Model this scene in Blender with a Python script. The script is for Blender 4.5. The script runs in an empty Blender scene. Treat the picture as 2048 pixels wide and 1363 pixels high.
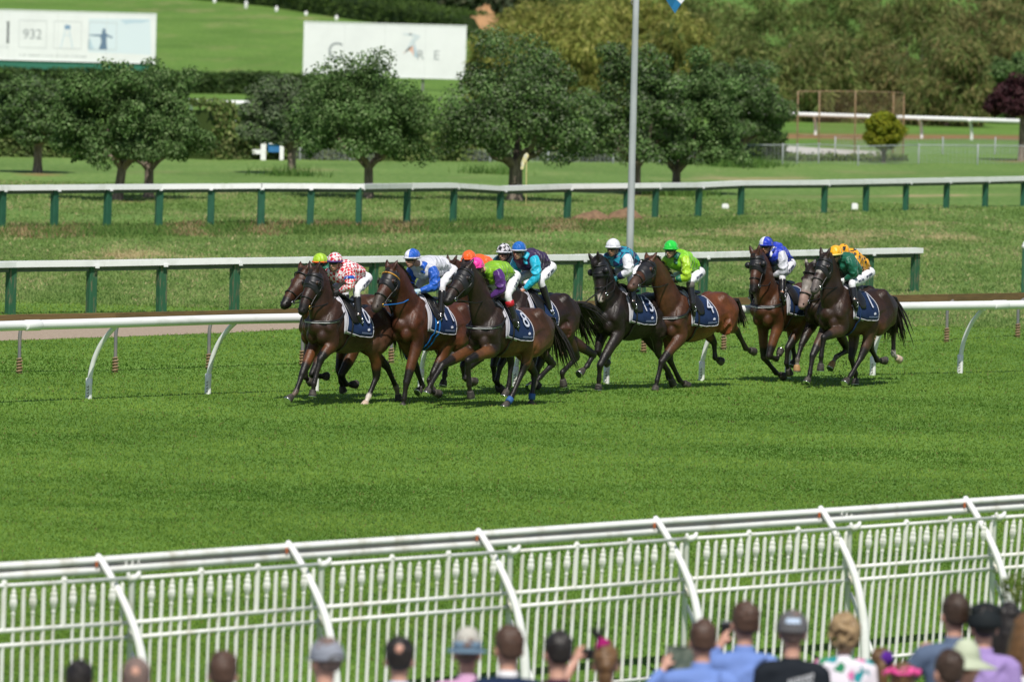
import bpy, bmesh, math, random
import numpy as np
from mathutils import Vector, Matrix, kdtree, noise
from mathutils.bvhtree import BVHTree

SC = bpy.context.scene
COL = SC.collection
random.seed(7)
RNG = np.random.default_rng(7)

# ---------------------------------------------------------------- camera
CAM_H = 6.5
FPX = 17067.0            # focal length in pixels of a 2048 px wide frame (300 mm)
PITCH = math.atan(756.5 / FPX)
ROLL = math.radians(1.5)
_F = Vector((0, math.cos(PITCH), -math.sin(PITCH)))
_U0 = Vector((0, math.sin(PITCH), math.cos(PITCH)))
_R0 = Vector((1, 0, 0))
_R = _R0 * math.cos(ROLL) + _U0 * math.sin(ROLL)
_U = -_R0 * math.sin(ROLL) + _U0 * math.cos(ROLL)
EYE = Vector((0, 0, CAM_H))
cam_data = bpy.data.cameras.new('camera')
cam = bpy.data.objects.new('camera', cam_data)
COL.objects.link(cam)
SC.camera = cam
M = Matrix((( _R.x, _U.x, -_F.x, 0), (_R.y, _U.y, -_F.y, 0), (_R.z, _U.z, -_F.z, 0), (0, 0, 0, 1)))
cam.matrix_world = Matrix.Translation(EYE) @ M
cam_data.sensor_width = 36
cam_data.lens = 36 * FPX / 2048
cam_data.clip_start = 1
cam_data.clip_end = 4000
cam_data.dof.use_dof = True
cam_data.dof.focus_distance = 125
cam_data.dof.aperture_fstop = 3.9

# ---------------------------------------------------------------- sky, sun, exposure
SUN_EL = math.radians(55)
SUN_H = Vector((0.10, -1.0, 0)).normalized()        # horizontal direction towards the sun
SUN_DIR = Vector((SUN_H.x * math.cos(SUN_EL), SUN_H.y * math.cos(SUN_EL), math.sin(SUN_EL)))
w = bpy.data.worlds.new('World')
SC.world = w
w.use_nodes = True
nt = w.node_tree
sky = nt.nodes.new('ShaderNodeTexSky')
sky.sky_type = 'NISHITA'
sky.sun_disc = False
sky.sun_elevation = SUN_EL
sky.sun_rotation = math.atan2(SUN_H.x, SUN_H.y)
bg = nt.nodes['Background']
bg.inputs['Strength'].default_value = 0.085
nt.links.new(sky.outputs[0], bg.inputs[0])
sl = bpy.data.lights.new('sun', 'SUN')
sl.energy = 4.7
sl.angle = math.radians(0.55)
sl.color = (1.0, 0.955, 0.88)
sun = bpy.data.objects.new('sun', sl)
COL.objects.link(sun)
sun.rotation_euler = (-SUN_DIR).to_track_quat('-Z', 'Y').to_euler()
sun.location = SUN_DIR * 60
SC.view_settings.view_transform = 'Standard'
SC.view_settings.look = 'None'
SC.view_settings.exposure = 0.0
SC.view_settings.gamma = 1.0
SC.view_settings.use_curve_mapping = False
SC.cycles.max_bounces = 6
SC.cycles.transparent_max_bounces = 8
SC.cycles.use_denoising = True

# ---------------------------------------------------------------- picture <-> place
def pdir(px, py):
    return _F * FPX + _R * (px - 1024) - _U * (py - 681.5)
def at(px, py, z=0.0):
    d = pdir(px, py)
    return EYE + d * ((z - CAM_H) / d.z)
def atd(px, py, y):
    d = pdir(px, py)
    return EYE + d * (y / d.y)
def plane_hit(px, py, p0, n):
    d = pdir(px, py)
    return EYE + d * ((p0 - EYE).dot(n) / d.dot(n))
def sstep(a, b, x):
    t = min(1, max(0, (x - a) / (b - a)))
    return t * t * (3 - 2 * t)

# ---------------------------------------------------------------- objects
def link(o, parent=None):
    COL.objects.link(o)
    if parent is not None:
        o.parent = parent
    return o
def tag(o, label=None, cat=None, group=None, kind=None):
    if label: o['label'] = label
    if cat: o['category'] = cat
    if group: o['group'] = group
    if kind: o['kind'] = kind
    return o
def empty(name, loc=(0, 0, 0), rz=0.0):
    o = bpy.data.objects.new(name, None)
    o.empty_display_size = 0.2
    o.location = loc
    o.rotation_euler = (0, 0, rz)
    COL.objects.link(o)
    return o
def thing(name, label, cat, loc=(0, 0, 0), rz=0.0, group=None):
    return tag(empty(name, loc, rz), label, cat, group)
def inst(name, mesh, parent=None, loc=(0, 0, 0), rot=(0, 0, 0), scale=(1, 1, 1)):
    o = bpy.data.objects.new(name, mesh)
    o.location = loc
    o.rotation_euler = rot
    o.scale = scale
    return link(o, parent)

class MB:
    """collects vertices and faces (with one colour per vertex) for one mesh"""
    def __init__(s):
        s.v = []; s.f = []; s.c = []
    def add(s, verts, faces, col=(1, 1, 1)):
        b = len(s.v)
        s.v.extend([tuple(x) for x in verts])
        s.f.extend([tuple(i + b for i in q) for q in faces])
        if callable(col):
            s.c.extend([col(Vector(x)) for x in verts])
        else:
            s.c.extend([col] * len(verts))
        return b
    def box(s, c, size, rot=None, col=(1, 1, 1)):
        c = Vector(c)
        hx, hy, hz = size[0] / 2, size[1] / 2, size[2] / 2
        vs = [Vector((x, y, z)) for x in (-hx, hx) for y in (-hy, hy) for z in (-hz, hz)]
        if rot is not None:
            vs = [rot @ q for q in vs]
        s.add([c + q for q in vs], [(0, 1, 3, 2), (4, 6, 7, 5), (0, 4, 5, 1), (2, 3, 7, 6), (0, 2, 6, 4), (1, 5, 7, 3)], col)
    def bar(s, a, b, wid, hei, up=Vector((0, 0, 1)), col=(1, 1, 1)):
        a = Vector(a); b = Vector(b)
        t = (b - a).normalized()
        sd = t.cross(up).normalized(); u = sd.cross(t)
        vs = []
        for p in (a, b):
            for x, y in ((-1, -1), (1, -1), (1, 1), (-1, 1)):
                vs.append(p + sd * (x * wid / 2) + u * (y * hei / 2))
        s.add(vs, [(0, 1, 2, 3), (7, 6, 5, 4), (0, 4, 5, 1), (1, 5, 6, 2), (2, 6, 7, 3), (3, 7, 4, 0)], col)
    def loft(s, pts, rad, up=(0, 0, 1), n=10, sub=3, cap=0.6, egg=0.0, col=(1, 1, 1)):
        """tube through pts; rad = list of r or (side, up) pairs; smooth in between"""
        P = [Vector(p) for p in pts]
        A = [(r, r) if not isinstance(r, (tuple, list)) else r for r in rad]
        C = [col] * len(P) if not isinstance(col, list) else col
        pp, aa, cc = [], [], []
        for i in range(len(P) - 1):
            p0 = P[max(i - 1, 0)]; p1 = P[i]; p2 = P[i + 1]; p3 = P[min(i + 2, len(P) - 1)]
            for k in range(sub):
                t = k / sub
                q = 0.5 * ((2 * p1) + (p2 - p0) * t + (2 * p0 - 5 * p1 + 4 * p2 - p3) * t * t + (3 * p1 - p0 - 3 * p2 + p3) * t ** 3)
                e = t * t * (3 - 2 * t) if sub > 1 else t
                pp.append(q)
                aa.append((A[i][0] * (1 - e) + A[i + 1][0] * e, A[i][1] * (1 - e) + A[i + 1][1] * e))
                cc.append(C[i] if t < 0.5 else C[i + 1])
        pp.append(P[-1]); aa.append(A[-1]); cc.append(C[-1])
        up = Vector(up)
        rings = []
        m = len(pp)
        tang = [(pp[min(i + 1, m - 1)] - pp[max(i - 1, 0)]).normalized() for i in range(m)]
        if cap:
            r0 = min(aa[0]) * cap; r1 = min(aa[-1]) * cap
            ext0 = [(pp[0] - tang[0] * r0, 0.35), (pp[0] - tang[0] * r0 * 0.6, 0.78)]
            ext1 = [(pp[-1] + tang[-1] * r1 * 0.6, 0.78), (pp[-1] + tang[-1] * r1, 0.35)]
            pp = [e[0] for e in ext0] + pp + [e[0] for e in ext1]
            aa = [(aa[0][0] * e[1], aa[0][1] * e[1]) for e in ext0] + aa + [(aa[-1][0] * e[1], aa[-1][1] * e[1]) for e in ext1]
            tang = [tang[0]] * 2 + tang + [tang[-1]] * 2
            cc = [cc[0]] * 2 + cc + [cc[-1]] * 2
        vs, cs = [], []
        sd = None
        for p, (a, b), t, c in zip(pp, aa, tang, cc):
            x = t.cross(up)
            if x.length < 1e-4:
                x = sd if sd is not None else t.orthogonal()
            x.normalize()
            if sd is not None and x.dot(sd) < 0: x = -x
            sd = x
            y = x.cross(t).normalized()
            if y.dot(up) < 0: y = -y
            for k in range(n):
                th = 2 * math.pi * k / n
                cx, sy = math.cos(th), math.sin(th)
                if egg: cx *= 1 - egg * max(0, sy)
                vs.append(p + x * (a * cx) + y * (b * sy)); cs.append(c)
        L = len(pp)
        fs = [(i * n + k, i * n + (k + 1) % n, (i + 1) * n + (k + 1) % n, (i + 1) * n + k) for i in range(L - 1) for k in range(n)]
        fs.append(tuple(range(n))[::-1]); fs.append(tuple((L - 1) * n + k for k in range(n)))
        b = len(s.v)
        s.v.extend([tuple(q) for q in vs]); s.c.extend(cs)
        s.f.extend([tuple(i + b for i in q) for q in fs])
    def ell(s, c, r, rot=None, n=12, m=8, col=(1, 1, 1), zmin=-1.0):
        c = Vector(c)
        vs = []; fs = []
        th0 = math.acos(max(-1, min(1, zmin)))
        for i in range(m + 1):
            th = th0 * i / m
            for k in range(n):
                ph = 2 * math.pi * k / n
                q = Vector((r[0] * math.sin(th) * math.cos(ph), r[1] * math.sin(th) * math.sin(ph), r[2] * math.cos(th)))
                if i == 0: q = Vector((r[0] * .02 * math.cos(ph), r[1] * .02 * math.sin(ph), r[2]))
                if i == m and zmin <= -1: q = Vector((r[0] * .02 * math.cos(ph), r[1] * .02 * math.sin(ph), -r[2]))
                if rot is not None: q = rot @ q
                vs.append(c + q)
        for i in range(m):
            for k in range(n):
                fs.append((i * n + k, (i + 1) * n + k, (i + 1) * n + (k + 1) % n, i * n + (k + 1) % n))
        fs.append(tuple(range(n))); fs.append(tuple(m * n + k for k in range(n))[::-1])
        s.add(vs, fs, col)
    def grid(s, rows, col=(1, 1, 1)):
        nr, nc = len(rows), len(rows[0])
        s.add([p for r in rows for p in r], [(i * nc + j, i * nc + j + 1, (i + 1) * nc + j + 1, (i + 1) * nc + j) for i in range(nr - 1) for j in range(nc - 1)], col)
    def mesh(s, name, mat=None, smooth=True, colors=False):
        me = bpy.data.meshes.new(name)
        me.from_pydata(s.v, [], s.f)
        if colors:
            ca = me.color_attributes.new('tint', 'FLOAT_COLOR', 'POINT')
            ca.data.foreach_set('color', np.array([(c[0], c[1], c[2], 1.0) for c in s.c], dtype=np.float32).ravel())
        if mat: me.materials.append(mat)
        if smooth:
            me.polygons.foreach_set('use_smooth', [True] * len(me.polygons))
        me.update()
        return me
    def build(s, name, mat=None, parent=None, smooth=True, colors=False):
        return link(bpy.data.objects.new(name, s.mesh(name, mat, smooth, colors)), parent)
    def remesh(s, name, mat, parent, voxel=0.014, smooth=4, colors=False, keep=.45):
        src = s.mesh(name, None, False)
        tmp = bpy.data.objects.new('tmp', src)
        COL.objects.link(tmp)
        md = tmp.modifiers.new('r', 'REMESH'); md.mode = 'VOXEL'; md.voxel_size = voxel
        if smooth:
            sm = tmp.modifiers.new('s', 'SMOOTH'); sm.iterations = smooth; sm.factor = 0.5
        if keep < 1:
            dc = tmp.modifiers.new('d', 'DECIMATE'); dc.ratio = keep
        dg = bpy.context.evaluated_depsgraph_get()
        me = bpy.data.meshes.new_from_object(tmp.evaluated_get(dg))
        bpy.data.objects.remove(tmp); bpy.data.meshes.remove(src)
        me.name = name
        me.materials.clear()
        me.materials.append(mat)
        if colors:
            kd = kdtree.KDTree(len(s.v))
            for i, q in enumerate(s.v): kd.insert(q, i)
            kd.balance()
            ca = me.color_attributes.new('tint', 'FLOAT_COLOR', 'POINT')
            out = np.ones((len(me.vertices), 4), dtype=np.float32)
            for i, vv in enumerate(me.vertices):
                hits = kd.find_n(vv.co, 4)
                ws = 0; acc = [0, 0, 0]
                for _, j, dd in hits:
                    ww = 1 / (dd + .004); ws += ww
                    for q in range(3): acc[q] += s.c[j][q] * ww
                out[i, 0] = acc[0] / ws; out[i, 1] = acc[1] / ws; out[i, 2] = acc[2] / ws
            ca.data.foreach_set('color', out.ravel())
        me.polygons.foreach_set('use_smooth', [True] * len(me.polygons))
        return link(bpy.data.objects.new(name, me), parent)

def np_mesh(name, V, Fq, mat, tint=None, smooth=False, nv=4):
    """mesh from numpy arrays: V (n,3), Fq (m,nv)"""
    me = bpy.data.meshes.new(name)
    me.vertices.add(len(V)); me.vertices.foreach_set('co', V.astype(np.float32).ravel())
    me.loops.add(len(Fq) * nv); me.loops.foreach_set('vertex_index', Fq.astype(np.int32).ravel())
    me.polygons.add(len(Fq)); me.polygons.foreach_set('loop_start', np.arange(0, len(Fq) * nv, nv, dtype=np.int32))
    if tint is not None:
        ca = me.color_attributes.new('tint', 'FLOAT_COLOR', 'POINT')
        ca.data.foreach_set('color', np.concatenate([tint, np.ones((len(tint), 1))], 1).astype(np.float32).ravel())
    if mat: me.materials.append(mat)
    me.update(calc_edges=True)
    if smooth: me.polygons.foreach_set('use_smooth', [True] * len(me.polygons))
    return me

# ---------------------------------------------------------------- materials
def newmat(name):
    m = bpy.data.materials.new(name); m.use_nodes = True
    b = m.node_tree.nodes['Principled BSDF']
    return m, m.node_tree, b
def setb(b, col=None, rough=None, spec=None, metal=None, sheen=None, coat=None):
    if col is not None: b.inputs['Base Color'].default_value = (*col, 1)
    if rough is not None: b.inputs['Roughness'].default_value = rough
    if spec is not None: b.inputs['Specular IOR Level'].default_value = spec
    if metal is not None: b.inputs['Metallic'].default_value = metal
    if coat is not None: b.inputs['Coat Weight'].default_value = coat
def node(nt, t, **kw):
    n = nt.nodes.new(t)
    for k, v in kw.items(): setattr(n, k, v)
    return n
def noise_tex(nt, vec, scale, detail=4, rough=0.55):
    n = node(nt, 'ShaderNodeTexNoise')
    n.inputs['Scale'].default_value = scale; n.inputs['Detail'].default_value = detail; n.inputs['Roughness'].default_value = rough
    if vec is not None: nt.links.new(vec, n.inputs['Vector'])
    return n
def ramp(nt, fac, stops):
    r = node(nt, 'ShaderNodeValToRGB')
    e = r.color_ramp.elements
    while len(e) > 1: e.remove(e[-1])
    e[0].position = stops[0][0]; e[0].color = (*stops[0][1], 1)
    for p, c in stops[1:]:
        q = e.new(p); q.color = (*c, 1)
    nt.links.new(fac, r.inputs[0])
    return r
def mix(nt, fac, a, b, blend='MIX'):
    n = node(nt, 'ShaderNodeMix', data_type='RGBA', blend_type=blend)
    for sock, v in ((n.inputs[0], fac), (n.inputs[6], a), (n.inputs[7], b)):
        if isinstance(v, (int, float)): sock.default_value = v
        elif isinstance(v, tuple): sock.default_value = (*v, 1)
        else: nt.links.new(v, sock)
    return n.outputs[2]
def bump(nt, b, h, strength=0.3, dist=0.02):
    n = node(nt, 'ShaderNodeBump'); n.inputs['Strength'].default_value = strength; n.inputs['Distance'].default_value = dist
    nt.links.new(h, n.inputs['Height']); nt.links.new(n.outputs[0], b.inputs['Normal'])
def worn(name, col, col2=None, scale=6, rough=0.5, spec=0.4, bmp=0.1, lo=.42, hi=.68, stretch=(1, 1, 1), metal=0, world=False):
    """plain colour with worn, noisy variation towards col2"""
    m, nt, b = newmat(name)
    setb(b, col, rough, spec, metal)
    tc = node(nt, 'ShaderNodeTexCoord')
    mp = node(nt, 'ShaderNodeMapping'); mp.inputs['Scale'].default_value = stretch
    nt.links.new(node(nt, 'ShaderNodeNewGeometry').outputs['Position'] if world else tc.outputs['Object'], mp.inputs[0])
    n = noise_tex(nt, mp.outputs[0], scale, 6, .62)
    if col2 is None: col2 = tuple(c * .72 for c in col)
    r = ramp(nt, n.outputs[0], [(lo, col), (hi, col2)])
    nt.links.new(r.outputs[0], b.inputs['Base Color'])
    if bmp: bump(nt, b, n.outputs[0], bmp, .02)
    return m
def flat(name, col, rough=0.5, spec=0.4, metal=0):
    m, nt, b = newmat(name); setb(b, col, rough, spec, metal); return m
def leafmat(name, rough=0.5, spec=0.35, trans=0.25, upn=0.0):
    m, nt, b = newmat(name)
    a = node(nt, 'ShaderNodeAttribute', attribute_name='tint')
    nt.links.new(a.outputs['Color'], b.inputs['Base Color'])
    setb(b, None, rough, spec)
    tr = node(nt, 'ShaderNodeBsdfTranslucent')
    if upn:      # soft sward: the blades' normals lean towards the normal of the whole lawn
        ge = node(nt, 'ShaderNodeNewGeometry')
        vm = node(nt, 'ShaderNodeMix', data_type='VECTOR'); vm.inputs[0].default_value = upn
        nt.links.new(ge.outputs['Normal'], vm.inputs[4]); vm.inputs[5].default_value = (0, 0, 1)
        vn = node(nt, 'ShaderNodeVectorMath', operation='NORMALIZE'); nt.links.new(vm.outputs[1], vn.inputs[0])
        nt.links.new(vn.outputs[0], b.inputs['Normal'])
    nt.links.new(a.outputs['Color'], tr.inputs[0])
    ms = node(nt, 'ShaderNodeMixShader'); ms.inputs[0].default_value = trans
    out = nt.nodes['Material Output']
    nt.links.new(b.outputs[0], ms.inputs[1]); nt.links.new(tr.outputs[0], ms.inputs[2]); nt.links.new(ms.outputs[0], out.inputs[0])
    return m

WHITE = worn('white_paint', (.86, .86, .86), (.68, .69, .66), 3, .42, .45, .03, .52, .75, (1, 1, 1), 0, True)
RAILW = worn('white_plastic', (.80, .81, .80), (.62, .64, .60), 2.2, .33, .5, .02, .52, .8, (1, 1, 3))
NEARW = worn('weathered_white_paint', (.80, .80, .77), (.50, .47, .38), 4, .5, .4, .05, .50, .78, (1, 1, .6), 0, True)
PICKW = worn('chalky_white_paint', (.76, .76, .72), (.50, .48, .40), 4, .6, .3, .05, .50, .8, (1, 1, .6), 0, True)
LEGW = worn('bright_white_paint', (.82, .82, .81), (.74, .74, .71), 4, .4, .45, .03)
GREENP = worn('green_paint', (.022, .105, .060), (.016, .075, .045), 5, .5, .4, .1, .4, .7, (3, 3, .6))
GREENW = worn('flaking_green_paint', (.026, .105, .052), (.17, .14, .085), 7, .6, .35, .25, .53, .64, (4, 4, .45), 0, True)
TIMBER = worn('tan_timber', (.20, .125, .055), (.13, .085, .04), 5, .7, .25, .2, .4, .7, (.5, .5, 6))
GREYM = worn('grey_metal', (.16, .165, .17), (.22, .20, .17), 5, .5, .4, .05)
GALV = worn('galvanised_steel', (.42, .44, .46), (.34, .36, .38), 6, .4, .5, .05, .4, .7, (1, 1, .2))
RUST = worn('rusty_steel', (.26, .16, .085), (.33, .25, .16), 8, .7, .3, .1)
ORANGE_RUST = worn('orange_rust', (.45, .10, .03), (.3, .12, .05), 20, .7, .3, .1)
BARK = worn('bark', (.27, .22, .175), (.12, .095, .075), 4, .85, .2, .6, .4, .65, (3, 3, .7))
# ================================================================ THE SETTING
NEAR_A = at(190, 1128, 1.13)
NEAR_B = at(1925, 1010, 1.13)
def bank_line(x):
    """depth of the low grassy bank in front of the far fence, for a world x"""
    return 203 - 0.35 * x
def gz(x, y):
    if y < 112:      # the ground falls away a little under the outer rail
        s = (NEAR_B - NEAR_A).xy.normalized()
        d = -((x - NEAR_A.x) * -s.y + (y - NEAR_A.y) * s.x)
        return -0.45 * sstep(-1.6, .1, d)
    z = 0.026 * max(0, y - 430) if y < 640 else 0.026 * 210 + 0.05 * (y - 640)
    if 190 < y < 216:
        d = y - bank_line(x)
        k = sstep(7.5, 1.0, x)
        z += 0.22 * k * math.exp(-(d / 1.7) ** 2) * (0.75 + 0.5 * noise.noise(Vector((x * .5, y * .5, 0))))
    return z
def G(px, py):
    d = pdir(px, py)
    y = 40.0
    prev = None
    while y < 1400:
        p = EYE + d * (y / d.y)
        if p.z <= gz(p.x, p.y):
            return p
        y += 0.25
    return p

def in_poly(x, y, poly):
    c = False
    j = len(poly) - 1
    for i in range(len(poly)):
        xi, yi = poly[i]; xj, yj = poly[j]
        if (yi > y) != (yj > y) and x < (xj - xi) * (y - yi) / (yj - yi) + xi: c = not c
        j = i
    return c

# ---- ground
def grass_ground_mat():
    m, nt, b = newmat('turf')
    geo = node(nt, 'ShaderNodeNewGeometry')
    P = geo.outputs['Position']
    a = node(nt, 'ShaderNodeAttribute', attribute_name='tint')
    sep = node(nt, 'ShaderNodeSeparateColor'); nt.links.new(a.outputs['Color'], sep.inputs[0])
    mp = node(nt, 'ShaderNodeMapping'); mp.inputs['Scale'].default_value = (.5, .12, .5); nt.links.new(P, mp.inputs[0])
    n1 = noise_tex(nt, mp.outputs[0], 1.1, 6, .65)
    mp2 = node(nt, 'ShaderNodeMapping'); mp2.inputs['Scale'].default_value = (1, .35, 1); nt.links.new(P, mp2.inputs[0])
    n2 = noise_tex(nt, mp2.outputs[0], 5.5, 6, .7)
    n3 = noise_tex(nt, mp2.outputs[0], 40, 3, .7)
    lush = ramp(nt, n2.outputs[0], [(.3, (.070, .150, .020)), (.5, (.110, .215, .034)), (.72, (.175, .275, .058))])
    field = ramp(nt, n2.outputs[0], [(.3, (.085, .165, .036)), (.48, (.130, .225, .055)), (.66, (.205, .275, .088))])
    straw = ramp(nt, n3.outputs[0], [(.3, (.26, .22, .10)), (.7, (.46, .38, .21))])
    c = mix(nt, sep.outputs[0], field.outputs[0], lush.outputs[0])          # red: lush
    ms = node(nt, 'ShaderNodeMath', operation='MULTIPLY_ADD')               # straw mask with noise
    nt.links.new(n1.outputs[0], ms.inputs[0]); ms.inputs[1].default_value = 3.2; ms.inputs[2].default_value = -2.0
    m2 = node(nt, 'ShaderNodeMath', operation='ADD'); nt.links.new(ms.outputs[0], m2.inputs[0]); nt.links.new(sep.outputs[1], m2.inputs[1])
    m2.use_clamp = True
    m3 = node(nt, 'ShaderNodeMath', operation='MULTIPLY'); nt.links.new(m2.outputs[0], m3.inputs[0]); nt.links.new(sep.outputs[1], m3.inputs[1])
    m3.use_clamp = True
    c = mix(nt, m3.outputs[0], c, straw.outputs[0])                          # green: straw amount
    dirt = ramp(nt, n3.outputs[0], [(.3, (.16, .08, .04)), (.7, (.36, .19, .10))])
    c = mix(nt, sep.outputs[2], c, dirt.outputs[0])                          # blue: dirt
    mp4 = node(nt, 'ShaderNodeMapping'); mp4.inputs['Scale'].default_value = (.16, .10, .3); nt.links.new(P, mp4.inputs[0])
    n4 = noise_tex(nt, mp4.outputs[0], 1.0, 7, .68)
    r4 = ramp(nt, n4.outputs[0], [(.3, (.72, .76, .7)), (.5, (.98, .98, .98)), (.7, (1.22, 1.16, 1.2))])
    c = mix(nt, 1.0, c, r4.outputs[0], 'MULTIPLY')
    nt.links.new(c, b.inputs['Base Color'])
    setb(b, None, .85, .12)
    bump(nt, b, n3.outputs[0], .35, .05)
    return m
TURF = grass_ground_mat()

STRAW_SPOTS = []   # (px, py, rx, ry, amount) in the picture, on the ground
for q in [(110, 468, 60, 9, 1.2), (40, 472, 40, 9, 1.0), (410, 470, 80, 8, .6), (300, 510, 200, 10, .75), (120, 515, 160, 12, .7), (620, 462, 60, 8, 1.0),
          (1040, 462, 90, 12, .8), (930, 455, 60, 7, .9), (1400, 455, 160, 8, .9), (1560, 470, 200, 10, .8), (1800, 447, 150, 6, 1.0), (1650, 485, 220, 12, .7),
          (1900, 470, 160, 16, .7), (1950, 500, 100, 12, .5), (1480, 357, 180, 5, 1.1), (1900, 390, 120, 3, 1.1), (1560, 400, 120, 4, .5), (1700, 393, 200, 3, .9),
          (80, 415, 70, 3, .8), (460, 383, 120, 3, .8), (1250, 400, 80, 4, .6), (150, 560, 160, 10, .4), (1300, 490, 140, 16, .5), (860, 490, 260, 14, .35),
          (1750, 560, 160, 8, .4), (1120, 345, 160, 5, .5), (1750, 345, 250, 6, .5), (620, 340, 160, 4, .5), (300, 345, 160, 4, .4), (900, 355, 100, 4, .4)]:
    STRAW_SPOTS.append(q)
STRAW_SPOTS += [(460, 50, 60, 4, .8), (350, 72, 40, 3, .6), (540, 62, 80, 4, .6), (480, 95, 90, 3, .45), (420, 118, 60, 3, .7), (560, 130, 60, 3, .6), (380, 20, 120, 7, .9), (560, 36, 120, 5, .9), (250, 6, 160, 5, .6), (450, 140, 50, 2, .6)]
DIRT_SPOTS = [(1180, 437, 55, 8, 1.0), (1255, 434, 45, 8, 1.0), (270, 403, 45, 3, .8), (75, 349, 22, 3, .8), (1040, 410, 60, 3, .6), (1300, 390, 70, 3, .6), (640, 458, 25, 4, .6), (110, 462, 30, 5, .5), (2040, 322, 30, 3, .8), (1910, 731, 0, 0, 0)]

_pr = np.array(_R); _pu = np.array(_U); _pf = np.array(_F)
def to_px(p):
    q = Vector(p) - EYE
    z = q.dot(_F)
    return 1024 + q.dot(_R) / z * FPX, 681.5 - q.dot(_U) / z * FPX

def ground_tint(p):
    px, py = to_px(p)
    lush = 1.0 if p[1] < 152 else max(0.12, 1 - (p[1] - 152) / 14)
    if p[1] > 285: lush = min(.8, .12 + (p[1] - 285) / 40)
    st = 0.06 if p[1] < 152 else 0.20
    if p[1] > 285: st = .22
    di = 0.0
    for x, y, rx, ry, am in STRAW_SPOTS:
        r = ((px - x) / rx) ** 2 + ((py - y) / ry) ** 2
        if r < 4: st += .8 * am * math.exp(-r)
    for x, y, rx, ry, am in DIRT_SPOTS:
        if rx:
            r = ((px - x) / rx) ** 2 + ((py - y) / ry) ** 2
            if r < 4: di += am * math.exp(-r * 1.2)
    if 264 < py < 279 and px > 1440: di = max(di, .9 * sstep(8, 3, abs(py - 272 - (px - 1500) * .008)))
    return (min(1, lush), min(1.6, st), min(1, di))

def ground():
    mb = MB()
    ys = list(np.arange(66, 112, .5)) + list(np.arange(112, 160, 2.0)) + list(np.arange(160, 300, .8)) + list(np.arange(300, 640, 4.0)) + list(np.arange(640, 1500, 30))
    rows = []
    for y in ys:
        inner = list(np.linspace(-.085 * y - 2, .085 * y + 2, 56 if 150 < y < 320 else 30))
        xs = [-900, -200, -.2 * y - 8] + inner + [.2 * y + 8, 200, 900]
        rows.append([(x, y, gz(x, y)) for x in xs])
    # rows need the same number of columns: split in bands
    out = []
    band = [rows[0]]
    bands = []
    for r in rows[1:]:
        if len(r) != len(band[-1]):
            bands.append(band); 
            band = [[(q[0], band[-1][0][1], gz(q[0], band[-1][0][1])) for q in r], r]
        else: band.append(r)
    bands.append(band)
    for bnd in bands:
        mb.grid(bnd, ground_tint)
    o = mb.build('ground', TURF, None, True, True)
    tag(o, 'grass racecourse ground', None, None, 'structure')
    g = MB()
    g.grid([[(-900, -900, -.35), (900, -900, -.35)], [(-900, 66, -.35), (900, 66, -.35)]], (1, .1, 0))
    tag(g.build('lower_ground', TURF, None, False, True), 'grass below the viewing terrace', None, None, 'structure')
ground()

# ---- gravel path behind the inner rail
def path():
    poly = [(-160, 694), (0, 681), (150, 676), (300, 671), (480, 664), (620, 655), (900, 646), (1200, 636), (1500, 626), (1500, 621), (1200, 629), (900, 635), (600, 640), (300, 645), (0, 650), (-160, 655)]
    m, nt, b = newmat('gravel')
    geo = node(nt, 'ShaderNodeNewGeometry')
    n = noise_tex(nt, geo.outputs['Position'], 14, 6, .75)
    r = ramp(nt, n.outputs[0], [(.3, (.25, .195, .145)), (.7, (.44, .355, .27))])
    nt.links.new(r.outputs[0], b.inputs['Base Color']); setb(b, None, .9, .1); bump(nt, b, n.outputs[0], .4, .02)
    mb = MB()
    lo, hi = poly[:9], poly[9:][::-1]
    k = len(hi)
    P0, P1 = [], []
    for i in range(120):
        t = i / 119
        def lerp(pl, t):
            f = t * (len(pl) - 1); j = min(int(f), len(pl) - 2); f -= j
            return (pl[j][0] * (1 - f) + pl[j + 1][0] * f, pl[j][1] * (1 - f) + pl[j + 1][1] * f)
        x = -160 + t * 1660
        def yat(pl):
            for a, c in zip(pl[:-1], pl[1:]):
                if a[0] <= x <= c[0] + 1e-6: return a[1] + (c[1] - a[1]) * (x - a[0]) / (c[0] - a[0])
            return pl[-1][1]
        ya, yb = yat(lo), yat(hi)
        p = at(x, ya, .004); q = at(x, yb, .004)
        p.y += .25 * noise.noise(Vector((x * .02, 0, 3))); p.z = q.z = .004
        P0.append(p); P1.append(q)
    mb.grid([P0, [(a * .5 + c * .5) for a, c in zip(P0, P1)], P1])
    tag(mb.build('gravel_path', m, None, False), 'pale gravel path beyond the inner rail', None, None, 'structure')
path()
def far_road():
    m = worn('pale_concrete', (.55, .53, .48), (.42, .40, .36), 3, .85, .2, .1)
    mb = MB()
    a = [(1568, 291), (1640, 296), (1700, 300), (1770, 303)]
    bb = [(1572, 306), (1640, 309), (1700, 311), (1770, 313)]
    A = [at(x, y, .02) for x, y in a]; B = [at(x, y, .02) for x, y in bb]
    mb.grid([B, A])
    tag(mb.build('road', m, None, False), 'short pale strip of road behind the wire fence', None, None, 'structure')
far_road()

# ---- viewing terrace under the spectators
def terrace():
    m = worn('terrace_concrete', (.34, .33, .31), (.26, .25, .23), 2, .85, .2, .1)
    mb = MB()
    mb.grid([[(-40, 20, .35), (40, 20, .35)], [(-40, 65, .35), (40, 65, .35)], [(-40, 66.0, -.46), (40, 66.0, -.46)]])
    tag(mb.build('viewing_terrace', m, None, False), 'low concrete terrace where spectators stand', None, None, 'structure')
terrace()

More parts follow.
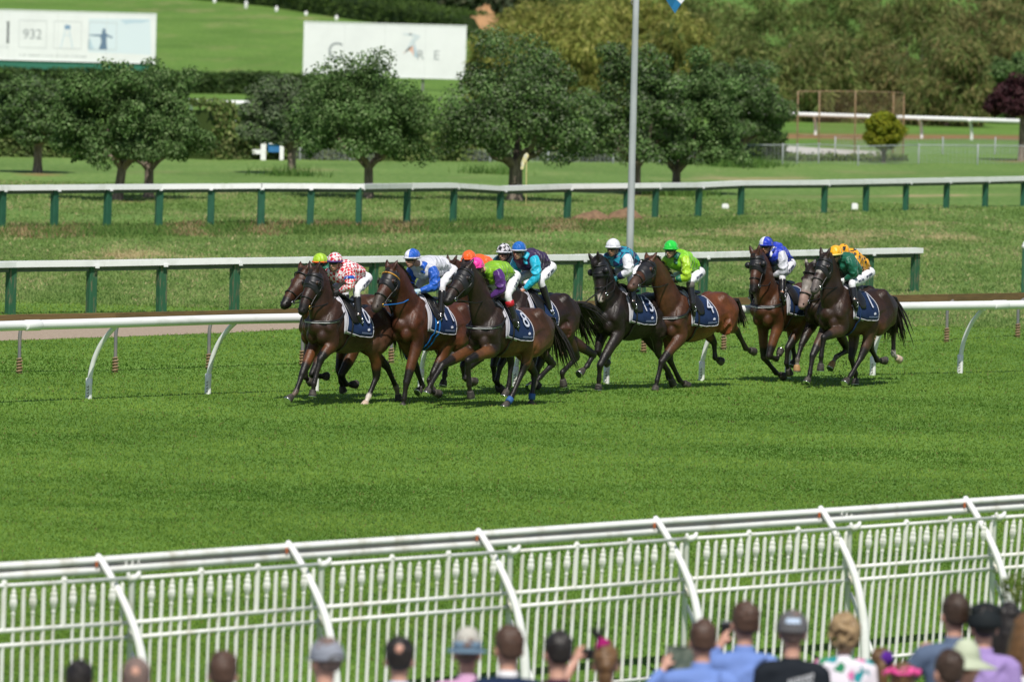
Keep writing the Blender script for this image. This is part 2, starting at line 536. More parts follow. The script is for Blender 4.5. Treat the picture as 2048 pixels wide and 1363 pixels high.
# ---- turf blades on the course (one mass)
def turf():
    m = leafmat('grass_blade', .7, .12, .48)
    N = 560000
    # depth distribution: even on the picture, so denser near
    d0, d1 = 72, 158
    t = RNG.random(N)
    y = 1 / ((1 / d0) * (1 - t) + (1 / d1) * t) 
    x = (RNG.random(N) * 2 - 1) * (.0625 * y + .5)
    h = RNG.uniform(.014, .036, N); wd = RNG.uniform(.006, .0115, N) * (y / 100)
    an = RNG.random(N) * 2 * np.pi
    lean = RNG.normal(0, .55, (N, 2)) * h[:, None]
    s_ = np.array((NEAR_B - NEAR_A).xy.normalized())
    dd = np.clip((-((x - NEAR_A.x) * -s_[1] + (y - NEAR_A.y) * s_[0]) + 1.6) / 1.7, 0, 1)
    z0 = -.45 * dd * dd * (3 - 2 * dd) * (y < 112)
    V = np.zeros((N, 3, 3))
    V[:, 0] = np.stack([x - np.cos(an) * wd, y - np.sin(an) * wd, z0], 1)
    V[:, 1] = np.stack([x + np.cos(an) * wd, y + np.sin(an) * wd, z0], 1)
    V[:, 2] = np.stack([x + lean[:, 0], y + lean[:, 1], z0 + h], 1)
    # colour drifts in patches and mown bands, plus single dry blades
    def vn(x, y, s, seed):
        xs = x * s + seed * 17.3; ys = y * s + seed * 9.1
        xi = np.floor(xs).astype(int); yi = np.floor(ys).astype(int); xf = xs - xi; yf = ys - yi
        xf = xf * xf * (3 - 2 * xf); yf = yf * yf * (3 - 2 * yf)
        tab = np.random.default_rng(seed).random((256, 256))
        g = lambda a, b: tab[a % 256, b % 256]
        return (g(xi, yi) * (1 - xf) + g(xi + 1, yi) * xf) * (1 - yf) + (g(xi, yi + 1) * (1 - xf) + g(xi + 1, yi + 1) * xf) * yf
    u = (x * .64 + y * .77)      # along the course
    v = (x * .77 - y * .64)      # across it
    patch = .40 * vn(x * .6, y * .7, .9, 3) + .30 * vn(x, y * .8, 2.6, 5) + .5 * vn(x * .45, y * .8, .36, 8) + .25 * vn(x * .3, y, .9, 11)
    patch = np.clip((patch - .42) / .6, 0, 1)
    c0 = np.array([.088, .190, .024]); c1 = np.array([.252, .385, .066])
    rnd = RNG.random(N)
    mixv = np.clip(patch * .92 + rnd * .16, 0, 1)[:, None]
    c = c0 * (1 - mixv) + c1 * mixv
    dry = rnd > .972
    c[dry] = np.array([.22, .19, .07])
    drnd = random.Random(3)      # divots and scuffs left by hooves
    for q in range(46):
        dx, dy = (drnd.uniform(520, 2000), drnd.uniform(735, 860)) if q > 3 else ((1910, 731), (1245, 781), (1120, 797), (1690, 766))[q]
        p = at(dx, dy); rx = drnd.uniform(.03, .09); ry = rx * drnd.uniform(1.2, 3)
        e = ((x - p.x) / rx) ** 2 + ((y - p.y) / ry) ** 2 < 1
        c[e] = np.array([.11, .075, .04]) if q % 3 == 0 else np.array([.07, .13, .025])
    keep = np.ones(N, bool)
    gp = [tuple(at(a, b).xy) for a, b in [(-160, 694), (0, 681), (300, 671), (620, 655), (1500, 626), (1500, 621), (600, 640), (0, 650), (-160, 655)]]
    for i in np.nonzero((y > 140))[0]:
        if in_poly(x[i], y[i], gp): keep[i] = False
    V = V[keep]; c = c[keep]
    n = len(V)
    o = inst('turf_grass', np_mesh('turf_grass', V.reshape(-1, 3), np.arange(n * 3).reshape(n, 3), m, np.repeat(c, 3, 0), False, 3))
    tag(o, 'mown green turf of the race track', None, None, 'stuff')
turf()
def field_grass():
    m = bpy.data.materials['grass_blade']
    N = 210000
    d0, d1 = 157, 240
    t = RNG.random(N); y = 1 / ((1 / d0) * (1 - t) + (1 / d1) * t)
    x = (RNG.random(N) * 2 - 1) * (.0625 * y + .5)
    h = RNG.uniform(.03, .07, N); wd = RNG.uniform(.008, .018, N) * (y / 130)
    an = RNG.random(N) * 2 * np.pi; lean = RNG.normal(0, .5, (N, 2)) * h[:, None]
    V = np.zeros((N, 3, 3)); C = np.zeros((N, 3)); keep = np.ones(N, bool)
    gp = [tuple(at(a, b).xy) for a, b in [(-160, 694), (0, 681), (300, 671), (620, 655), (1500, 626), (1500, 621), (600, 640), (0, 650), (-160, 655)]]
    g0 = np.array([.175, .280, .070]); g1 = np.array([.340, .420, .150]); s0 = np.array([.46, .39, .20]); s1 = np.array([.64, .54, .30])
    rr = RNG.random((N, 3))
    for i in range(N):
        z = gz(x[i], y[i])
        lu, st, di = ground_tint((x[i], y[i], z))
        k = 1.6 * noise.noise(Vector((x[i] * .55, y[i] * .13, 1))) + 1.1 * noise.noise(Vector((x[i] * 2, y[i] * .6, 4)))
        stp = st * (.28 + k * .9)
        if di > .3 and rr[i, 0] < di: keep[i] = False
        c = s0 + (s1 - s0) * rr[i, 1] if rr[i, 2] < stp else g0 + (g1 - g0) * min(1, max(0, .5 + k * .45 + (rr[i, 1] - .5) * .5))
        C[i] = c
        V[i, 0] = (x[i] - math.cos(an[i]) * wd[i], y[i] - math.sin(an[i]) * wd[i], z); V[i, 1] = (x[i] + math.cos(an[i]) * wd[i], y[i] + math.sin(an[i]) * wd[i], z); V[i, 2] = (x[i] + lean[i, 0], y[i] + lean[i, 1], z + h[i])
        if y[i] < 172 and in_poly(x[i], y[i], gp): keep[i] = False
    V = V[keep]; C = C[keep]; n = len(V)
    o = inst('field_grass', np_mesh('field_grass', V.reshape(-1, 3), np.arange(n * 3).reshape(n, 3), m, np.repeat(C, 3, 0), False, 3))
    tag(o, 'patchy green and straw grass of the infield', None, None, 'stuff')
field_grass()

# ---- rough grass on the bank and round posts and trunks
def tufts():
    m = leafmat('rough_grass_blade', .7, .12, .45)
    Vs, Cs = [], []
    def clump(p, n, h, spread, cols):
        for _ in range(n):
            q = Vector(p) + Vector((random.gauss(0, spread), random.gauss(0, spread), 0))
            a = random.random() * 6.28; wd = random.uniform(.010, .022); hh = h * random.uniform(.5, 1.2)
            q.z = gz(q.x, q.y)
            Vs.extend([q + Vector((math.cos(a) * wd, math.sin(a) * wd, 0)), q - Vector((math.cos(a) * wd, math.sin(a) * wd, 0)), q + Vector((random.gauss(0, .5) * hh, random.gauss(0, .5) * hh, hh))])
            c = random.choice(cols); k = random.uniform(.8, 1.2)
            Cs.extend([tuple(x * k for x in c)] * 3)
    gr = [(.09, .19, .04), (.14, .24, .055), (.19, .26, .08)]
    st = [(.40, .31, .17), (.46, .36, .2), (.30, .22, .11), (.34, .20, .11)]
    for i in range(1500):
        px = random.uniform(-30, 1500)
        k = sstep(1500, 900, px)
        p = G(px, random.uniform(452, 478) - .012 * px)
        dry = noise.noise(Vector((px * .012, 0, 5))) > (-.02 if p.z > .1 else .15)
        clump(p, 14, random.uniform(.07, .16) * (.5 + .5 * k), .25, st if dry else gr)
    for px, py in [(583, 352), (1483, 335), (1350, 392), (985, 348), (1330, 388), (1365, 390), (1460, 333), (1510, 332)]:
        clump(G(px, py), 260, .35, .5, gr[:2])
    V = np.array([tuple(q) for q in Vs]); C = np.array(Cs)
    o = inst('rough_grass', np_mesh('rough_grass', V, np.arange(len(V)).reshape(-1, 3), m, C, False, 3))
    tag(o, 'rough grass and dry hay along the low bank', None, None, 'stuff')
tufts()

# ---- two heaps of earth
def mound(px, py, rx, h, label):
    base = G(px, py)
    m = bpy.data.materials.get('earth') or worn('earth', (.25, .16, .095), (.15, .095, .06), 9, .95, .1, .8, .35, .65)
    mb = MB()
    rows = []
    for i in range(13):
        r = i / 12
        row = []
        for k in range(37):
            a = 2 * math.pi * k / 36
            q = Vector((math.cos(a) * r * rx, math.sin(a) * r * rx * .8, 0))
            nz = noise.noise(q * 2.2 + base) * .35 + noise.noise(q * 6 + base) * .18
            z = h * max(0, (1 - r ** 1.5)) * (1 + nz) - .02
            if r > .8: z -= .03
            row.append((q.x, q.y, z))
        rows.append(row)
    mb.grid(rows)
    o = mb.build('dirt_mound', m)
    o.location = base
    tag(o, label, 'dirt mound', 'heaps of earth by the far fence')
mound(1182, 440, .62, .28, 'reddish heap of earth right of a green post, wider of the two heaps')
mound(1250, 438, .55, .34, 'reddish heap of earth partly behind the flag pole foot')

# ---------------------------------------------------------------- wooden fences
def poly_at(pts, x):
    for a, c in zip(pts[:-1], pts[1:]):
        if a[0] <= x <= c[0]: return a[1] + (c[1] - a[1]) * (x - a[0]) / (c[0] - a[0])
    return pts[0][1] if x < pts[0][0] else pts[-1][1]

def wooden_fence(label, posts, base, top, pw, mat, group_post, rail_h, end=True):
    """posts: picture x of each post; base/top: picture y lines"""
    P = []
    for x in posts:
        b = G(x, poly_at(base, x)); b.z = gz(b.x, b.y)
        t = atd(x, poly_at(top, x), b.y)
        P.append((b, t.z))
    root = thing('rail_fence', label, 'fence', P[0][0])
    O = P[0][0]
    for i, (b, zt) in enumerate(P):
        j = min(i, len(P) - 2)
        d = (P[j + 1][0] - P[j][0]); d.z = 0; d.normalize()
        ang = math.atan2(d.y, d.x)
        mb = MB()
        h = zt - b.z
        # a squared post with eased edges, sunk into the ground
        prof = [(-.5, -.42), (-.42, -.5), (.42, -.5), (.5, -.42), (.5, .42), (.42, .5), (-.42, .5), (-.5, .42)]
        lv = [-.25, h * .33, h * .66, h - .004]
        vs = []
        for z in lv:
            jx = random.uniform(-.006, .006)
            for x, y in prof: vs.append((x * pw + jx, y * pw * .8 + random.uniform(-.003, .003), z))
        fs = [(a * 8 + k, a * 8 + (k + 1) % 8, a * 8 + 8 + (k + 1) % 8, a * 8 + 8 + k) for a in range(3) for k in range(8)] + [tuple(24 + k for k in range(8))]
        mb.add(vs, fs)
        o = mb.build('post', mat, root, False)
        o.location = b - O
        o.rotation_euler = (random.uniform(-.012, .012), random.uniform(0, .012), ang)
    for i in range(len(P) - 1):
        a, za = P[i]; c, zc = P[i + 1]
        A = Vector((a.x, a.y, za)) - O; C = Vector((c.x, c.y, zc)) - O
        t = (C - A).normalized()
        ext0 = pw * .6 if i == 0 else 0.003
        n = Vector((t.y, -t.x, 0)).normalized()
        if n.y > 0: n = -n
        mb = MB()
        # white capping board, face towards the course
        lift = random.uniform(-.004, .004)
        mb.bar(A - t * ext0 + Vector((0, 0, rail_h * .25 + lift)) + n * .02, C - t * .003 + (t * pw * .6 if i == len(P) - 2 else Vector()) + Vector((0, 0, rail_h * .25)) + n * .02, pw * .8 + .08, rail_h)
        mb.build('rail', WHITE, root, False)
        mb = MB()
        mb.bar(A + Vector((0, 0, -rail_h * .25 - .045)) - n * .0, C + Vector((0, 0, -rail_h * .25 - .045)) , .05, .085)
        mb.build('under_rail', GREYGREEN, root, False)
        for e in (A,):
            if random.random() < .8:
                mb = MB(); mb.box(e + n * (pw * .4 + .075) + Vector((random.uniform(-.02, .02), 0, -rail_h * .3)), (.09, .01, .05), Matrix.Rotation(math.atan2(t.y, t.x), 3, 'Z'))
                mb.build('bracket', WHITE, root, False)
    return root
GREYGREEN = worn('mottled_grey_green', (.13, .155, .13), (.09, .11, .09), 6, .8, .2, .2)  # mottled grey green, darker than the white rail above it
wooden_fence('white railed fence with flaking green posts just behind the running horses',
             [-120, 20, 182, 322, 468, 608, 745, 882, 1018, 1155, 1282, 1405, 1525, 1635, 1737, 1829],
             [(-130, 634), (20, 629), (468, 626), (745, 618), (1155, 603), (1405, 596), (1829, 584)],
             [(-130, 535), (20, 531), (182, 529), (468, 524), (745, 521), (1155, 517), (1405, 512), (1829, 503)], .165, GREENW, None, .105)
wooden_fence('long white railed fence with clean green posts in front of the trees',
             [-102, 3, 108, 214, 317, 421, 521, 620, 717, 813, 906, 1000, 1134, 1253, 1310, 1396, 1481, 1648, 1731, 1811, 1892, 1970, 2046, 2125],
             [(-110, 458), (3, 456), (521, 453), (813, 450), (1000, 443), (1134, 438), (1310, 436), (1481, 431), (1648, 427), (1892, 418), (2046, 412), (2130, 408)],
             [(-110, 379), (3, 378), (521, 374), (717, 375), (906, 373), (1000, 379), (1134, 375), (1396, 372), (1481, 368), (1648, 367), (2046, 359), (2130, 358)], .165, GREENP, None, .12)
# lone end post of the next fence at the right edge
def lone_post():
    b = G(2050, 590); t = atd(2050, 492, b.y)
    root = thing('gate_post', 'dark green post with a pale cap at the right edge behind the rail', 'post', b)
    h = t.z
    mb = MB(); mb.box((0, 0, h / 2 - .1), (.16, .14, h + .2)); mb.build('post', GREENW, root, False)
    mb = MB(); mb.loft([(0, 0, h - .02), (0, 0, h + .07)], [.10, .07], up=(1, 0, 0), n=8); mb.build('cap', WHITE, root)
lone_post()

# ---------------------------------------------------------------- running rails
LEG_PATH = [(0, -.06), (.004, .18), (.03, .38), (.10, .60), (.23, .82), (.40, 1.0), (.5, 1.075)]
def running_rail(name, label, rail_px, rail_z, leg_px, over, sgn, rail_r, leg_r, hscale, matr, matl, sleeve=True, collars=(), flat=False, base_given=True, zf=None):
    """rail_px: picture points of the rail centre line at height rail_z; legs: picture x of the leg feet.
       sgn +1: rail hangs over towards the camera from its legs; -1: legs stand on the camera side"""
    R3 = [at(x, y, rail_z) for x, y in rail_px]
    O = R3[0].copy(); O.z = 0
    root = thing(name, label, 'rail', O)
    mb = MB()
    if flat:
        mb.loft([p - O + Vector((0, 0, .035)) for p in R3], [(.056, .034)] * len(R3), n=12, sub=6)
        mb.build('top_tube', matr, root)
        mb = MB()
        mb.loft([p - O + Vector((0, 0, -.050)) for p in R3], [(.060, .042)] * len(R3), n=12, sub=6)
        mb.build('fascia', matr, root)
        mb = MB()
        for a, c in zip(R3[:-1], R3[1:]):
            mb.bar(a - O + Vector((0, 0, -.003)), c - O + Vector((0, 0, -.002)), .098, .012)
        mb.build('groove', GREYM, root, False)
    else:
        mb.loft([p - O for p in R3], [rail_r] * len(R3), n=16, sub=6)
        mb.build('rail', matr, root)
    def rail_at(px):
        best = None
        for a, c in zip(R3[:-1], R3[1:]):
            xa, xc = to_px(a)[0], to_px(c)[0]
            if xa <= px <= xc:
                # perspective-correct position
                lo, hi = 0.0, 1.0
                for _ in range(30):
                    mid = (lo + hi) / 2
                    if to_px(a.lerp(c, mid))[0] < px: lo = mid
                    else: hi = mid
                return a.lerp(c, lo), (c - a).normalized()
        return None, None
    for px in leg_px:
        p, t = rail_at(px)
        if p is None: continue
        n = Vector((t.y, -t.x, 0)).normalized()
        if n.y > 0: n = -n              # towards the camera
        foot = p - n * over * sgn; foot.z = 0
        mb = MB()
        pts = [foot - O + n * (sgn * a * over / .5) + Vector((0, 0, z * hscale)) for a, z in LEG_PATH]
        mb.loft(pts, [leg_r] * len(pts), up=tuple(t), n=10, sub=4)
        lg = mb.build('leg', matl, root)
        if sleeve:
            mb = MB(); mb.loft([pts[0], pts[0].lerp(pts[1], .5), pts[1] + Vector((0, 0, .12))], [leg_r * 1.35] * 3, up=tuple(t), n=10, sub=2, cap=.2)
            sv = mb.build('sleeve', matl, lg)
            for q in range(4):      # raised marks moulded on the sleeve
                mb2 = MB(); c = pts[0] + Vector((-.012, -leg_r * 1.36, .10 + q * .045)); mb2.box(c, (.03, .006, .012)); mb2.box(c + Vector((.012, 0, .012)), (.008, .006, .03))
                mb2.build('moulded_mark', GREYM, sv, False)
    for px in collars:
        p, t = rail_at(px)
        if p is None: continue
        mb = MB()
        mb.loft([p - O - t * .16, p - O - t * .15, p - O + t * .15, p - O + t * .16], [rail_r * 1.04, rail_r * 1.1, rail_r * 1.1, rail_r * 1.04], n=16, sub=1, cap=.05)
        mb.build('collar', matr, root)
    return root, R3, rail_at
running_rail('running_rail', 'white tubular inner running rail on curved legs beside the horses',
             [(-140, 661), (0, 652), (240, 645), (480, 638), (720, 634), (1024, 629), (1300, 624), (1500, 619), (1800, 613), (2048, 609), (2200, 607)], 1.13,
             [-20, 232, 470, 680, 890, 1080, 1262, 1455, 1625, 1795, 1968, 2130], .48, +1, .072, .036, 1.0, RAILW, LEGW, True, (65, 760, 1400, 2000))
def plank_rail():
    top = [(-140, 645), (0, 637), (300, 632), (500, 627), (900, 615), (1300, 606), (1500, 601), (1790, 597), (2048, 592), (2200, 590)]
    feet = [(-150, 750), (38, 747), (230, 745), (417, 738), (604, 731), (782, 726), (955, 718), (1125, 712), (1287, 705), (1447, 699), (1605, 693), (1750, 688), (1893, 683), (2035, 674), (2180, 668)]
    F = [at(x, y) for x, y in feet]
    O = F[0].copy()
    root = thing('plank_rail', 'tan timber rail on thin grey posts with coil springs behind the white rail', 'rail', O)
    T = []
    for (x, y), f in zip(feet, F):
        p = atd(x, poly_at(top, x), f.y + .1); T.append(p)
    for i in range(len(T) - 1):
        mb = MB()
        t = (T[i + 1] - T[i]).normalized()
        mb.bar(T[i] - O + t * .002, T[i + 1] - O - t * .002, .05, .125); mb.build('plank', TIMBER, root, False)
    for f, p in zip(F, T):
        z = p.z - .05
        mb = MB()
        q = f - O
        mb.loft([q + Vector((0, 0, -.05)), q + Vector((0, 0, .3)), q + Vector((.0, 0, z * .75)), q + Vector((.03, .02, z * .92)), q + Vector((.1, .07, z))], [.028] * 5, up=(1, 0, 0), n=8)
        lg = mb.build('post', GREYM, root)
        mb = MB()
        pts = [q + Vector((.045 * math.cos(a), .045 * math.sin(a), .01 + a * .0075)) for a in np.arange(0, 6.28 * 5, .7)]
        mb.loft(pts, [.011] * len(pts), n=5, sub=1); mb.loft([q + Vector((0, 0, 0)), q + Vector((0, 0, .2))], [.036, .034], up=(1, 0, 0), n=8)
        mb.build('coil_spring', RUST, lg)
plank_rail()
# far course on the right and the scrap of rail on the left
running_rail('far_running_rail', 'far white running rail on thick legs behind the rusty cage', [(1485, 226), (1600, 229), (1800, 235), (2048, 243), (2160, 248)], .80, [1528, 1628, 1736, 1838, 1938, 2040], .42, +1, .085, .062, .72, RAILW, LEGW, False)
running_rail('far_running_rail', 'short far white rail showing between the trees at left', [(375, 203), (470, 206), (600, 208)], .78, [380, 480, 580], .2, +1, .10, .075, .72, RAILW, LEGW, False)

# ---------------------------------------------------------------- near rail and picket fence
def near_fence():
    leg_tops = [-205, 190, 570, 950, 1305, 1635, 1925, 2200]
    line = [(-240, 1152), (-30, 1141), (190, 1128), (570, 1101), (950, 1076), (1305, 1051), (1635, 1030), (1925, 1010), (2220, 990)]
    root, R3, rail_at = running_rail('near_running_rail', 'white outer running rail with curved legs in front of the crowd', line, 1.13, [], .5, -1, .05, .04, 1.0, NEARW, LEGW, False, (), True)
    O = root.location
    mains = []
    for px in leg_tops:
        p, t = rail_at(px)
        if p is None: continue
        n = Vector((t.y, -t.x, 0)).normalized()
        if n.y > 0: n = -n
        q = Vector((p.x, p.y, 0)) - O
        path = [(.03, 1.21), (.10, 1.13), (.20, 1.0), (.34, .80), (.46, .58), (.54, .34), (.60, .02), (.63, -.5)]
        mb = MB()
        mb.loft([q + n * a + Vector((0, 0, z)) for a, z in path], [(.026, .030), (.032, .034), (.034, .036), (.035, .038), (.036, .040), (.040, .044), (.046, .05), (.046, .05)], up=tuple(t), n=10, sub=3)
        lg = mb.build('leg', LEGW, root)
        mb = MB()
        mb.box(q + n * .06 + Vector((0, 0, 1.14)) - t * .055, (.02, .02, .05)); mb.box(q + n * .075 + Vector((0, 0, 1.08)) + t * .05, (.02, .02, .045))
        mb.build('rusty_bolt', ORANGE_RUST, lg, False)
        mains.append((p, t, n))
    # rail joints
    for px in (262, 1690):
        p, t = rail_at(px)
        mb = MB()
        for k in (-.09, .0, .09):
            mb.box(p - O + t * k + Vector((0, -.055, random.uniform(-.03, .03))), (.045, .03, .05), None)
        mb.build('joint_clip', NEARW, root, False)
    # the picket fence under the overhang
    A = mains[0][0]
    P0 = Vector((A.x, A.y, 0))
    fr = thing('picket_fence', 'white ornamental picket fence with spear finials below the outer rail', 'fence', P0)
    HT = 1.0
    def bar_mesh(kind):
        mb = MB()
        r = .0185
        if kind == 'plain':
            pts = [(0, 0, -.42), (0, 0, HT - .10), (0, 0, HT - .03), (0, 0, HT - .005)]; rad = [r, r, r, .005]
        elif kind == 'fleur':
            zs = [-.42, HT - .245, HT - .235, HT - .21, HT - .18, HT - .155, HT - .125, HT - .10, HT - .075, HT - .055, HT - .04, HT - .015, HT + .035]
            rr = [r, r, .026, .019, .033, .044, .047, .038, .040, .026, .030, .016, .003]
            pts = [(0, 0, z) for z in zs]; rad = [(a, a * .75) for a in rr]
        elif kind == 'tall_top':
            pts = [(0, 0, HT - .37), (0, 0, HT + .035), (0, 0, HT + .04), (0, 0, HT + .07)]; rad = [.024, .024, .032, .016]
        elif kind == 'tall_low':
            pts = [(0, 0, -.42), (0, 0, HT - .50)]; rad = [r, r]
        mb.loft(pts, rad, up=(1, 0, 0), n=6, sub=1, cap=0)
        return mb.mesh('picket', PICKW, False)
    ME = {k: bar_mesh(k) for k in ('plain', 'fleur', 'tall_top', 'tall_low')}
    PAT = ['P', 'F', 'P', 'F', 'P', 'F', 'T', 'F', 'P', 'F', 'P', 'F', 'T', 'F', 'P', 'F', 'P', 'F', 'P']
    OFF = .28
    def fpt(p, n): return Vector((p.x, p.y, 0)) + n * OFF - P0
    for i in range(len(mains) - 1):
        a, ta, na = mains[i]; c, tc, nc = mains[i + 1]
        # each panel starts just after a leg
        s0 = fpt(a, na).lerp(fpt(c, nc), .06)
        if i + 2 < len(mains):
            s1 = fpt(c, nc).lerp(fpt(mains[i + 2][0], mains[i + 2][2]), .06)
        else:
            s1 = fpt(c, nc) + (fpt(c, nc) - fpt(a, na)) * .06
        t = (s1 - s0).normalized()
        n = Vector((t.y, -t.x, 0)); n = -n if n.y > 0 else n
        lean = .012 + .05 * (i / 6)
        mid = (s0 + s1) / 2
        xf = to_px(s0 + P0)[0]
        leanx = math.radians(.2 + 3.4 * max(0, xf) / 2048)
        def put(me, pos, name='picket'):
            o = inst(name, me, fr, pos, (random.uniform(-.008, .008), leanx + random.uniform(-.006, .006), 0))
            return o
        for k, ch in enumerate(PAT):
            pos = s0.lerp(s1, (k + 1) / 20)
            if ch == 'P': put(ME['plain'], pos)
            elif ch == 'F': put(ME['fleur'], pos)
            else:
                put(ME['tall_top'], pos); put(ME['tall_low'], pos)
        mb = MB()
        mb.loft([s0 + Vector((0, 0, -.55)), s0 + Vector((0, 0, HT + .01)), s0 + Vector((0, 0, HT + .02))], [.03, .03, .036], up=(1, 0, 0), n=10, sub=1)
        mp = mb.build('main_post', NEARW, fr)
        mb = MB()      # curled bracket on the post head
        b0 = s0 + Vector((math.sin(leanx) * HT, 0, HT + .02))
        mb.loft([b0 + t * -.07 + Vector((0, 0, .045)), b0 + t * -.05 + Vector((0, 0, .0)), b0, b0 + t * .06 + Vector((0, 0, .015)), b0 + t * .09 + Vector((0, 0, .05))], [.016, .028, .034, .028, .016], up=(0, 1, 0), n=8)
        mb.build('bracket', NEARW, mp)
        mb = MB()      # clamp lumps where the rails meet the post
        for z in (HT - .37, HT - .50): mb.ell(s0 + Vector((math.sin(leanx) * z + .005, -.02, z)), (.04, .035, .05))
        mb.build('clamp', worn_cream, mp)
        mb = MB()      # raking strut
        b1 = s0 + Vector((math.sin(leanx) * .36, 0, .36))
        mb.loft([b1, b1 + n * .05 + Vector((0, 0, -.06)), b1 + n * .42 + Vector((0, 0, -.84))], [.016, .02, .022], up=tuple(t), n=8)
        mb.build('strut', LEGW, mp)
        for z, h in ((HT + .02, .035), (HT - .37, .04), (HT - .50, .04), (-.30, .04)):
            mb = MB()
            sh = Vector((math.sin(leanx) * z, 0, z))
            mb.loft([s0 + sh + t * .001, s1 + sh - t * .001], [(.018, h / 2)] * 2, n=8, sub=1, cap=0)
            mb.build('rail', NEARW, fr)
worn_cream = worn('weathered_cream_paint', (.68, .66, .58), (.48, .43, .33), 14, .6, .3, .2)
near_fence()
# ================================================================ TREES, HEDGES, SIGNS
LEAF = leafmat('leaf', .6, .18, .3)
SOFT = leafmat('soft_leaf', .6, .2, .3)
def leaves(centers, normals, size, cols, aspect=1.0, rng=RNG, cup=.25):
    """rhombic leaves: arrays (n,3),(n,3),(n,),(n,3)"""
    n = len(centers)
    r = rng.normal(size=(n, 3))
    t = np.cross(normals, r); t /= np.linalg.norm(t, axis=1, keepdims=True) + 1e-9
    s = np.cross(normals, t)
    L = (size * .5)[:, None]; W = L * .5 * aspect
    V = np.stack([centers - t * L, centers - s * W + normals * L * cup, centers + t * L, centers + s * W + normals * L * cup], 1).reshape(-1, 3)
    F = np.arange(n * 4).reshape(n, 4)
    return V, F, np.repeat(cols, 4, 0)
def crown_pts(a, b, c, clumps, per, seed, flat=.35, clump_r=.24, keepfn=None):
    rng = np.random.default_rng(seed)
    C = []
    while len(C) < clumps:
        q = rng.normal(size=3); q /= np.linalg.norm(q)
        if q[2] < -flat: continue
        rr = rng.uniform(.30, .95) ** .6
        lump = 1 + .08 * math.sin(3 * math.atan2(q[1], q[0]) + seed) + .06 * math.sin(5 * q[2] * 3 + seed * 2)
        C.append(q * rr * lump * np.array([a, b, c]))
    C = np.array(C)
    rad = rng.uniform(.7, 1.25, clumps) * clump_r * min(a, c * 1.2)
    tint = rng.uniform(.75, 1.25, clumps)
    ids = np.repeat(np.arange(clumps), per)
    d = rng.normal(size=(len(ids), 3)); d /= np.linalg.norm(d, axis=1, keepdims=True)
    rr = rng.uniform(.55, 1.08, len(ids))
    P = C[ids] + d * (rad[ids] * rr)[:, None] * np.array([1, 1, .8])
    N = d + rng.normal(size=d.shape) * .55 + np.array([0, 0, .35])
    N /= np.linalg.norm(N, axis=1, keepdims=True)
    return P, N, tint[ids], rng, C, rad
def limb_tree(root, h_fork, h_crown, r0, spread, seed, barkmat=None, lean=0.0, crown_c=None, nl=5):
    rnd = random.Random(seed)
    mb = MB()
    f = Vector((lean * h_fork, 0, h_fork))
    mb.loft([(0, 0, -.15), (0, 0, .0), (lean * .3 * h_fork, 0, h_fork * .35), f], [r0 * 1.5, r0 * 1.3, r0, r0 * .92], up=(1, 0, 0), n=10)
    tr = mb.build('trunk', barkmat or BARK, root)
    mb = MB()
    for k in range(nl):
        a = 2 * math.pi * (k + rnd.random() * .5) / nl
        e = Vector((math.cos(a) * spread * rnd.uniform(.6, 1), math.sin(a) * spread * .7, h_crown * rnd.uniform(.85, 1.3)))
        e.x += lean * h_fork
        m = f.lerp(e, .5) + Vector((math.cos(a) * spread * .15, 0, -.12 * spread))
        mb.loft([f - Vector((0, 0, r0 * .8)), f.lerp(m, .5) , m, e], [r0 * .7, r0 * .55, r0 * .42, r0 * .15], n=7, up=(.3, .9, .1))
    mb.build('limb', barkmat or BARK, tr)
GR_ = 'round crowned trees on the grass behind the far fence'
def tree(name, label, bpx, bpy_, box, seed, cols, cat='tree', group=None, clumps=95, per=235, leaf=.11, r0=.13, fork=None, depth=None, lean=0.0, leafm=None, aspect=1.0, clump_r=.235, flat=.35, depth_k=.85, barkmat=None, nl=5, aim=None):
    base = G(bpx, bpy_) if depth is None else None
    if depth is not None:
        base = atd(bpx, bpy_, depth); base.z = gz(base.x, base.y)
    y = base.y
    x0, y0, x1, y1 = box
    tl = atd(x0, y0, y); br = atd(x1, y1, y)
    cx = (tl.x + br.x) / 2 - base.x
    a = (br.x - tl.x) / 2
    ztop = tl.z - base.z; zbot = br.z - base.z
    # crown ellipsoid centre sits low so that the underside is flattish
    c = (ztop - zbot) / (1 + flat) * .97
    zc = zbot + c * flat
    root = thing(name, label, cat, base, 0, group)
    limb_tree(root, fork or max(.35, zbot * 1.05), zc, r0, a * .55, seed, barkmat, lean, nl=nl)
    P, N, tint, rng, _, _ = crown_pts(a * .88, a * depth_k, c * .98, clumps, per, seed, flat, clump_r)
    P = P + np.array([cx, 0, zc])
    low = zbot + (.10 * a if group == GR_ else 0) + .08 * a * np.sin(P[:, 0] * 3.1 / a + seed) + .06 * a * np.sin(P[:, 0] * 9 / a)
    kp = P[:, 2] > low; P = P[kp]; N = N[kp]; tint = tint[kp]
    n = len(P)
    cc = np.array(cols)[rng.integers(0, len(cols), n)] * (tint * rng.uniform(.8, 1.2, n))[:, None]
    V, F, C = leaves(P, N, rng.uniform(.7, 1.3, n) * leaf, cc, aspect, rng)
    o = inst('crown', np_mesh('crown', V, F, leafm or LEAF, C), root)
    return root
DG = [(.070, .135, .038), (.092, .172, .046), (.122, .210, .064), (.170, .245, .100)]
GG = [(.095, .135, .070), (.120, .160, .085), (.150, .185, .110)]
GR = 'round crowned trees on the grass behind the far fence'
tree('shade_tree', 'leftmost dark round tree, pale trunk standing further back', 75, 346, (-40, 128, 160, 292), 11, DG + GG[:1], group=GR)
tree('shade_tree', 'tall dark round tree left of its twin, in front of the white sign', 235, 401, (100, 88, 345, 338), 12, DG, group=GR, lean=.12, clumps=105)
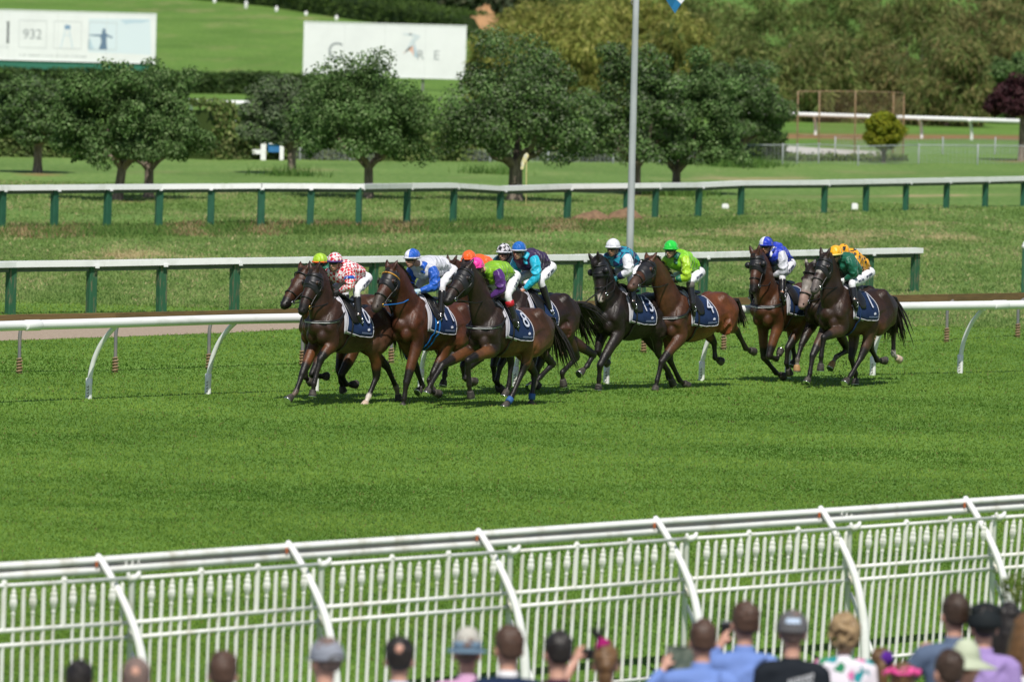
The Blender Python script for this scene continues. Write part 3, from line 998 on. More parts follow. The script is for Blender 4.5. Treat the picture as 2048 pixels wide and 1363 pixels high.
tree('shade_tree', 'dark tree with forked trunk close on the right of its twin', 297, 397, (205, 118, 432, 340), 13, DG, group=GR)
tree('shade_tree', 'smaller greyish round tree behind, left of the tree under the letter sign', 583, 348, (468, 143, 650, 300), 14, GG + DG[2:3], group=GR)
tree('shade_tree', 'wide round tree in front of the white sign with big letters', 737, 397, (565, 88, 876, 336), 15, DG, group=GR, clumps=110, lean=-.02)
tree('shade_tree', 'large round tree with thick pale trunk beside the thin yellow stick', 1030, 402, (866, 58, 1186, 332), 16, DG + GG[2:], group=GR, clumps=120, r0=.2)
tree('shade_tree', 'round tree right behind the flag pole', 1272, 389, (1160, 62, 1395, 335), 17, DG + GG[2:], group=GR, clumps=100)
tree('shade_tree', 'round tree just right of the flag pole tree, low limbs', 1352, 387, (1285, 80, 1505, 345), 18, DG, group=GR)
tree('shade_tree', 'round tree standing back beside the wire fence gate', 1483, 330, (1392, 98, 1590, 292), 19, DG + GG[2:], group=GR)
tree('dark_tree', 'dark green tree at the right edge behind the purple tree', 2020, 300, (1925, 88, 2110, 240), 20, DG, depth=375, leaf=.19, r0=.2, per=150)
tree('purple_tree', 'purple leaved tree cut by the right edge of the picture', 2043, 322, (1962, 148, 2110, 236), 21, [(.060, .020, .026), (.045, .018, .022), (.075, .032, .034)], r0=.12, leaf=.12, flat=.5, per=150)
tree('bush_tree', 'small yellow green round bush in front of the far rail', 1767, 326, (1722, 224, 1808, 300), 22, [(.24, .27, .016), (.30, .30, .022), (.18, .23, .018)], 'bush', clumps=70, per=260, leaf=.085, r0=.07, flat=.95, fork=.3, clump_r=.34)

# tawny willows and dark bamboo mass
def willow(label, px, depth, wpx, toppx, seed, cols, per=210, clumps=46, bottom=215):
    base = atd(px, 150, depth); base.z = gz(base.x, base.y)
    s = FPX / depth
    a = wpx / s / 2
    ztop = atd(px, toppx, depth).z - base.z
    root = thing('willow_tree', label, 'tree', base, 0, 'tawny trees behind the far course')
    limb_tree(root, ztop * .18, ztop * .45, .22, a * .5, seed, None, 0, nl=4)
    P, N, tint, rng, C, rad = crown_pts(a, a * .8, ztop * .56, clumps, per, seed, .95, .28)
    P = P + np.array([0, 0, ztop * .46])
    P[:, 2] = np.maximum(P[:, 2], .15)
    n = len(P)
    cc = 1.9 * np.array(cols)[rng.integers(0, len(cols), n)] * (tint * rng.uniform(.75, 1.25, n))[:, None]
    # drooping sprays: long narrow leaves hanging outward and down
    ln = rng.uniform(.22, .5, n); wd = rng.uniform(.018, .036, n)
    dirn = N * .45 + np.array([0, 0, -.55]) + rng.normal(size=(n, 3)) * .35
    dirn /= np.linalg.norm(dirn, axis=1, keepdims=True)
    sd = np.cross(dirn, rng.normal(size=(n, 3))); sd /= np.linalg.norm(sd, axis=1, keepdims=True)
    L = ln[:, None]; W = wd[:, None]
    V = np.stack([P, P + dirn * L * .45 + sd * W, P + dirn * L + np.array([0, 0, -.1]) * L, P + dirn * L * .45 - sd * W], 1).reshape(-1, 3)
    inst('crown', np_mesh('crown', V, np.arange(n * 4).reshape(n, 4), SOFT, np.repeat(cc, 4, 0)), root)
TAN = [(.150, .155, .035), (.125, .138, .030), (.185, .175, .052), (.105, .130, .028)]
OLI = [(.075, .105, .026), (.058, .088, .022), (.098, .120, .036), (.115, .118, .040)]
BRN = [(.112, .102, .038), (.090, .092, .032), (.068, .085, .026), (.13, .11, .044)]
willow('yellow olive willow rising behind the tree with the yellow stick', 1105, 372, 300, 2, 31, TAN, 380, 66)
willow('yellow olive willow behind the flag pole, broad crown', 1270, 378, 300, -12, 32, TAN, 380, 62)
willow('low yellow olive willow by the right end of the letter sign', 985, 366, 96, 66, 33, TAN, 300, 30)
spots = [(1400, 400, 240, -60, OLI, 'olive feathery tree beside the blue and white flag'), (1555, 392, 230, -40, OLI, 'olive feathery tree above the wire cage left post'),
         (1690, 396, 230, -60, OLI, 'olive feathery tree above the middle of the rusty cage'), (1830, 392, 230, -50, OLI + BRN[:2], 'olive brown feathery tree above the yellow green bush'),
         (1950, 398, 220, -60, BRN, 'brown tinged feathery tree near the right edge'), (2080, 390, 230, -50, BRN, 'brown tinged feathery tree at the very right edge'),
         (1480, 372, 190, 60, OLI, 'lower olive tree filling the gap behind the fence gate tree'), (1640, 366, 200, 75, OLI + BRN[:1], 'lower olive tree right above the far hedge, left part'),
         (1760, 368, 190, 85, BRN + OLI[:1], 'lower brownish tree right above the far hedge, middle'), (1890, 364, 200, 75, BRN + OLI[:2], 'lower brownish tree beside the dark green tree'),
         (1180, 425, 260, -40, OLI, 'olive tree behind the two yellow willows'), (1340, 372, 150, 50, TAN + OLI[:2], 'yellow olive tree between pole tree and its right neighbour')]
for i, (px, dp, wpx, tp, cols, lab) in enumerate(spots):
    willow(lab, px, dp, wpx, tp, 40 + i, cols, 205, 56)

# hedges and scrub
def hedge(label, pts, h, wdt, cols, n, leaf=.16, name='hedge', cat='hedge', hv=.15, mat=None, group=None):
    """pts: picture points of the foot line"""
    B = [G(x, y) if len(q) == 2 else None for q in pts for x, y in [q[:2]]]
    O = B[0].copy()
    root = thing(name, label, cat, O, 0, group)
    seg = [(B[i + 1] - B[i]).length for i in range(len(B) - 1)]
    tot = sum(seg)
    rng = np.random.default_rng(int(abs(O.x * 13 + O.y * 7)) + n)
    core = MB()
    ring = []
    steps = 40
    for i in range(steps + 1):
        t = tot * i / steps; j = 0
        while j < len(seg) - 1 and t > seg[j]: t -= seg[j]; j += 1
        p = B[j].lerp(B[j + 1], min(1, t / seg[j])); d = (B[j + 1] - B[j]).normalized(); s = Vector((d.y, -d.x, 0)).normalized()
        hh = h * (1 + hv * noise.noise(p * .6)) * .80 * (1 if 1 < i < steps - 1 else .45)
        ring.append([p - O + s * (wdt * .42) + Vector((0, 0, -.2)), p - O + s * (wdt * .40) + Vector((0, 0, hh * .8)), p - O + s * wdt * .2 + Vector((0, 0, hh)), p - O - s * wdt * .2 + Vector((0, 0, hh)), p - O - s * wdt * .42 + Vector((0, 0, -.2))])
    core.grid(ring, tuple(np.array(cols[0]) * .7))  # solid core, darker than the leaves, stops the view through the hedge
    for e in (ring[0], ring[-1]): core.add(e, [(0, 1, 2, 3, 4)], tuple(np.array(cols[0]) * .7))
    V1 = np.array(core.v); C1 = np.array(core.c)
    u = rng.random(n) * tot
    side = rng.random(n)
    P = np.zeros((n, 3)); N = np.zeros((n, 3))
    for i in range(n):
        t = u[i]; j = 0
        while j < len(seg) - 1 and t > seg[j]: t -= seg[j]; j += 1
        p = B[j].lerp(B[j + 1], t / seg[j]); d = (B[j + 1] - B[j]).normalized(); s = Vector((d.y, -d.x, 0)).normalized()
        if s.y > 0: s = -s
        hh = h * (1 + hv * noise.noise(p * .6) + hv * .7 * noise.noise(p * 2.3))
        if side[i] < .62:
            z = rng.random() * hh; off = wdt * .46 * (1 + .18 * noise.noise(Vector((p.x * 1.5, z * 2, p.y))))
            q = p + s * off + Vector((0, 0, z)); nn = s + Vector((0, 0, .4))
        else:
            k = rng.random() * 2 - 1
            q = p + s * (k * wdt * .46) + Vector((0, 0, hh * (1 - .06 * k * k))); nn = Vector((0, 0, 1))
        P[i] = q - O; N[i] = nn.normalized()
    P += rng.normal(size=P.shape) * leaf * .3
    N += rng.normal(size=N.shape) * .6; N /= np.linalg.norm(N, axis=1, keepdims=True)
    pat = np.array([.8 + .45 * noise.noise(Vector((p[0] * .7, p[1] * .7, p[2] * 1.5))) for p in P])
    cc = np.array(cols)[rng.integers(0, len(cols), n)] * (1.6 * pat * rng.uniform(.8, 1.25, n))[:, None]
    V, F, C = leaves(P, N, rng.uniform(.6, 1.3, n) * leaf, cc, 1.2, rng)
    inst('foliage', np_mesh('foliage', V, F, mat or SOFT, C), root)
    core.build('dark_core', SOFT, root, False, True)
    return root
HG = [(.028, .055, .014), (.038, .070, .018), (.050, .085, .022)]
HB = [(.050, .085, .018), (.065, .105, .022), (.040, .070, .016)]
hedge('clipped green hedge across the slope between the white signs', [(-60, 180), (150, 184), (390, 187), (650, 190)], .95, 1.2, HG, 6500, .2)
hedge('long clipped hedge along the top of the grass slope', [(395, -2), (560, 14), (700, 36), (830, 54), (960, 78)], 1.45, 1.8, HB, 9000, .2)
hedge('clipped dark hedge behind the far white rail at right', [(1480, 222), (1700, 224), (1900, 226), (2080, 228)], .85, 1.0, HG, 5500, .18)
SCRUB = [(.095, .145, .036), (.125, .175, .05), (.155, .18, .065), (.08, .125, .034)]
hedge('rough scrub behind the wire fence below the leftmost trees', [(-60, 312), (120, 314), (260, 316)], .8, 1.6, SCRUB, 4200, .17, 'scrub', 'shrubs', .5)
hedge('rough bright scrub between the twin trees and the grey tree', [(385, 318), (480, 318), (560, 319)], 1.75, 1.8, SCRUB + [(.11, .12, .04)], 3800, .17, 'scrub', 'shrubs', .4)
hedge('rough scrub between the wide round tree and the large one', [(600, 319), (760, 321), (960, 322)], .75, 1.4, SCRUB, 3600, .16, 'scrub', 'shrubs', .6)
hedge('rough scrub under the trees beside the flag pole', [(1080, 322), (1250, 323), (1460, 324)], .7, 1.4, SCRUB, 3600, .16, 'scrub', 'shrubs', .6)
hedge('dense dark shrub against the wire fence gate', [(1488, 318), (1530, 319), (1570, 320)], .85, 1.2, HG + SCRUB[:1], 1800, .15, 'shrub', 'shrub', .3)
hedge('low weeds along the foot of the rusty cage', [(1575, 322), (1680, 322), (1800, 322)], .2, .7, SCRUB, 1400, .12, 'weeds', 'plants', .6)
# dark wood above the slope
for i, (px, bpy_, wpx, tp, lab) in enumerate([(700, 17, 150, -60, 'dark tree above the clipped hedge, left end of the wood'), (770, 27, 140, -40, 'dark tree above the clipped hedge, second from the left end'), (838, 36, 130, -30, 'dark tree above the hedge left of the bare orange earth'),
                                       (900, 46, 120, -30, 'dark tree close on the left side of the bare orange earth'), (1050, 64, 150, -40, 'dark tree right of the bare orange earth'), (620, 8, 160, -70, 'dark tree far left above the hedge'), (1150, 66, 190, -60, 'dark tree behind the yellow willows'), (985, 40, 150, -60, 'dark tree rising behind the bare orange earth')]):
    base = G(px, bpy_); base.y += 4; base.x *= base.y / (base.y - 4); base.z = gz(base.x, base.y); dp = base.y; s = FPX / dp
    root = thing('forest_tree', lab, 'tree', base, 0, 'dark trees on the ridge')
    a = wpx / s / 2; zt = max(3.5, atd(px, tp, dp).z - base.z)
    limb_tree(root, zt * .2, zt * .5, .25, a * .5, 70 + i, nl=4)
    P, N, tint, rng, _, _ = crown_pts(a, a * .8, zt * .55, 30, 150, 70 + i, .9, .32)
    P = P + np.array([0, 0, zt * .5]); P[:, 2] = np.maximum(P[:, 2], .1)
    cc = np.array([(.030, .048, .020), (.040, .055, .026), (.055, .060, .032)])[rng.integers(0, 3, len(P))] * (1.5 * tint)[:, None]
    V, F, C = leaves(P, N, rng.uniform(.3, .6, len(P)), cc, 1.2, rng)
    inst('crown', np_mesh('crown', V, F, SOFT, C), root)
def bare_earth():
    m = worn('orange_earth', (.42, .24, .12), (.28, .17, .09), 1.5, .95, .1, .3)
    b = G(970, 62); b.y += 3; b.z = gz(b.x, b.y); TOPZ = atd(970, 14, b.y).z - b.z
    mb = MB()
    rows = []
    for i in range(7):
        r = i / 6
        rows.append([(math.cos(a) * r * 1.4, math.sin(a) * r * 1.6, TOPZ * (1 - r * r) * (1 + .3 * noise.noise(Vector((math.cos(a) * 2, math.sin(a) * 2, r * 3)))) - .05) for a in np.linspace(0, 2 * math.pi, 25)])
    mb.grid(rows); o = mb.build('earth_bank', m); o.location = b
    tag(o, 'bare orange earth bank on the wooded ridge', 'earth bank')
bare_earth()

# small white markers under the top hedge
for i, (px, py, hpx, lab) in enumerate([(429, 6, 9, 'first small white marker post on the slope, nearest the left'), (492, 17, 14, 'tallest small white marker post below the top hedge'), (553, 23, 9, 'small white marker post, third from left below the top hedge'), (612, 31, 7, 'smallest white marker post near the letter sign'), (673, 40, 8, 'small white marker right above the letter sign edge')]):
    b = G(px, py); h = hpx / (FPX / b.y)
    mb = MB(); mb.loft([(0, 0, -.1), (0, 0, h * .8), (0, 0, h)], [.11, .10, .06], up=(1, 0, 0), n=8, sub=1)
    o = mb.build('marker_post', WHITE); o.location = b
    tag(o, lab, 'marker post', 'white markers on the slope')

# ---------------------------------------------------------------- text helper
def text_mesh(body, size=1.0, extrude=0.0):
    c = bpy.data.curves.new('txt', 'FONT'); c.body = body; c.size = size; c.align_x = 'CENTER'; c.align_y = 'CENTER'; c.extrude = extrude; c.resolution_u = 4
    o = bpy.data.objects.new('txt', c); COL.objects.link(o)
    me = bpy.data.meshes.new_from_object(o.evaluated_get(bpy.context.evaluated_depsgraph_get()))
    bpy.data.objects.remove(o); bpy.data.curves.remove(c)
    return me
INK = flat('dark_ink', (.09, .10, .11), .6); INKG = flat('grey_ink', (.30, .32, .34), .6); INKL = flat('pale_grey_ink', (.50, .52, .54), .6)
BLUEI = flat('pale_blue_print', (.50, .62, .72), .6); BLUED = flat('slate_blue_print', (.13, .20, .30), .6); ORI = flat('salmon_print', (.75, .45, .36), .6)
def board(label, x0, y0, x1, y1, depth, extra):
    a = atd(x0, y1, depth); c = atd(x1, y0, depth)
    s = FPX / depth
    W = (x1 - x0) / s; H = (y1 - y0) / s
    b = Vector(((a.x + c.x) / 2, depth, 0)); b.z = gz(b.x, b.y)
    root = thing('billboard', label, 'billboard', b)
    zc = atd((x0 + x1) / 2, (y0 + y1) / 2, depth).z - b.z
    mb = MB(); mb.box((0, 0, zc), (W, .12, H)); pan = mb.build('panel', SIGNW, root, False)
    mb = MB()
    for k in range(5):
        x = -W / 2 + .15 + (W - .3) * k / 4
        mb.box((x, .14, zc / 2 - .1), (.12, .12, zc + .2))
    mb.build('frame_posts', GREYM, root, False)
    mb = MB()
    for z in (-H / 2, H / 2): mb.box((0, .0, zc + z), (W + .06, .16, .05))
    for x in (-W / 2, W / 2): mb.box((x, .0, zc), (.05, .158, H - .05))
    mb.build('edge_frame', SIGNW, root, False)
    def P(px, py): return Vector(((px - (x0 + x1) / 2) / s, -.066, zc - (py - (y0 + y1) / 2) / s))
    mb = MB()
    for q in range(1, 4): mb.box((-W / 2 + W * q / 4, -.0605, zc), (.018, .004, H - .02))
    mb.build('panel_seam', flat('seam_grey', (.62, .63, .64), .6) if 'seam_grey' not in bpy.data.materials else bpy.data.materials['seam_grey'], pan, False)
    extra(root, pan, P, s)
    return root
SIGNW = worn('sign_white', (.80, .81, .82), (.74, .75, .76), .6, .45, .35, 0)
def strip(pan, P, s, pts, wd, mat, name):
    mb = MB()
    for a, c in zip(pts[:-1], pts[1:]):
        A, C = P(*a), P(*c)
        t = (C - A).normalized(); nrm = Vector((-t.z, 0, t.x)) * (wd / s / 2)
        mb.add([A - nrm, A + nrm, C + nrm, C - nrm], [(0, 1, 2, 3)])
    return mb.build(name, mat, pan, False)
def filled(pan, P, pts, mat, name, lift=0.0):
    mb = MB(); mb.add([P(*q) + Vector((0, -lift, 0)) for q in pts], [tuple(range(len(pts)))]); return mb.build(name, mat, pan, False)
def text_on(pan, P, s, body, px, py, hpx, mat, name, sx=1.0):
    me = text_mesh(body, hpx / s * 1.4); me.materials.append(mat)
    o = inst(name, me, pan, P(px, py), (math.pi / 2, 0, 0), (sx, 1, 1)); return o
def left_sign(root, pan, P, s):
    filled(pan, P, [(12, 46), (19, 46), (18.2, 49), (18.2, 85), (19.5, 89), (12.5, 89), (14, 85), (14, 49)], INK, 'letter')
    for x in (38, 108, 178):
        strip(pan, P, s, [(x, 43), (x + 55, 43), (x + 55, 97), (x, 97), (x, 43)], 1.0, INKL, 'box_outline')
    text_on(pan, P, s, '932', 65, 71, 20, INKG, 'numerals', .92)
    text_on(pan, P, s, 'R V E', 6, 97, 7, INKL, 'lettering')
    strip(pan, P, s, [(131, 58), (122, 96)], 1.6, BLUEI, 'tower_legs'); strip(pan, P, s, [(138, 58), (146, 96)], 1.6, BLUEI, 'tower_legs')
    strip(pan, P, s, [(129, 71), (141, 71)], 1.0, BLUEI, 'tower_bar')
    filled(pan, P, [(129, 50), (140, 50), (141, 58), (129, 58)], flat('mid_blue_print', (.20, .32, .48), .6), 'tower_head')
    filled(pan, P, [(177, 36), (300, 34), (303, 105), (177, 103)], flat('ice_blue_print', (.66, .74, .80), .6), 'sky_print', -.004)
    filled(pan, P, [(240, 37), (262, 35), (300, 35), (296, 38), (283, 42), (268, 42), (250, 45)], BLUEI, 'wave_print')
    filled(pan, P, [(177, 76), (181, 78), (185, 88), (190, 97), (177, 97)], BLUEI, 'rock_print')
    fig = [(203, 67), (205, 57), (208, 54), (211, 57), (211, 63), (214, 66), (226, 72), (224, 74), (214, 70), (213, 80), (215, 97), (198, 97), (203, 82), (201, 71), (178, 69.5), (178, 68)]
    filled(pan, P, fig, BLUED, 'figure_print', .003)
    # small illegible line of lettering
    x = 40
    rnd = random.Random(4)
    while x < 172:
        wd = rnd.choice([2, 3, 3, 4]); strip(pan, P, s, [(x, 112), (x + wd, 112)], rnd.uniform(2.5, 4.5), INKL, 'small_print'); x += wd + rnd.choice([1.2, 1.2, 4])
    mb = MB(); mb.box(P(152, 132) + Vector((0, .1, 0)), (312 / s, .08, 22 / s)); mb.build('green_skirt', flat('sign_green', (.03, .16, .11), .6), root, False)
board('white hoarding with numerals 932 and a slate blue figure', -80, 23, 311, 122, 440, left_sign)
def right_sign(root, pan, P, s):
    text_on(pan, P, s, 'C', 671, 106, 34, INKG, 'letter', .95)
    text_on(pan, P, s, 'R', 841, 109, 19, INKG, 'letter', .95)
    text_on(pan, P, s, 'E', 873, 109, 19, INKG, 'letter', .95)
    sw = flat('grey_blue_print', (.42, .52, .60), .6)
    filled(pan, P, [(803, 68), (812, 66), (826, 66), (840, 70), (838, 75), (830, 82), (824, 92), (812, 104), (808, 108), (816, 92), (822, 78), (828, 72), (812, 70)], flat('mist_blue_print', (.60, .66, .70), .6), 'emblem')
    filled(pan, P, [(828, 82), (833, 100), (836, 114), (829, 112), (827, 96)], sw, 'emblem')
    filled(pan, P, [(806, 107), (818, 94), (826, 90), (828, 112), (824, 104), (818, 99)], ORI, 'emblem')
    filled(pan, P, [(816, 66), (824, 66), (820, 69)], INKG, 'emblem')
board('plain white hoarding with the letters C and RE round a tree top', 608, 48, 931, 154, 425, right_sign)

# ---------------------------------------------------------------- flag pole and small things
def flagpole():
    b = G(1259, 523)
    top = atd(1273, -30, b.y)
    root = thing('flagpole', 'tall grey steel flag pole in front of the trees', 'flagpole', b)
    v = top - b
    mb = MB(); mb.loft([(0, 0, -.1), v * .5, v], [.083, .078, .066], up=(1, 0, 0), n=14); mb.build('pole', GALV, root)
    mb = MB(); p = v * ((530 - 12) / 553); mb.loft([p + Vector((-.07, -.06, -.06)), p + Vector((-.11, -.08, 0)), p + Vector((-.07, -.06, .06))], [.015] * 3, n=6); mb.build('cleat', GREYM, root)
    # flag hanging from a side arm out of the top of the picture
    y = b.y
    O = atd(1350, 26, y)
    fl = thing('flag', 'blue and white flag corner hanging at the top edge', 'flag', O)
    for nm, pts, m in (('blue_field', [(1350, 27), (1343, 17), (1331, -2), (1322, -20), (1345, -20), (1352, -2), (1362, 8)], flat('flag_blue', (.02, .17, .36), .7)), ('white_field', [(1362.4, 8), (1352.4, -2), (1345.4, -20), (1385, -20), (1372, -2)], flat('flag_white', (.75, .77, .80), .7))):
        mb = MB()
        vs = [atd(x, yy, y + .10 * math.sin(i * 1.7)) - O for i, (x, yy) in enumerate(pts)]
        n = len(vs)
        mb.add(vs + [q + Vector((0, .006, 0)) for q in vs], [tuple(range(n)), tuple(range(2 * n - 1, n - 1, -1))] + [(i, (i + 1) % n, n + (i + 1) % n, n + i) for i in range(n)])
        mb.build(nm, m, fl, False)
flagpole()
def stick():
    b = G(1052, 413); t = atd(1053, 320, b.y) - b
    root = thing('marker_stick', 'thin yellow stick with a drooping pale rag by a tree trunk', 'marker stick', b)
    mb = MB(); mb.loft([(0, 0, -.1), t], [.016, .016], up=(1, 0, 0), n=6, sub=1); mb.build('stick', flat('stick_yellow', (.55, .48, .22), .7), root)
    mb = MB()
    pts = [(1054, 305), (1058, 312), (1050, 325), (1046, 339), (1041, 338), (1043, 322), (1048, 310)]
    vs = [atd(x, y, b.y - .03 * (i % 2)) - b for i, (x, y) in enumerate(pts)]
    n = len(vs); mb.add(vs + [q + Vector((0, .012, 0)) for q in vs], [tuple(range(n)), tuple(range(2 * n - 1, n - 1, -1))] + [(i, (i + 1) % n, n + (i + 1) % n, n + i) for i in range(n)])
    mb.build('rag', worn('rag', (.62, .60, .50), (.70, .60, .15), 9, .8), root, False)
stick()
for px, py, wpx, hpx, lab in [(1450, 418, 13, 9, 'left of two small white boxes lying on the grass'), (1709, 419, 12, 11, 'right of two small white boxes lying on the grass')]:
    b = G(px, py); s = FPX / b.y
    mb = MB(); mb.box((0, 0, hpx / s / 2), (wpx / s, .12, hpx / s), Matrix.Rotation(.15, 3, 'Z')); mb.box((0, 0, hpx / s + .012), (wpx / s * .8, .09, .02), Matrix.Rotation(.15, 3, 'Z'))
    o = mb.build('track_marker', WHITE, None, False); o.location = b
    tag(o, lab, 'marker', 'white boxes on the grass')
# rusty cage and wire fences
def cage():
    feet = [(1594, 318), (1637, 319), (1709, 320), (1785, 320), (1806, 318)]
    tops = [183, 183, 183, 185, 187]
    B = [G(x, y) for x, y in feet]
    O = B[0].copy()
    root = thing('wire_cage', 'tall rusty framed wire cage behind the small round bush', 'cage', O)
    T = []
    for i, (b, ty) in enumerate(zip(B, tops)):
        t = atd(feet[i][0] + 2, ty, b.y)
        T.append(t)
        mb = MB(); mb.loft([b - O, t - O], [.032, .032], up=(1, 0, 0), n=6, sub=1); mb.build('post', RUST, root)
    for i in range(len(T) - 1):
        for k, (a, c) in enumerate(((T[i], T[i + 1]), (B[i].lerp(T[i], .35), B[i + 1].lerp(T[i + 1], .35)))):
            if k and i < 0: continue
            mb = MB(); mb.loft([a - O, c - O], [.022, .022], n=6, sub=1); mb.build('crossbar', RUST, root)
        if i > 0:
            mb = MB()
            n = 16
            for q in range(1, n):
                a, c = B[i].lerp(B[i + 1], q / n), T[i].lerp(T[i + 1], q / n)
                mb.bar(a - O, c - O, .006, .006, Vector((0, 1, 0)))
            for q in range(1, 24):
                a, c = B[i].lerp(T[i], q / 24), B[i + 1].lerp(T[i + 1], q / 24)
                mb.bar(a - O, c - O, .006, .006)
            tag(mb.build('wire_mesh', RUST, root, False), kind='stuff')
cage()
def wire_fence(label, posts, hpx, toprail=True, diag=()):
    B = [G(x, y) for x, y in posts]
    O = B[0].copy()
    root = thing('wire_fence', label, 'fence', O)
    T = []
    for (x, y), b in zip(posts, B):
        t = atd(x + 1, y - hpx, b.y); T.append(t)
        mb = MB(); mb.loft([b - O, t - O], [.03, .03], up=(1, 0, 0), n=6, sub=1); mb.build('post', GALV, root)
    for i in diag:
        mb = MB(); mb.loft([B[i] + Vector((-.22, 0, 0)) - O, T[i] - O + Vector((0, 0, -.05))], [.025, .025], n=6, sub=1); mb.build('brace', GALV, root)
    for i in range(len(B) - 1):
        if toprail:
            mb = MB(); mb.loft([T[i] - O + Vector((0, 0, -.03)), T[i + 1] - O + Vector((0, 0, -.03))], [.018, .018], n=6, sub=1); mb.build('top_rail', GALV, root)
        mb = MB()
        for q in range(1, 9):
            mb.bar(B[i].lerp(T[i], q / 9) - O, B[i + 1].lerp(T[i + 1], q / 9) - O, .005, .005)
        nv = max(4, int((B[i + 1] - B[i]).length / .18))
        for q in range(1, nv): mb.bar(B[i].lerp(B[i + 1], q / nv) - O, T[i].lerp(T[i + 1], q / nv) - O, .005, .005, Vector((0, 1, 0)))
        tag(mb.build('wire_mesh', GALV, root, False), kind='stuff')
wire_fence('low wire fence with grey posts behind the leftmost tree', [(-40, 312), (43, 313), (92, 314), (180, 316)], 26)
wire_fence('wire fence with grey posts in front of the scrub', [(480, 318), (600, 320), (700, 322), (870, 322), (980, 324), (1096, 326), (1226, 327), (1320, 327), (1406, 328)], 26, False)
wire_fence('wire fence with braced grey gate post at the right', [(1462, 329), (1475, 328), (1565, 328), (1594, 328), (1637, 327), (1716, 331), (1837, 328), (1955, 329), (2060, 330)], 40, True, (1,))
wire_fence('thin grey post fence on the grass below the far rail', [(1670, 306), (1885, 309), (1990, 309), (2100, 310)], 34, False)
def white_boards():
    b = G(520, 320)
    root = thing('equipment_stand', 'white and blue slatted stand half hidden under the grey tree', 'stand', b)
    def bx(nm, x0, y0, x1, y1, m, dy=0):
        a = atd(x0, y1, b.y + dy) - b; c = atd(x1, y0, b.y + dy) - b
        mb = MB(); mb.box((a + c) / 2, (c.x - a.x, .07, c.z - a.z)); mb.build(nm, m, root, False)
    bl = worn('blue_paint', (.03, .15, .36), (.05, .22, .45), 5, .5)
    bx('post', 521, 268, 533, 320, WHITE); bx('board', 503, 279, 521, 287, WHITE, -.03); bx('board', 502, 299, 521, 308, WHITE, -.03)
    bx('blue_panel', 536, 268, 566, 304, bl, .1); bx('slat', 538, 284, 564, 288, WHITE, .05); bx('post', 559, 284, 568, 320, WHITE, .02); bx('blue_post', 565, 250, 571, 275, bl, .05)
white_boards()
# ================================================================ HORSES AND JOCKEYS
CROPS = {1: (540, 460, 3.683), 2: (730, 460, 3.683), 3: (870, 460, 3.682), 4: (1140, 460, 4.008), 5: (1460, 450, 4.008)}
def crop(c, x, y):
    ox, oy, k = CROPS[c]
    return ox + x / k, oy + y / k

def coat_mat(name, rough=.36):
    m, nt, b = newmat(name)
    a = node(nt, 'ShaderNodeAttribute', attribute_name='tint')
    tc = node(nt, 'ShaderNodeTexCoord')
    n = noise_tex(nt, tc.outputs['Object'], 5, 5, .6)
    mp = node(nt, 'ShaderNodeMapping'); mp.inputs['Scale'].default_value = (1, 1, .35); nt.links.new(tc.outputs['Object'], mp.inputs[0])
    n2 = noise_tex(nt, mp.outputs[0], 34, 6, .72)
    r = ramp(nt, n.outputs[0], [(.28, (.55, .52, .50)), (.5, (1.05, 1.0, .95)), (.72, (1.75, 1.55, 1.4))])
    c = mix(nt, 1.0, a.outputs['Color'], r.outputs[0], 'MULTIPLY')
    nt.links.new(c, b.inputs['Base Color'])
    rr = ramp(nt, n2.outputs[0], [(.3, (rough - .06,) * 3), (.7, (rough + .20,) * 3)])
    nt.links.new(rr.outputs[0], b.inputs['Roughness'])
    setb(b, None, None, .38)
    add = node(nt, 'ShaderNodeMath', operation='MULTIPLY_ADD'); nt.links.new(n.outputs[0], add.inputs[0]); add.inputs[1].default_value = 1.2
    nt.links.new(n2.outputs[0], add.inputs[2])
    bump(nt, b, add.outputs[0], .42, .016)
    return m
COAT = coat_mat('horse_coat')
HAIR = worn('horse_hair', (.012, .010, .009), (.03, .022, .016), 20, .5, .4, 0)
LEATHER = flat('black_leather', (.012, .011, .011), .38, .5)
HOODM = worn('black_hood', (.010, .010, .012), (.022, .022, .026), 8, .45, .4, .1)
CLOTHM = worn('navy_saddle_cloth', (.008, .020, .065), (.014, .032, .09), 5, .6, .3, .2)
PADM = worn('white_pad', (.52, .50, .55), (.42, .41, .46), 6, .7, .2, .2)
PIPE = flat('white_piping', (.58, .57, .62), .6)
NUMM = flat('white_number', (.52, .54, .64), .6)
STEEL = flat('steel', (.65, .65, .66), .22, .5, 1.0)
BRASS = flat('brass', (.70, .42, .10), .3, .5, 1.0)
EYEM = flat('horse_eye', (.008, .006, .005), .08, .6)
HOOF = {'dark': worn('dark_hoof', (.035, .030, .027), (.09, .08, .065), 12, .6, .3, .2), 'tan': worn('tan_hoof', (.40, .22, .09), (.28, .17, .08), 12, .55, .3, .2), 'pale': worn('pale_hoof', (.55, .42, .33), (.4, .3, .22), 12, .55, .3, .2)}
BLUES = flat('blue_strap', (.012, .13, .42), .45); BLUEB = flat('blue_bandage', (.03, .10, .30), .7); NAVYS = flat('navy_strap', (.01, .03, .10), .5)
GOLDS = flat('gold_strap', (.50, .25, .04), .5); GREYS = flat('grey_strap', (.12, .11, .10), .6)
STRAPS = {'black': LEATHER, 'blue': BLUES, 'navy': NAVYS, 'gold': GOLDS}

BAY = (.062, .024, .010); DBAY = (.040, .017, .009); BLK = (.016, .010, .008); LBAY = (.095, .036, .012)
POINT = (.009, .007, .006); WH = (.42, .40, .38)

def tub(parent, name, pts, r, mat, n=6, sub=3):
    mb = MB(); mb.loft(pts, [r] * len(pts) if not isinstance(r, list) else r, n=n, sub=sub, up=(.13, .21, .97)); return mb.build(name, mat, parent)

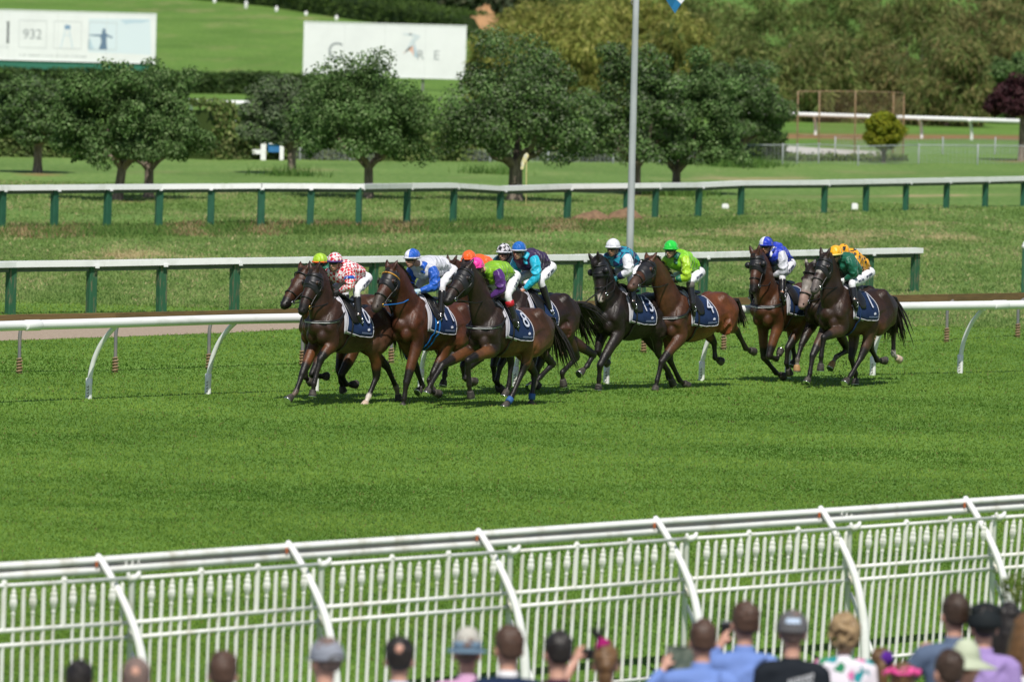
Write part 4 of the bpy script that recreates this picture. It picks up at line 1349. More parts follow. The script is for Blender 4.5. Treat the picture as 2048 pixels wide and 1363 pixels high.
def horse(S):
    ox, oy = S['o']
    O = at(ox, oy)
    psi = math.radians(S.get('psi', 54))
    h = Vector((-math.cos(psi), -math.sin(psi), 0)); nL = Vector((math.sin(psi), -math.cos(psi), 0))
    rz = math.atan2(h.y, h.x)
    root = thing('race_horse', S['label'], 'horse', O, rz, 'race horses galloping past')
    cid = S['crop']
    def L(pt, w=0.0):
        if len(pt) == 3: px, py = crop(*pt)
        else: px, py = crop(cid, *pt)
        P = plane_hit(px, py, O + nL * w, nL) - O
        return Vector((P.dot(h), w, P.z))
    W = L(S['wi']); C = L(S['cr'])
    sc = S.get('sc', 1.05)
    v = Vector((C.x - W.x, 0, C.z - W.z))
    pitch = math.atan2(v.z, -v.x) + .02          # + = croup high
    pitch = max(-.16, min(.16, pitch))
    cp, sp = math.cos(pitch), math.sin(pitch)
    z0 = W.z - 1.60 * sc
    def T(u, z, w=0.0):
        u *= sc; z = (z - 1.60) * sc
        return Vector((W.x + u * cp + z * sp, w * sc, W.z - u * sp + z * cp))
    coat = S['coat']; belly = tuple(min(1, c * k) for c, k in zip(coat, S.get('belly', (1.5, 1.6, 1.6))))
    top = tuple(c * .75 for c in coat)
    mb = MB()
    # ---- trunk
    ST = [(.40, 1.13, .12, .12), (.33, 1.15, .23, .185), (.18, 1.19, .335, .225), (0, 1.215, .37, .235), (-.25, 1.165, .345, .275), (-.5, 1.17, .315, .29), (-.72, 1.24, .285, .27), (-.95, 1.285, .275, .275), (-1.15, 1.285, .225, .25), (-1.30, 1.27, .15, .16)]
    def tcol(p): return coat
    mb.loft([T(u, z) for u, z, _, _ in ST], [(a * sc, b * sc) for _, _, b, a in ST], n=22, sub=4, egg=.22, col=coat)
    # shoulder and haunch masses
    for s in (-1, 1):
        mb.loft([T(.05, 1.48, .09 * s), T(.20, 1.25, .165 * s), T(.30, 1.10, .15 * s)], [(.07 * sc, .10 * sc), (.08 * sc, .14 * sc), (.085 * sc, .10 * sc)], up=(1, 0, 0), n=10, col=coat)
        mb.loft([T(-.86, 1.46, .11 * s), T(-1.0, 1.24, .165 * s), T(-1.05, 1.05, .15 * s)], [(.13 * sc, .14 * sc), (.13 * sc, .20 * sc), (.11 * sc, .17 * sc)], up=(1, 0, 0), n=10, col=coat)
        # pectoral
        mb.ell(T(.33, 1.02, .085 * s), (.10, .085, .12), col=coat)
    # ---- neck and head
    P = L(S['poll'], S.get('wp', 0.0)); Mz = L(S['muz'], S.get('wm', 0.0))
    H = (Mz - P); hl = H.length; H.normalize()
    side = H.cross(Vector((1, 0, 0))) if abs(H.x) < .3 else H.cross(Vector((0, 0, 1)))
    if side.y < 0: side = -side
    side = (Vector((0, 1, 0)) - H * H.y).normalized()
    F = H.cross(side).normalized()                 # out of the forehead
    if F.x < 0 and F.z < 0 or F.x + F.z < 0: F = -F
    hk = min(1.15, max(.95, hl / .60)) * sc * 1.12
    n0 = T(.08, 1.27); n1 = T(.26, 1.40); pl = P - F * .085 - H * .01
    mid = n1.lerp(pl, .5) + Vector((-.02, 0, .035))
    mb.loft([n0, n1, mid, pl], [(.165 * sc, .33 * sc), (.145 * sc, .27 * sc), (.110 * sc, .205 * sc), (.088 * sc, .135 * sc)], n=16, sub=5, col=[coat, coat, coat, coat])
    HS = [(-.03, .060, .070), (.12, .085, .100), (.27, .098, .125), (.42, .090, .120), (.58, .068, .088), (.74, .056, .066), (.88, .058, .064), (1.0, .044, .046)]
    face = S.get('face', coat)
    hp, hr = [], []
    for t, a, b in HS:
        a *= hk; b *= hk
        hp.append(P + H * (t * hl) - F * (b + (.012 if t > .85 else 0))); hr.append((a, b))
    hc = [coat, coat, coat, face, face, S.get('nose', face), S.get('nose', POINT), S.get('nose', POINT)]
    mb.loft(hp, hr, up=tuple(F), n=14, sub=4, col=hc)
    def hpt(t, sd, f):      # point on the head: along, sideways, forehead-depth (1 = front)
        i = 0
        while i < len(HS) - 2 and HS[i + 1][0] < t: i += 1
        k = (t - HS[i][0]) / (HS[i + 1][0] - HS[i][0])
        c = hp[i].lerp(hp[i + 1], k); a = hr[i][0] * (1 - k) + hr[i + 1][0] * k; b = hr[i][1] * (1 - k) + hr[i + 1][1] * k
        return c + side * (a * sd) + F * (b * f)
    if 'blaze' in S:
        for t in np.linspace(*S['blaze'], 14):
            for q in (-.35, 0, .35): mb.ell(hpt(t, q, .90), (.014, .014, .014), n=5, m=4, col=WH)
    for s in (-1, 1):      # cheek, brow and nostril swellings, ears
        mb.ell(hpt(.34, .72 * s, -.25), (.05 * hk, .035 * hk, .06 * hk), col=coat)
        mb.ell(hpt(.27, .80 * s, .45), (.035 * hk, .03 * hk, .03 * hk), col=coat)
        e0 = hpt(-.0, .62 * s, .62); ed = (-H * .80 + F * S.get('earf', .15) + side * (.25 * s)).normalized()
        mb.loft([e0 - ed * .03, e0 + ed * .05, e0 + ed * .10, e0 + ed * .15], [(.030, .026), (.040, .026), (.031, .021), (.010, .010)], up=tuple(F), n=8, col=[coat, coat, face, POINT])
    # ---- legs
    hooves = []
    def foreleg(s, kn, ft, hf, sock):
        kn, ft, hf = L(kn, .13 * s * sc), L(ft, .12 * s * sc), L(hf, .12 * s * sc)
        sh = T(.24, 1.14, .145 * s)
        el = T(.10, .94, .15 * s)
        d = (kn - el).normalized()
        el = el + Vector((d.x, 0, 0)) * .09 * sc
        c2 = POINT
        mid = el.lerp(kn, .48)
        mb.loft([sh, el, mid, kn], [(.095 * sc, .14 * sc), (.090 * sc, .118 * sc), (.068 * sc, .084 * sc), (.050 * sc, .056 * sc)], up=(1, 0, .1), n=12, sub=4, col=[coat, coat, S.get('legc', coat), c2])
        mb.loft([kn + (mid - kn).normalized() * .05, kn, kn.lerp(ft, .18), kn.lerp(ft, .55), ft.lerp(kn, .12), ft], [(.050, .052), (.055, .062), (.044, .049), (.034, .042), (.039, .046), (.045, .052)], up=(1, 0, .1), n=10, sub=3, col=c2)
        pastern(ft, hf, sock)
    def pastern(ft, hf, sock):
        d = hf - ft
        ln = min(d.length, .24); d.normalize()
        hf = ft + d * max(ln, .15)
        ht = ft.lerp(hf, .50)
        mb.loft([ft, ft.lerp(ht, .6), ht], [(.040, .046), (.032, .035), (.038, .042)], up=(1, 0, .1), n=10, sub=3, col=sock or POINT)
        hooves.append((ht, hf, d))
    def hindleg(s, hk_, ft, hf, sock):
        hk_, ft, hf = L(hk_, .13 * s * sc), L(ft, .12 * s * sc), L(hf, .12 * s * sc)
        hip = T(-1.0, 1.22, .14 * s)
        st = T(-.82, 1.02, .17 * s)
        rest = T(-1.22, .55, .13 * s)
        dlt = hk_ - rest
        st = st + Vector((dlt.x * .28, 0, max(-.06, dlt.z * .22)))
        mid = st.lerp(hk_, .5) + (Vector((-.03, 0, -.02)))
        mb.loft([hip, T(-.93, 1.10, .16 * s).lerp(st, .5), st, mid, hk_], [(.15 * sc, .24 * sc), (.145 * sc, .215 * sc), (.115 * sc, .16 * sc), (.072 * sc, .096 * sc), (.049 * sc, .060 * sc)], up=(1, 0, .2), n=12, sub=4, col=[coat, coat, coat, S.get('legc', coat), POINT])
        # point of the hock
        back = (hk_ - mid).normalized() * .4 - (ft - hk_).normalized() * .6
        mb.loft([hk_ , hk_ + back * .08], [(.036, .04), (.024, .026)], up=(1, 0, .1), n=8, sub=2, col=POINT)
        mb.loft([hk_, hk_.lerp(ft, .2), hk_.lerp(ft, .6), ft], [(.051, .062), (.041, .050), (.035, .042), (.045, .052)], up=(1, 0, .1), n=10, sub=3, col=[POINT, POINT, POINT, sock or POINT])
        pastern(ft, hf, sock)
    so = S.get('sock', {})
    foreleg(1, *S['nf'], so.get('nf')); foreleg(-1, *S['ff'], so.get('ff'))
    hindleg(1, *S['nh'], so.get('nh')); hindleg(-1, *S['fh'], so.get('fh'))
    # dock of the tail
    tl = T(-1.27, 1.40)
    mb.loft([T(-1.15, 1.40), tl, T(-1.38, 1.38)], [.06, .05, .035], n=8, col=coat)
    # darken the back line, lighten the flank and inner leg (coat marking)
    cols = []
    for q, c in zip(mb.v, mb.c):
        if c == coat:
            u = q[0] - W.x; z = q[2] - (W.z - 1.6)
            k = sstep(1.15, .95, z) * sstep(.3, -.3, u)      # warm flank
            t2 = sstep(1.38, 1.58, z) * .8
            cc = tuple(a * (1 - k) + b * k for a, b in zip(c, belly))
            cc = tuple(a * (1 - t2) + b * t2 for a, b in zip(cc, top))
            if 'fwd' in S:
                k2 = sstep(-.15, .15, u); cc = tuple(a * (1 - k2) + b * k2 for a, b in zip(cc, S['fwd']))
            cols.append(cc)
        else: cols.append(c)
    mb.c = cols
    body = mb.remesh('body', COAT, root, .0155, 5, True, .5)
    bvh = BVHTree.FromPolygons([v.co.copy() for v in body.data.vertices], [tuple(p.vertices) for p in body.data.polygons])
    def snap(p, c, off):
        d = (c - p).normalized()
        hit = bvh.ray_cast(p - d * .35, d, 1.2)
        return hit[0] - d * off if hit[0] is not None else p
    # ---- hooves
    hc_ = S.get('hoof', {})
    for i, (ht, hf, d) in enumerate(hooves):
        key = ('nf', 'ff', 'nh', 'fh')[i]
        m2 = MB(); m2.loft([ht - d * .01, ht.lerp(hf, .35), hf], [(.042, .046), (.052, .058), (.060, .068)], up=(1, 0, .15), n=12, sub=2, cap=.15)
        ho = m2.build('hoof', HOOF[hc_.get(key, 'dark')], root)
        m2 = MB(); m2.loft([hf - d * .004, hf + d * .012], [(.059, .067), (.058, .066)], up=(1, 0, .15), n=12, sub=1, cap=.05); m2.build('horseshoe', STEEL, ho)
        if key in S.get('boots', {}):
            a_ = ht + (ht - hf).normalized() * .045
            m2 = MB(); m2.loft([a_ + (ht - hf).normalized() * .07, a_ - (ht - hf).normalized() * .01], [(.050, .056), (.050, .056)], up=(1, 0, .15), n=10, sub=2, cap=.2)
            m2.build('leg_bandage', S['boots'][key], root)
    # ---- eyes
    for s in (-1, 1):
        m2 = MB(); m2.ell(hpt(.27, .98 * s, .40), (.022, .018, .022), n=8, m=6); m2.build('eye', EYEM, root)
        m2 = MB(); m2.ell(hpt(.93, .72 * s, .55), (.020, .012, .016), n=8, m=5); m2.build('nostril', flat('nostril', (.006, .004, .004), .6) if 'nostril' not in bpy.data.materials else bpy.data.materials['nostril'], root)
    # ---- mane and tail
    rnd = random.Random(ox)
    m2 = MB()
    crest = []
    for i in range(40):
        t = i / 39
        if t < .5: c = n1.lerp(mid, t * 2); r = .27 + (.205 - .27) * t * 2
        else: c = mid.lerp(pl, t * 2 - 1); r = .205 + (.135 - .205) * (t * 2 - 1)
        tg = (pl - n1).normalized(); up = Vector((0, 1, 0)).cross(tg).normalized()
        up = up if up.z > 0 or up.x < 0 else -up
        crest.append((c + up * (r * sc * .97), up, tg))
    for c, up, tg in crest:
        for _ in range(4):
            b = c + Vector((rnd.uniform(-.02, .02), rnd.uniform(-.02, .02), 0))
            ln = rnd.uniform(.07, .15)
            sd = rnd.choice((-1, -1, 1))
            e = b + up * ln * .5 - tg * ln * .8 + Vector((0, sd * .05, -.02))
            wv = tg * .012
            m2.add([b - wv, b + wv, b.lerp(e, .6) + up * .03 + wv, e, b.lerp(e, .6) + up * .03 - wv], [(0, 1, 2, 3, 4)])
    for k in range(10):     # forelock
        b = hpt(.0, rnd.uniform(-.3, .3), .95); e = b + H * rnd.uniform(.06, .14) + F * .03 + side * rnd.uniform(-.04, .04)
        m2.add([b - side * .01, b + side * .01, e], [(0, 1, 2)])
    tag(m2.build('mane', HAIR, root, False), kind='stuff')
    m2 = MB()
    td = S.get('tail', (-.55, -.55)); tln = S.get('taill', .75)
    for k in range(70):
        s0 = tl + Vector((rnd.uniform(-.06, .0), rnd.uniform(-.035, .035), rnd.uniform(-.03, .02)))
        d1 = Vector((-.9, rnd.gauss(0, .12), .1)).normalized()
        d2 = Vector((td[0], rnd.gauss(0, .22), td[1] + rnd.gauss(0, .14))).normalized()
        ln = tln * rnd.uniform(.6, 1.1)
        p1 = s0 + d1 * .13; p2 = p1 + d2 * ln * .5; p3 = p2 + (d2 + Vector((0, 0, -.45))).normalized() * ln * .5
        m2.loft([s0, p1, p2, p3], [.012, .016, .013, .003], n=4, sub=2, cap=0)
    tag(m2.build('tail', HAIR, root), kind='stuff')
    # ---- tack
    def tr(u, ang, off=.0):     # point on the trunk surface: station u, angle from the top (deg, + = left)
        i = 0
        while i < len(ST) - 2 and ST[i + 1][0] > u: i += 1
        k = (u - ST[i][0]) / (ST[i + 1][0] - ST[i][0])
        e = k * k * (3 - 2 * k)
        z = ST[i][1] * (1 - k) + ST[i + 1][1] * k; rzv = ST[i][2] * (1 - e) + ST[i + 1][2] * e + off; rwv = ST[i][3] * (1 - e) + ST[i + 1][3] * e + off
        a = math.radians(ang)
        x = math.sin(a); y = math.cos(a)
        return T(u, z + rzv * y, rwv * x * (1 - .22 * max(0, y)))
    HB = 104
    def cloth(name, u0, u1, a1, off, mat, flare=0.0):
        rows = []
        for a in np.linspace(-a1, a1, 33):
            k = abs(a) / a1
            f = flare * k
            rows.append([tr(u, a, off + .012 * math.sin(u * 23 + a * .11) * k + .02 * k * k) for u in np.linspace(u0 + f * .3, u1 - f, 14)])
        m3 = MB(); m3.grid(rows)
        o = m3.build(name, mat, root)
        sol = o.modifiers.new('t', 'SOLIDIFY'); sol.thickness = .012; sol.offset = 1
        return o, rows
    pad, _ = cloth('saddle_pad', .05, -.16, 108, .014, PADM, 0)
    cl, rows = cloth('saddle_cloth', -.01, -.495, HB, .026, CLOTHM, .05)
    edge = [r[0] for r in rows]; edge2 = [r[-1] for r in rows]
    for pts in (edge, edge2, rows[0], rows[-1]):
        m3 = MB(); m3.loft([p + Vector((0, .0, 0)) for p in pts], [.006] * len(pts), n=5, sub=1, cap=.3); m3.build('piping', PIPE, cl)
    if S.get('num'):
        me = text_mesh(S['num'], 1.0); me.materials.append(NUMM)
        xs = [q.co.x for q in me.vertices]; ys = [q.co.y for q in me.vertices]
        cx, cy = (min(xs) + max(xs)) / 2, (min(ys) + max(ys)) / 2; hh = max(ys) - min(ys)
        ws = max(xs) - min(xs)
        for side_ in (1,):
            me2 = me.copy()
            kx = min(.13 / ws, .22 / hh * 1.0) if len(S['num']) == 1 else .19 / ws
            for q in me2.vertices:
                x = (q.co.x - cx) * kx; y = (q.co.y - cy) / hh
                q.co = tr(-.375 - x, 58 - y * 34, .058 + .01)
            inst('number', me2, cl)
        for k in range(9):   # small print along the lower edge
            m3 = MB(); u = -.25 - k * .024
            m3.add([tr(u, 97, .064), tr(u - .017, 97, .064), tr(u - .017, 94, .064), tr(u, 94, .064)], [(0, 1, 2, 3)]); m3.build('small_print', flat('dull_print', (.16, .19, .30), .6) if 'dull_print' not in bpy.data.materials else bpy.data.materials['dull_print'], cl)
        m3 = MB(); m3.add([tr(-.375, 91, .064), tr(-.415, 90, .064), tr(-.425, 87, .064), tr(-.40, 85, .064), tr(-.365, 88, .064)], [(0, 1, 2, 3, 4)]); m3.build('emblem', NUMM, cl)
    m3 = MB()
    m3.loft([tr(-.02, 0, .05), tr(-.10, 0, .045), tr(-.25, 0, .04), tr(-.38, 0, .065)], [(.10, .03), (.13, .03), (.14, .03), (.11, .035)], n=12, sub=3)
    for s in (-1, 1):
        m3.loft([tr(-.12, 25 * s, .055), tr(-.14, 60 * s, .055), tr(-.15, 80 * s, .05)], [(.11, .012), (.12, .012), (.08, .010)], up=(0, s, .3), n=8, sub=2)
    m3.build('saddle', LEATHER, root)
    gm = STRAPS[S.get('girth', 'black')]
    m3 = MB()
    for du in (0, .07) if S.get('girth') == 'blue' else (0,):
        m3.loft([(tr(-.08 - du, a, .052) if abs(a - 180) > 66 else snap(tr(-.08 - du, a, .05), T(-.08 - du, 1.17), .012)) for a in np.linspace(60, 300, 26)], [(.008, .022)] * 26, up=(1, 0, 0), n=6, sub=1)
    m3.build('girth', gm, root)
    # bridle
    def band(name, t, mat=LEATHER, r=.010, grow=1.06, tilt=0.0):
        pts = []
        for k in range(19):
            a = 2 * math.pi * k / 18
            pts.append(hpt(min(.99, max(-.02, t + tilt * math.sin(a))), math.cos(a) * grow, math.sin(a) * grow))
        return tub(root, name, pts, r, mat, 5, 1)
    band('noseband', .66); band('browband', .14, STRAPS[S.get('brow', 'black')], .012, 1.08)
    for s in (-1, 1):
        tub(root, 'cheek_strap', [hpt(.02, 1.0 * s, .3), hpt(.3, 1.08 * s, -.1), hpt(.55, 1.08 * s, -.2), hpt(.82, 1.1 * s, -.35)], .009, LEATHER, 5)
        m3 = MB(); c = hpt(.83, 1.15 * s, -.35)
        pts = [c + H * (.028 * math.cos(a)) + F * (.028 * math.sin(a)) for a in np.linspace(0, 6.3, 13)]
        m3.loft(pts, [.007] * 13, up=(0, 1, .1), n=5, sub=1); m3.build('bit_ring', BRASS if S.get('brass') and s > 0 else STEEL, root)
    if S.get('hood'):
        m3 = MB(); pts, rr = [], []
        for t in np.linspace(.03, S.get('hoodl', .50), 7):
            i = 0
            while i < len(HS) - 2 and HS[i + 1][0] < t: i += 1
            k = (t - HS[i][0]) / (HS[i + 1][0] - HS[i][0])
            pts.append(hp[i].lerp(hp[i + 1], k)); rr.append((hr[i][0] * (1 - k) + hr[i + 1][0] * k + .012, hr[i][1] * (1 - k) + hr[i + 1][1] * k + .012))
        m3.loft(pts, rr, up=tuple(F), n=16, sub=2, cap=.12)
        hd = m3.build('hood', HOODM, root)
        for s in (-1, 1):
            m3 = MB(); c = hpt(.27, 1.05 * s, .42)
            if S.get('bubble'):
                m3.ell(c + side * (.015 * s), (.055, .055, .055), n=12, m=8); m3.build('blinker', HOODM, hd)
            else:
                pts = [c + H * (.040 * math.cos(a)) + F * (.034 * math.sin(a)) + side * (.012 * s) for a in np.linspace(0, 6.3, 15)]
                m3.loft(pts, [.010] * 15, up=(0, 1, .1), n=5, sub=1); m3.build('eye_cup', LEATHER, hd)
                m3 = MB(); m3.ell(c + side * (.010 * s) , (.026, .018, .024), n=8, m=6); m3.build('eye', EYEM, hd)
    if S.get('plate'):
        pts = [tr(.02, 62, .06), tr(.18, 78, .03), T(.32, 1.22, .19), T(.42, 1.21, .08), T(.435, 1.205, 0), T(.42, 1.21, -.08), T(.32, 1.22, -.19), tr(.18, -78, .03), tr(.02, -62, .06)]
        axis_c = [T(-.05, 1.2)] + [T(.05, 1.2)] * 7 + [T(-.05, 1.2)]
        pts = [snap(a, c, .012) for a, c in zip(pts, axis_c)]
        bp = tub(root, 'breastplate', pts, [.020] * 9, LEATHER, 6)
        tub(bp, 'lining', [p + Vector((.008, 0, -.016)) for p in pts], .010, PIPE, 5)
    if S.get('neckstrap'):
        pts = [tr(.1, 40, .05), T(.28, 1.38, .17), T(.40, 1.18, .13), T(.43, 1.12, 0), T(.40, 1.18, -.13), T(.28, 1.38, -.17), tr(.1, -40, .05)]
        pts = [snap(a, T(.08, 1.25), .010) for a in pts]
        tub(root, 'neck_strap', pts, .014, STRAPS[S['neckstrap']], 6)
    S['_'] = dict(root=root, O=O, h=h, nL=nL, rz=rz, L=L, T=T, tr=tr, hpt=hpt, sc=sc, W=W, side=side)
    # report leg lengths while tuning
    return root

# ---------------------------------------------------------------- people
SKIN = worn('skin', (.50, .27, .185), (.42, .20, .14), 9, .5, .35, .05)
SKIN2 = worn('tanned_skin', (.40, .20, .125), (.33, .15, .09), 9, .5, .35, .05)
GOGG = flat('goggle_lens', (.006, .006, .008), .12, .6)
BREECH = worn('white_breeches', (.74, .73, .76), (.62, .61, .66), 9, .6, .25, .4)
BOOTM = worn('black_boot', (.012, .011, .012), (.02, .02, .02), 9, .2, .6, .1)
CANE = flat('whip', (.015, .014, .014), .5)

def silk(name, col, col2=None, kind='plain', scale=9.0, rough=.45):
    m, nt, b = newmat(name)
    tc = node(nt, 'ShaderNodeTexCoord')
    n = noise_tex(nt, tc.outputs['Object'], 7, 4, .55)
    w2 = node(nt, 'ShaderNodeTexWave'); w2.inputs['Scale'].default_value = 4; w2.inputs['Distortion'].default_value = 7; w2.inputs['Detail'].default_value = 3
    nt.links.new(tc.outputs['Object'], w2.inputs['Vector'])
    c = None
    if kind == 'check':
        ck = node(nt, 'ShaderNodeTexChecker'); ck.inputs['Scale'].default_value = scale
        mp = node(nt, 'ShaderNodeMapping'); mp.inputs['Rotation'].default_value = (.35, .6, .3)
        nt.links.new(tc.outputs['Object'], mp.inputs[0]); nt.links.new(mp.outputs[0], ck.inputs['Vector'])
        ck.inputs['Color1'].default_value = (*col, 1); ck.inputs['Color2'].default_value = (*col2, 1)
        c = ck.outputs['Color']
    elif kind == 'blotch':
        v = node(nt, 'ShaderNodeTexVoronoi'); v.inputs['Scale'].default_value = scale
        nt.links.new(tc.outputs['Object'], v.inputs['Vector'])
        r = ramp(nt, v.outputs['Distance'], [(.0, col2), (.36, col2), (.38, col), (1, col)]); c = r.outputs[0]
    elif kind == 'half':
        sp = node(nt, 'ShaderNodeSeparateXYZ'); nt.links.new(tc.outputs['Object'], sp.inputs[0])
        r = ramp(nt, sp.outputs[0 if scale > 0 else 1], [(.0, col), (.5, col), (.501, col2), (1, col2)])
        r.color_ramp.interpolation = 'CONSTANT'
        mth = node(nt, 'ShaderNodeMath', operation='ADD'); mth.inputs[1].default_value = .5
        nt.links.new(sp.outputs[0 if scale > 0 else 1], mth.inputs[0]); nt.links.new(mth.outputs[0], r.inputs[0]); c = r.outputs[0]
    if c is not None: nt.links.new(c, b.inputs['Base Color'])
    setb(b, col, rough, .45)
    b.inputs['Sheen Weight'].default_value = .15
    ad = node(nt, 'ShaderNodeMath', operation='MULTIPLY_ADD'); nt.links.new(n.outputs[0], ad.inputs[0]); ad.inputs[1].default_value = 1.6; nt.links.new(w2.outputs['Fac'], ad.inputs[2])
    bump(nt, b, ad.outputs[0], .5, .03)
    return m

def head_shape(mb, c, f, u, k=1.0, hairless=True):
    """skull, face, nose, chin, ears; c = middle of the head"""
    r = f.cross(u).normalized(); u = r.cross(f).normalized()
    R3 = Matrix((r, f, u)).transposed()
    g = lambda x, y, z: c + (r * x + f * y + u * z) * k
    mb.ell(g(0, -.012, .028), (.074 * k, .092 * k, .088 * k), R3, 14, 10)
    mb.ell(g(0, .022, -.045), (.056 * k, .068 * k, .072 * k), R3, 12, 8)
    mb.ell(g(0, .060, -.092), (.030 * k, .028 * k, .024 * k), R3, 8, 6)
    mb.loft([g(0, .082, .012), g(0, .100, -.018), g(0, .112, -.034), g(0, .094, -.044)], [.010 * k, .012 * k, .015 * k, .012 * k], up=tuple(r), n=7)
    mb.loft([g(-.022, .088, -.066), g(0, .096, -.066), g(.022, .088, -.066)], [.007 * k, .010 * k, .007 * k], up=tuple(u), n=6, sub=2)
    for s in (-1, 1):
        mb.ell(g(.074 * s, -.012, -.012), (.012 * k, .022 * k, .034 * k), R3, 8, 6)
        mb.ell(g(.040 * s, .062, -.022), (.022 * k, .020 * k, .018 * k), R3, 8, 6)
    return g, R3
def hand(mb, wrist, d, palm, k=1.0, curl=1.0, side=1, grow=1.0):
    """palm plus four unequal curled fingers and a thumb. d: finger direction, palm: palm normal"""
    d = d.normalized(); n = (palm - d * palm.dot(d)).normalized(); x = d.cross(n).normalized() * side
    P = lambda a, b, c: wrist + (d * a + x * b + n * c) * k
    mb.loft([P(-.02, 0, 0), P(.03, 0, 0), P(.075, 0, .004), P(.095, 0, .006)], [(.024 * k * grow, .018 * k * grow), (.036 * k * grow, .018 * k * grow), (.042 * k * grow, .016 * k * grow), (.040 * k * grow, .013 * k * grow)], up=tuple(n), n=10, sub=2)
    for i, (off, ln) in enumerate(((.031, .070), (.010, .080), (-.011, .074), (-.031, .058))):
        a, b = .45 * curl, 1.25 * curl
        p0 = P(.085, off, .004); p1 = p0 + (d * math.cos(a) + n * math.sin(a)) * ln * .45 * k
        p2 = p1 + (d * math.cos(a + b) + n * math.sin(a + b)) * ln * .33 * k
        p3 = p2 + (d * math.cos(a + 1.7 * b) + n * math.sin(a + 1.7 * b)) * ln * .25 * k
        mb.loft([p0 - d * .02 * k, p0, p1, p2, p3], [.0098 * k * grow, .0098 * k * grow, .0092 * k * grow, .0086 * k * grow, .007 * k * grow], up=tuple(x), n=6, sub=2)
    t0 = P(.025, .030, .006); t1 = t0 + (d * .6 + x * .75 + n * .3) * .038 * k; t2 = t1 + (d * .85 + x * .1 + n * .5) * .030 * k
    mb.loft([t0, t1, t2], [.0125 * k * grow, .0105 * k * grow, .008 * k * grow], up=tuple(n), n=6, sub=2)

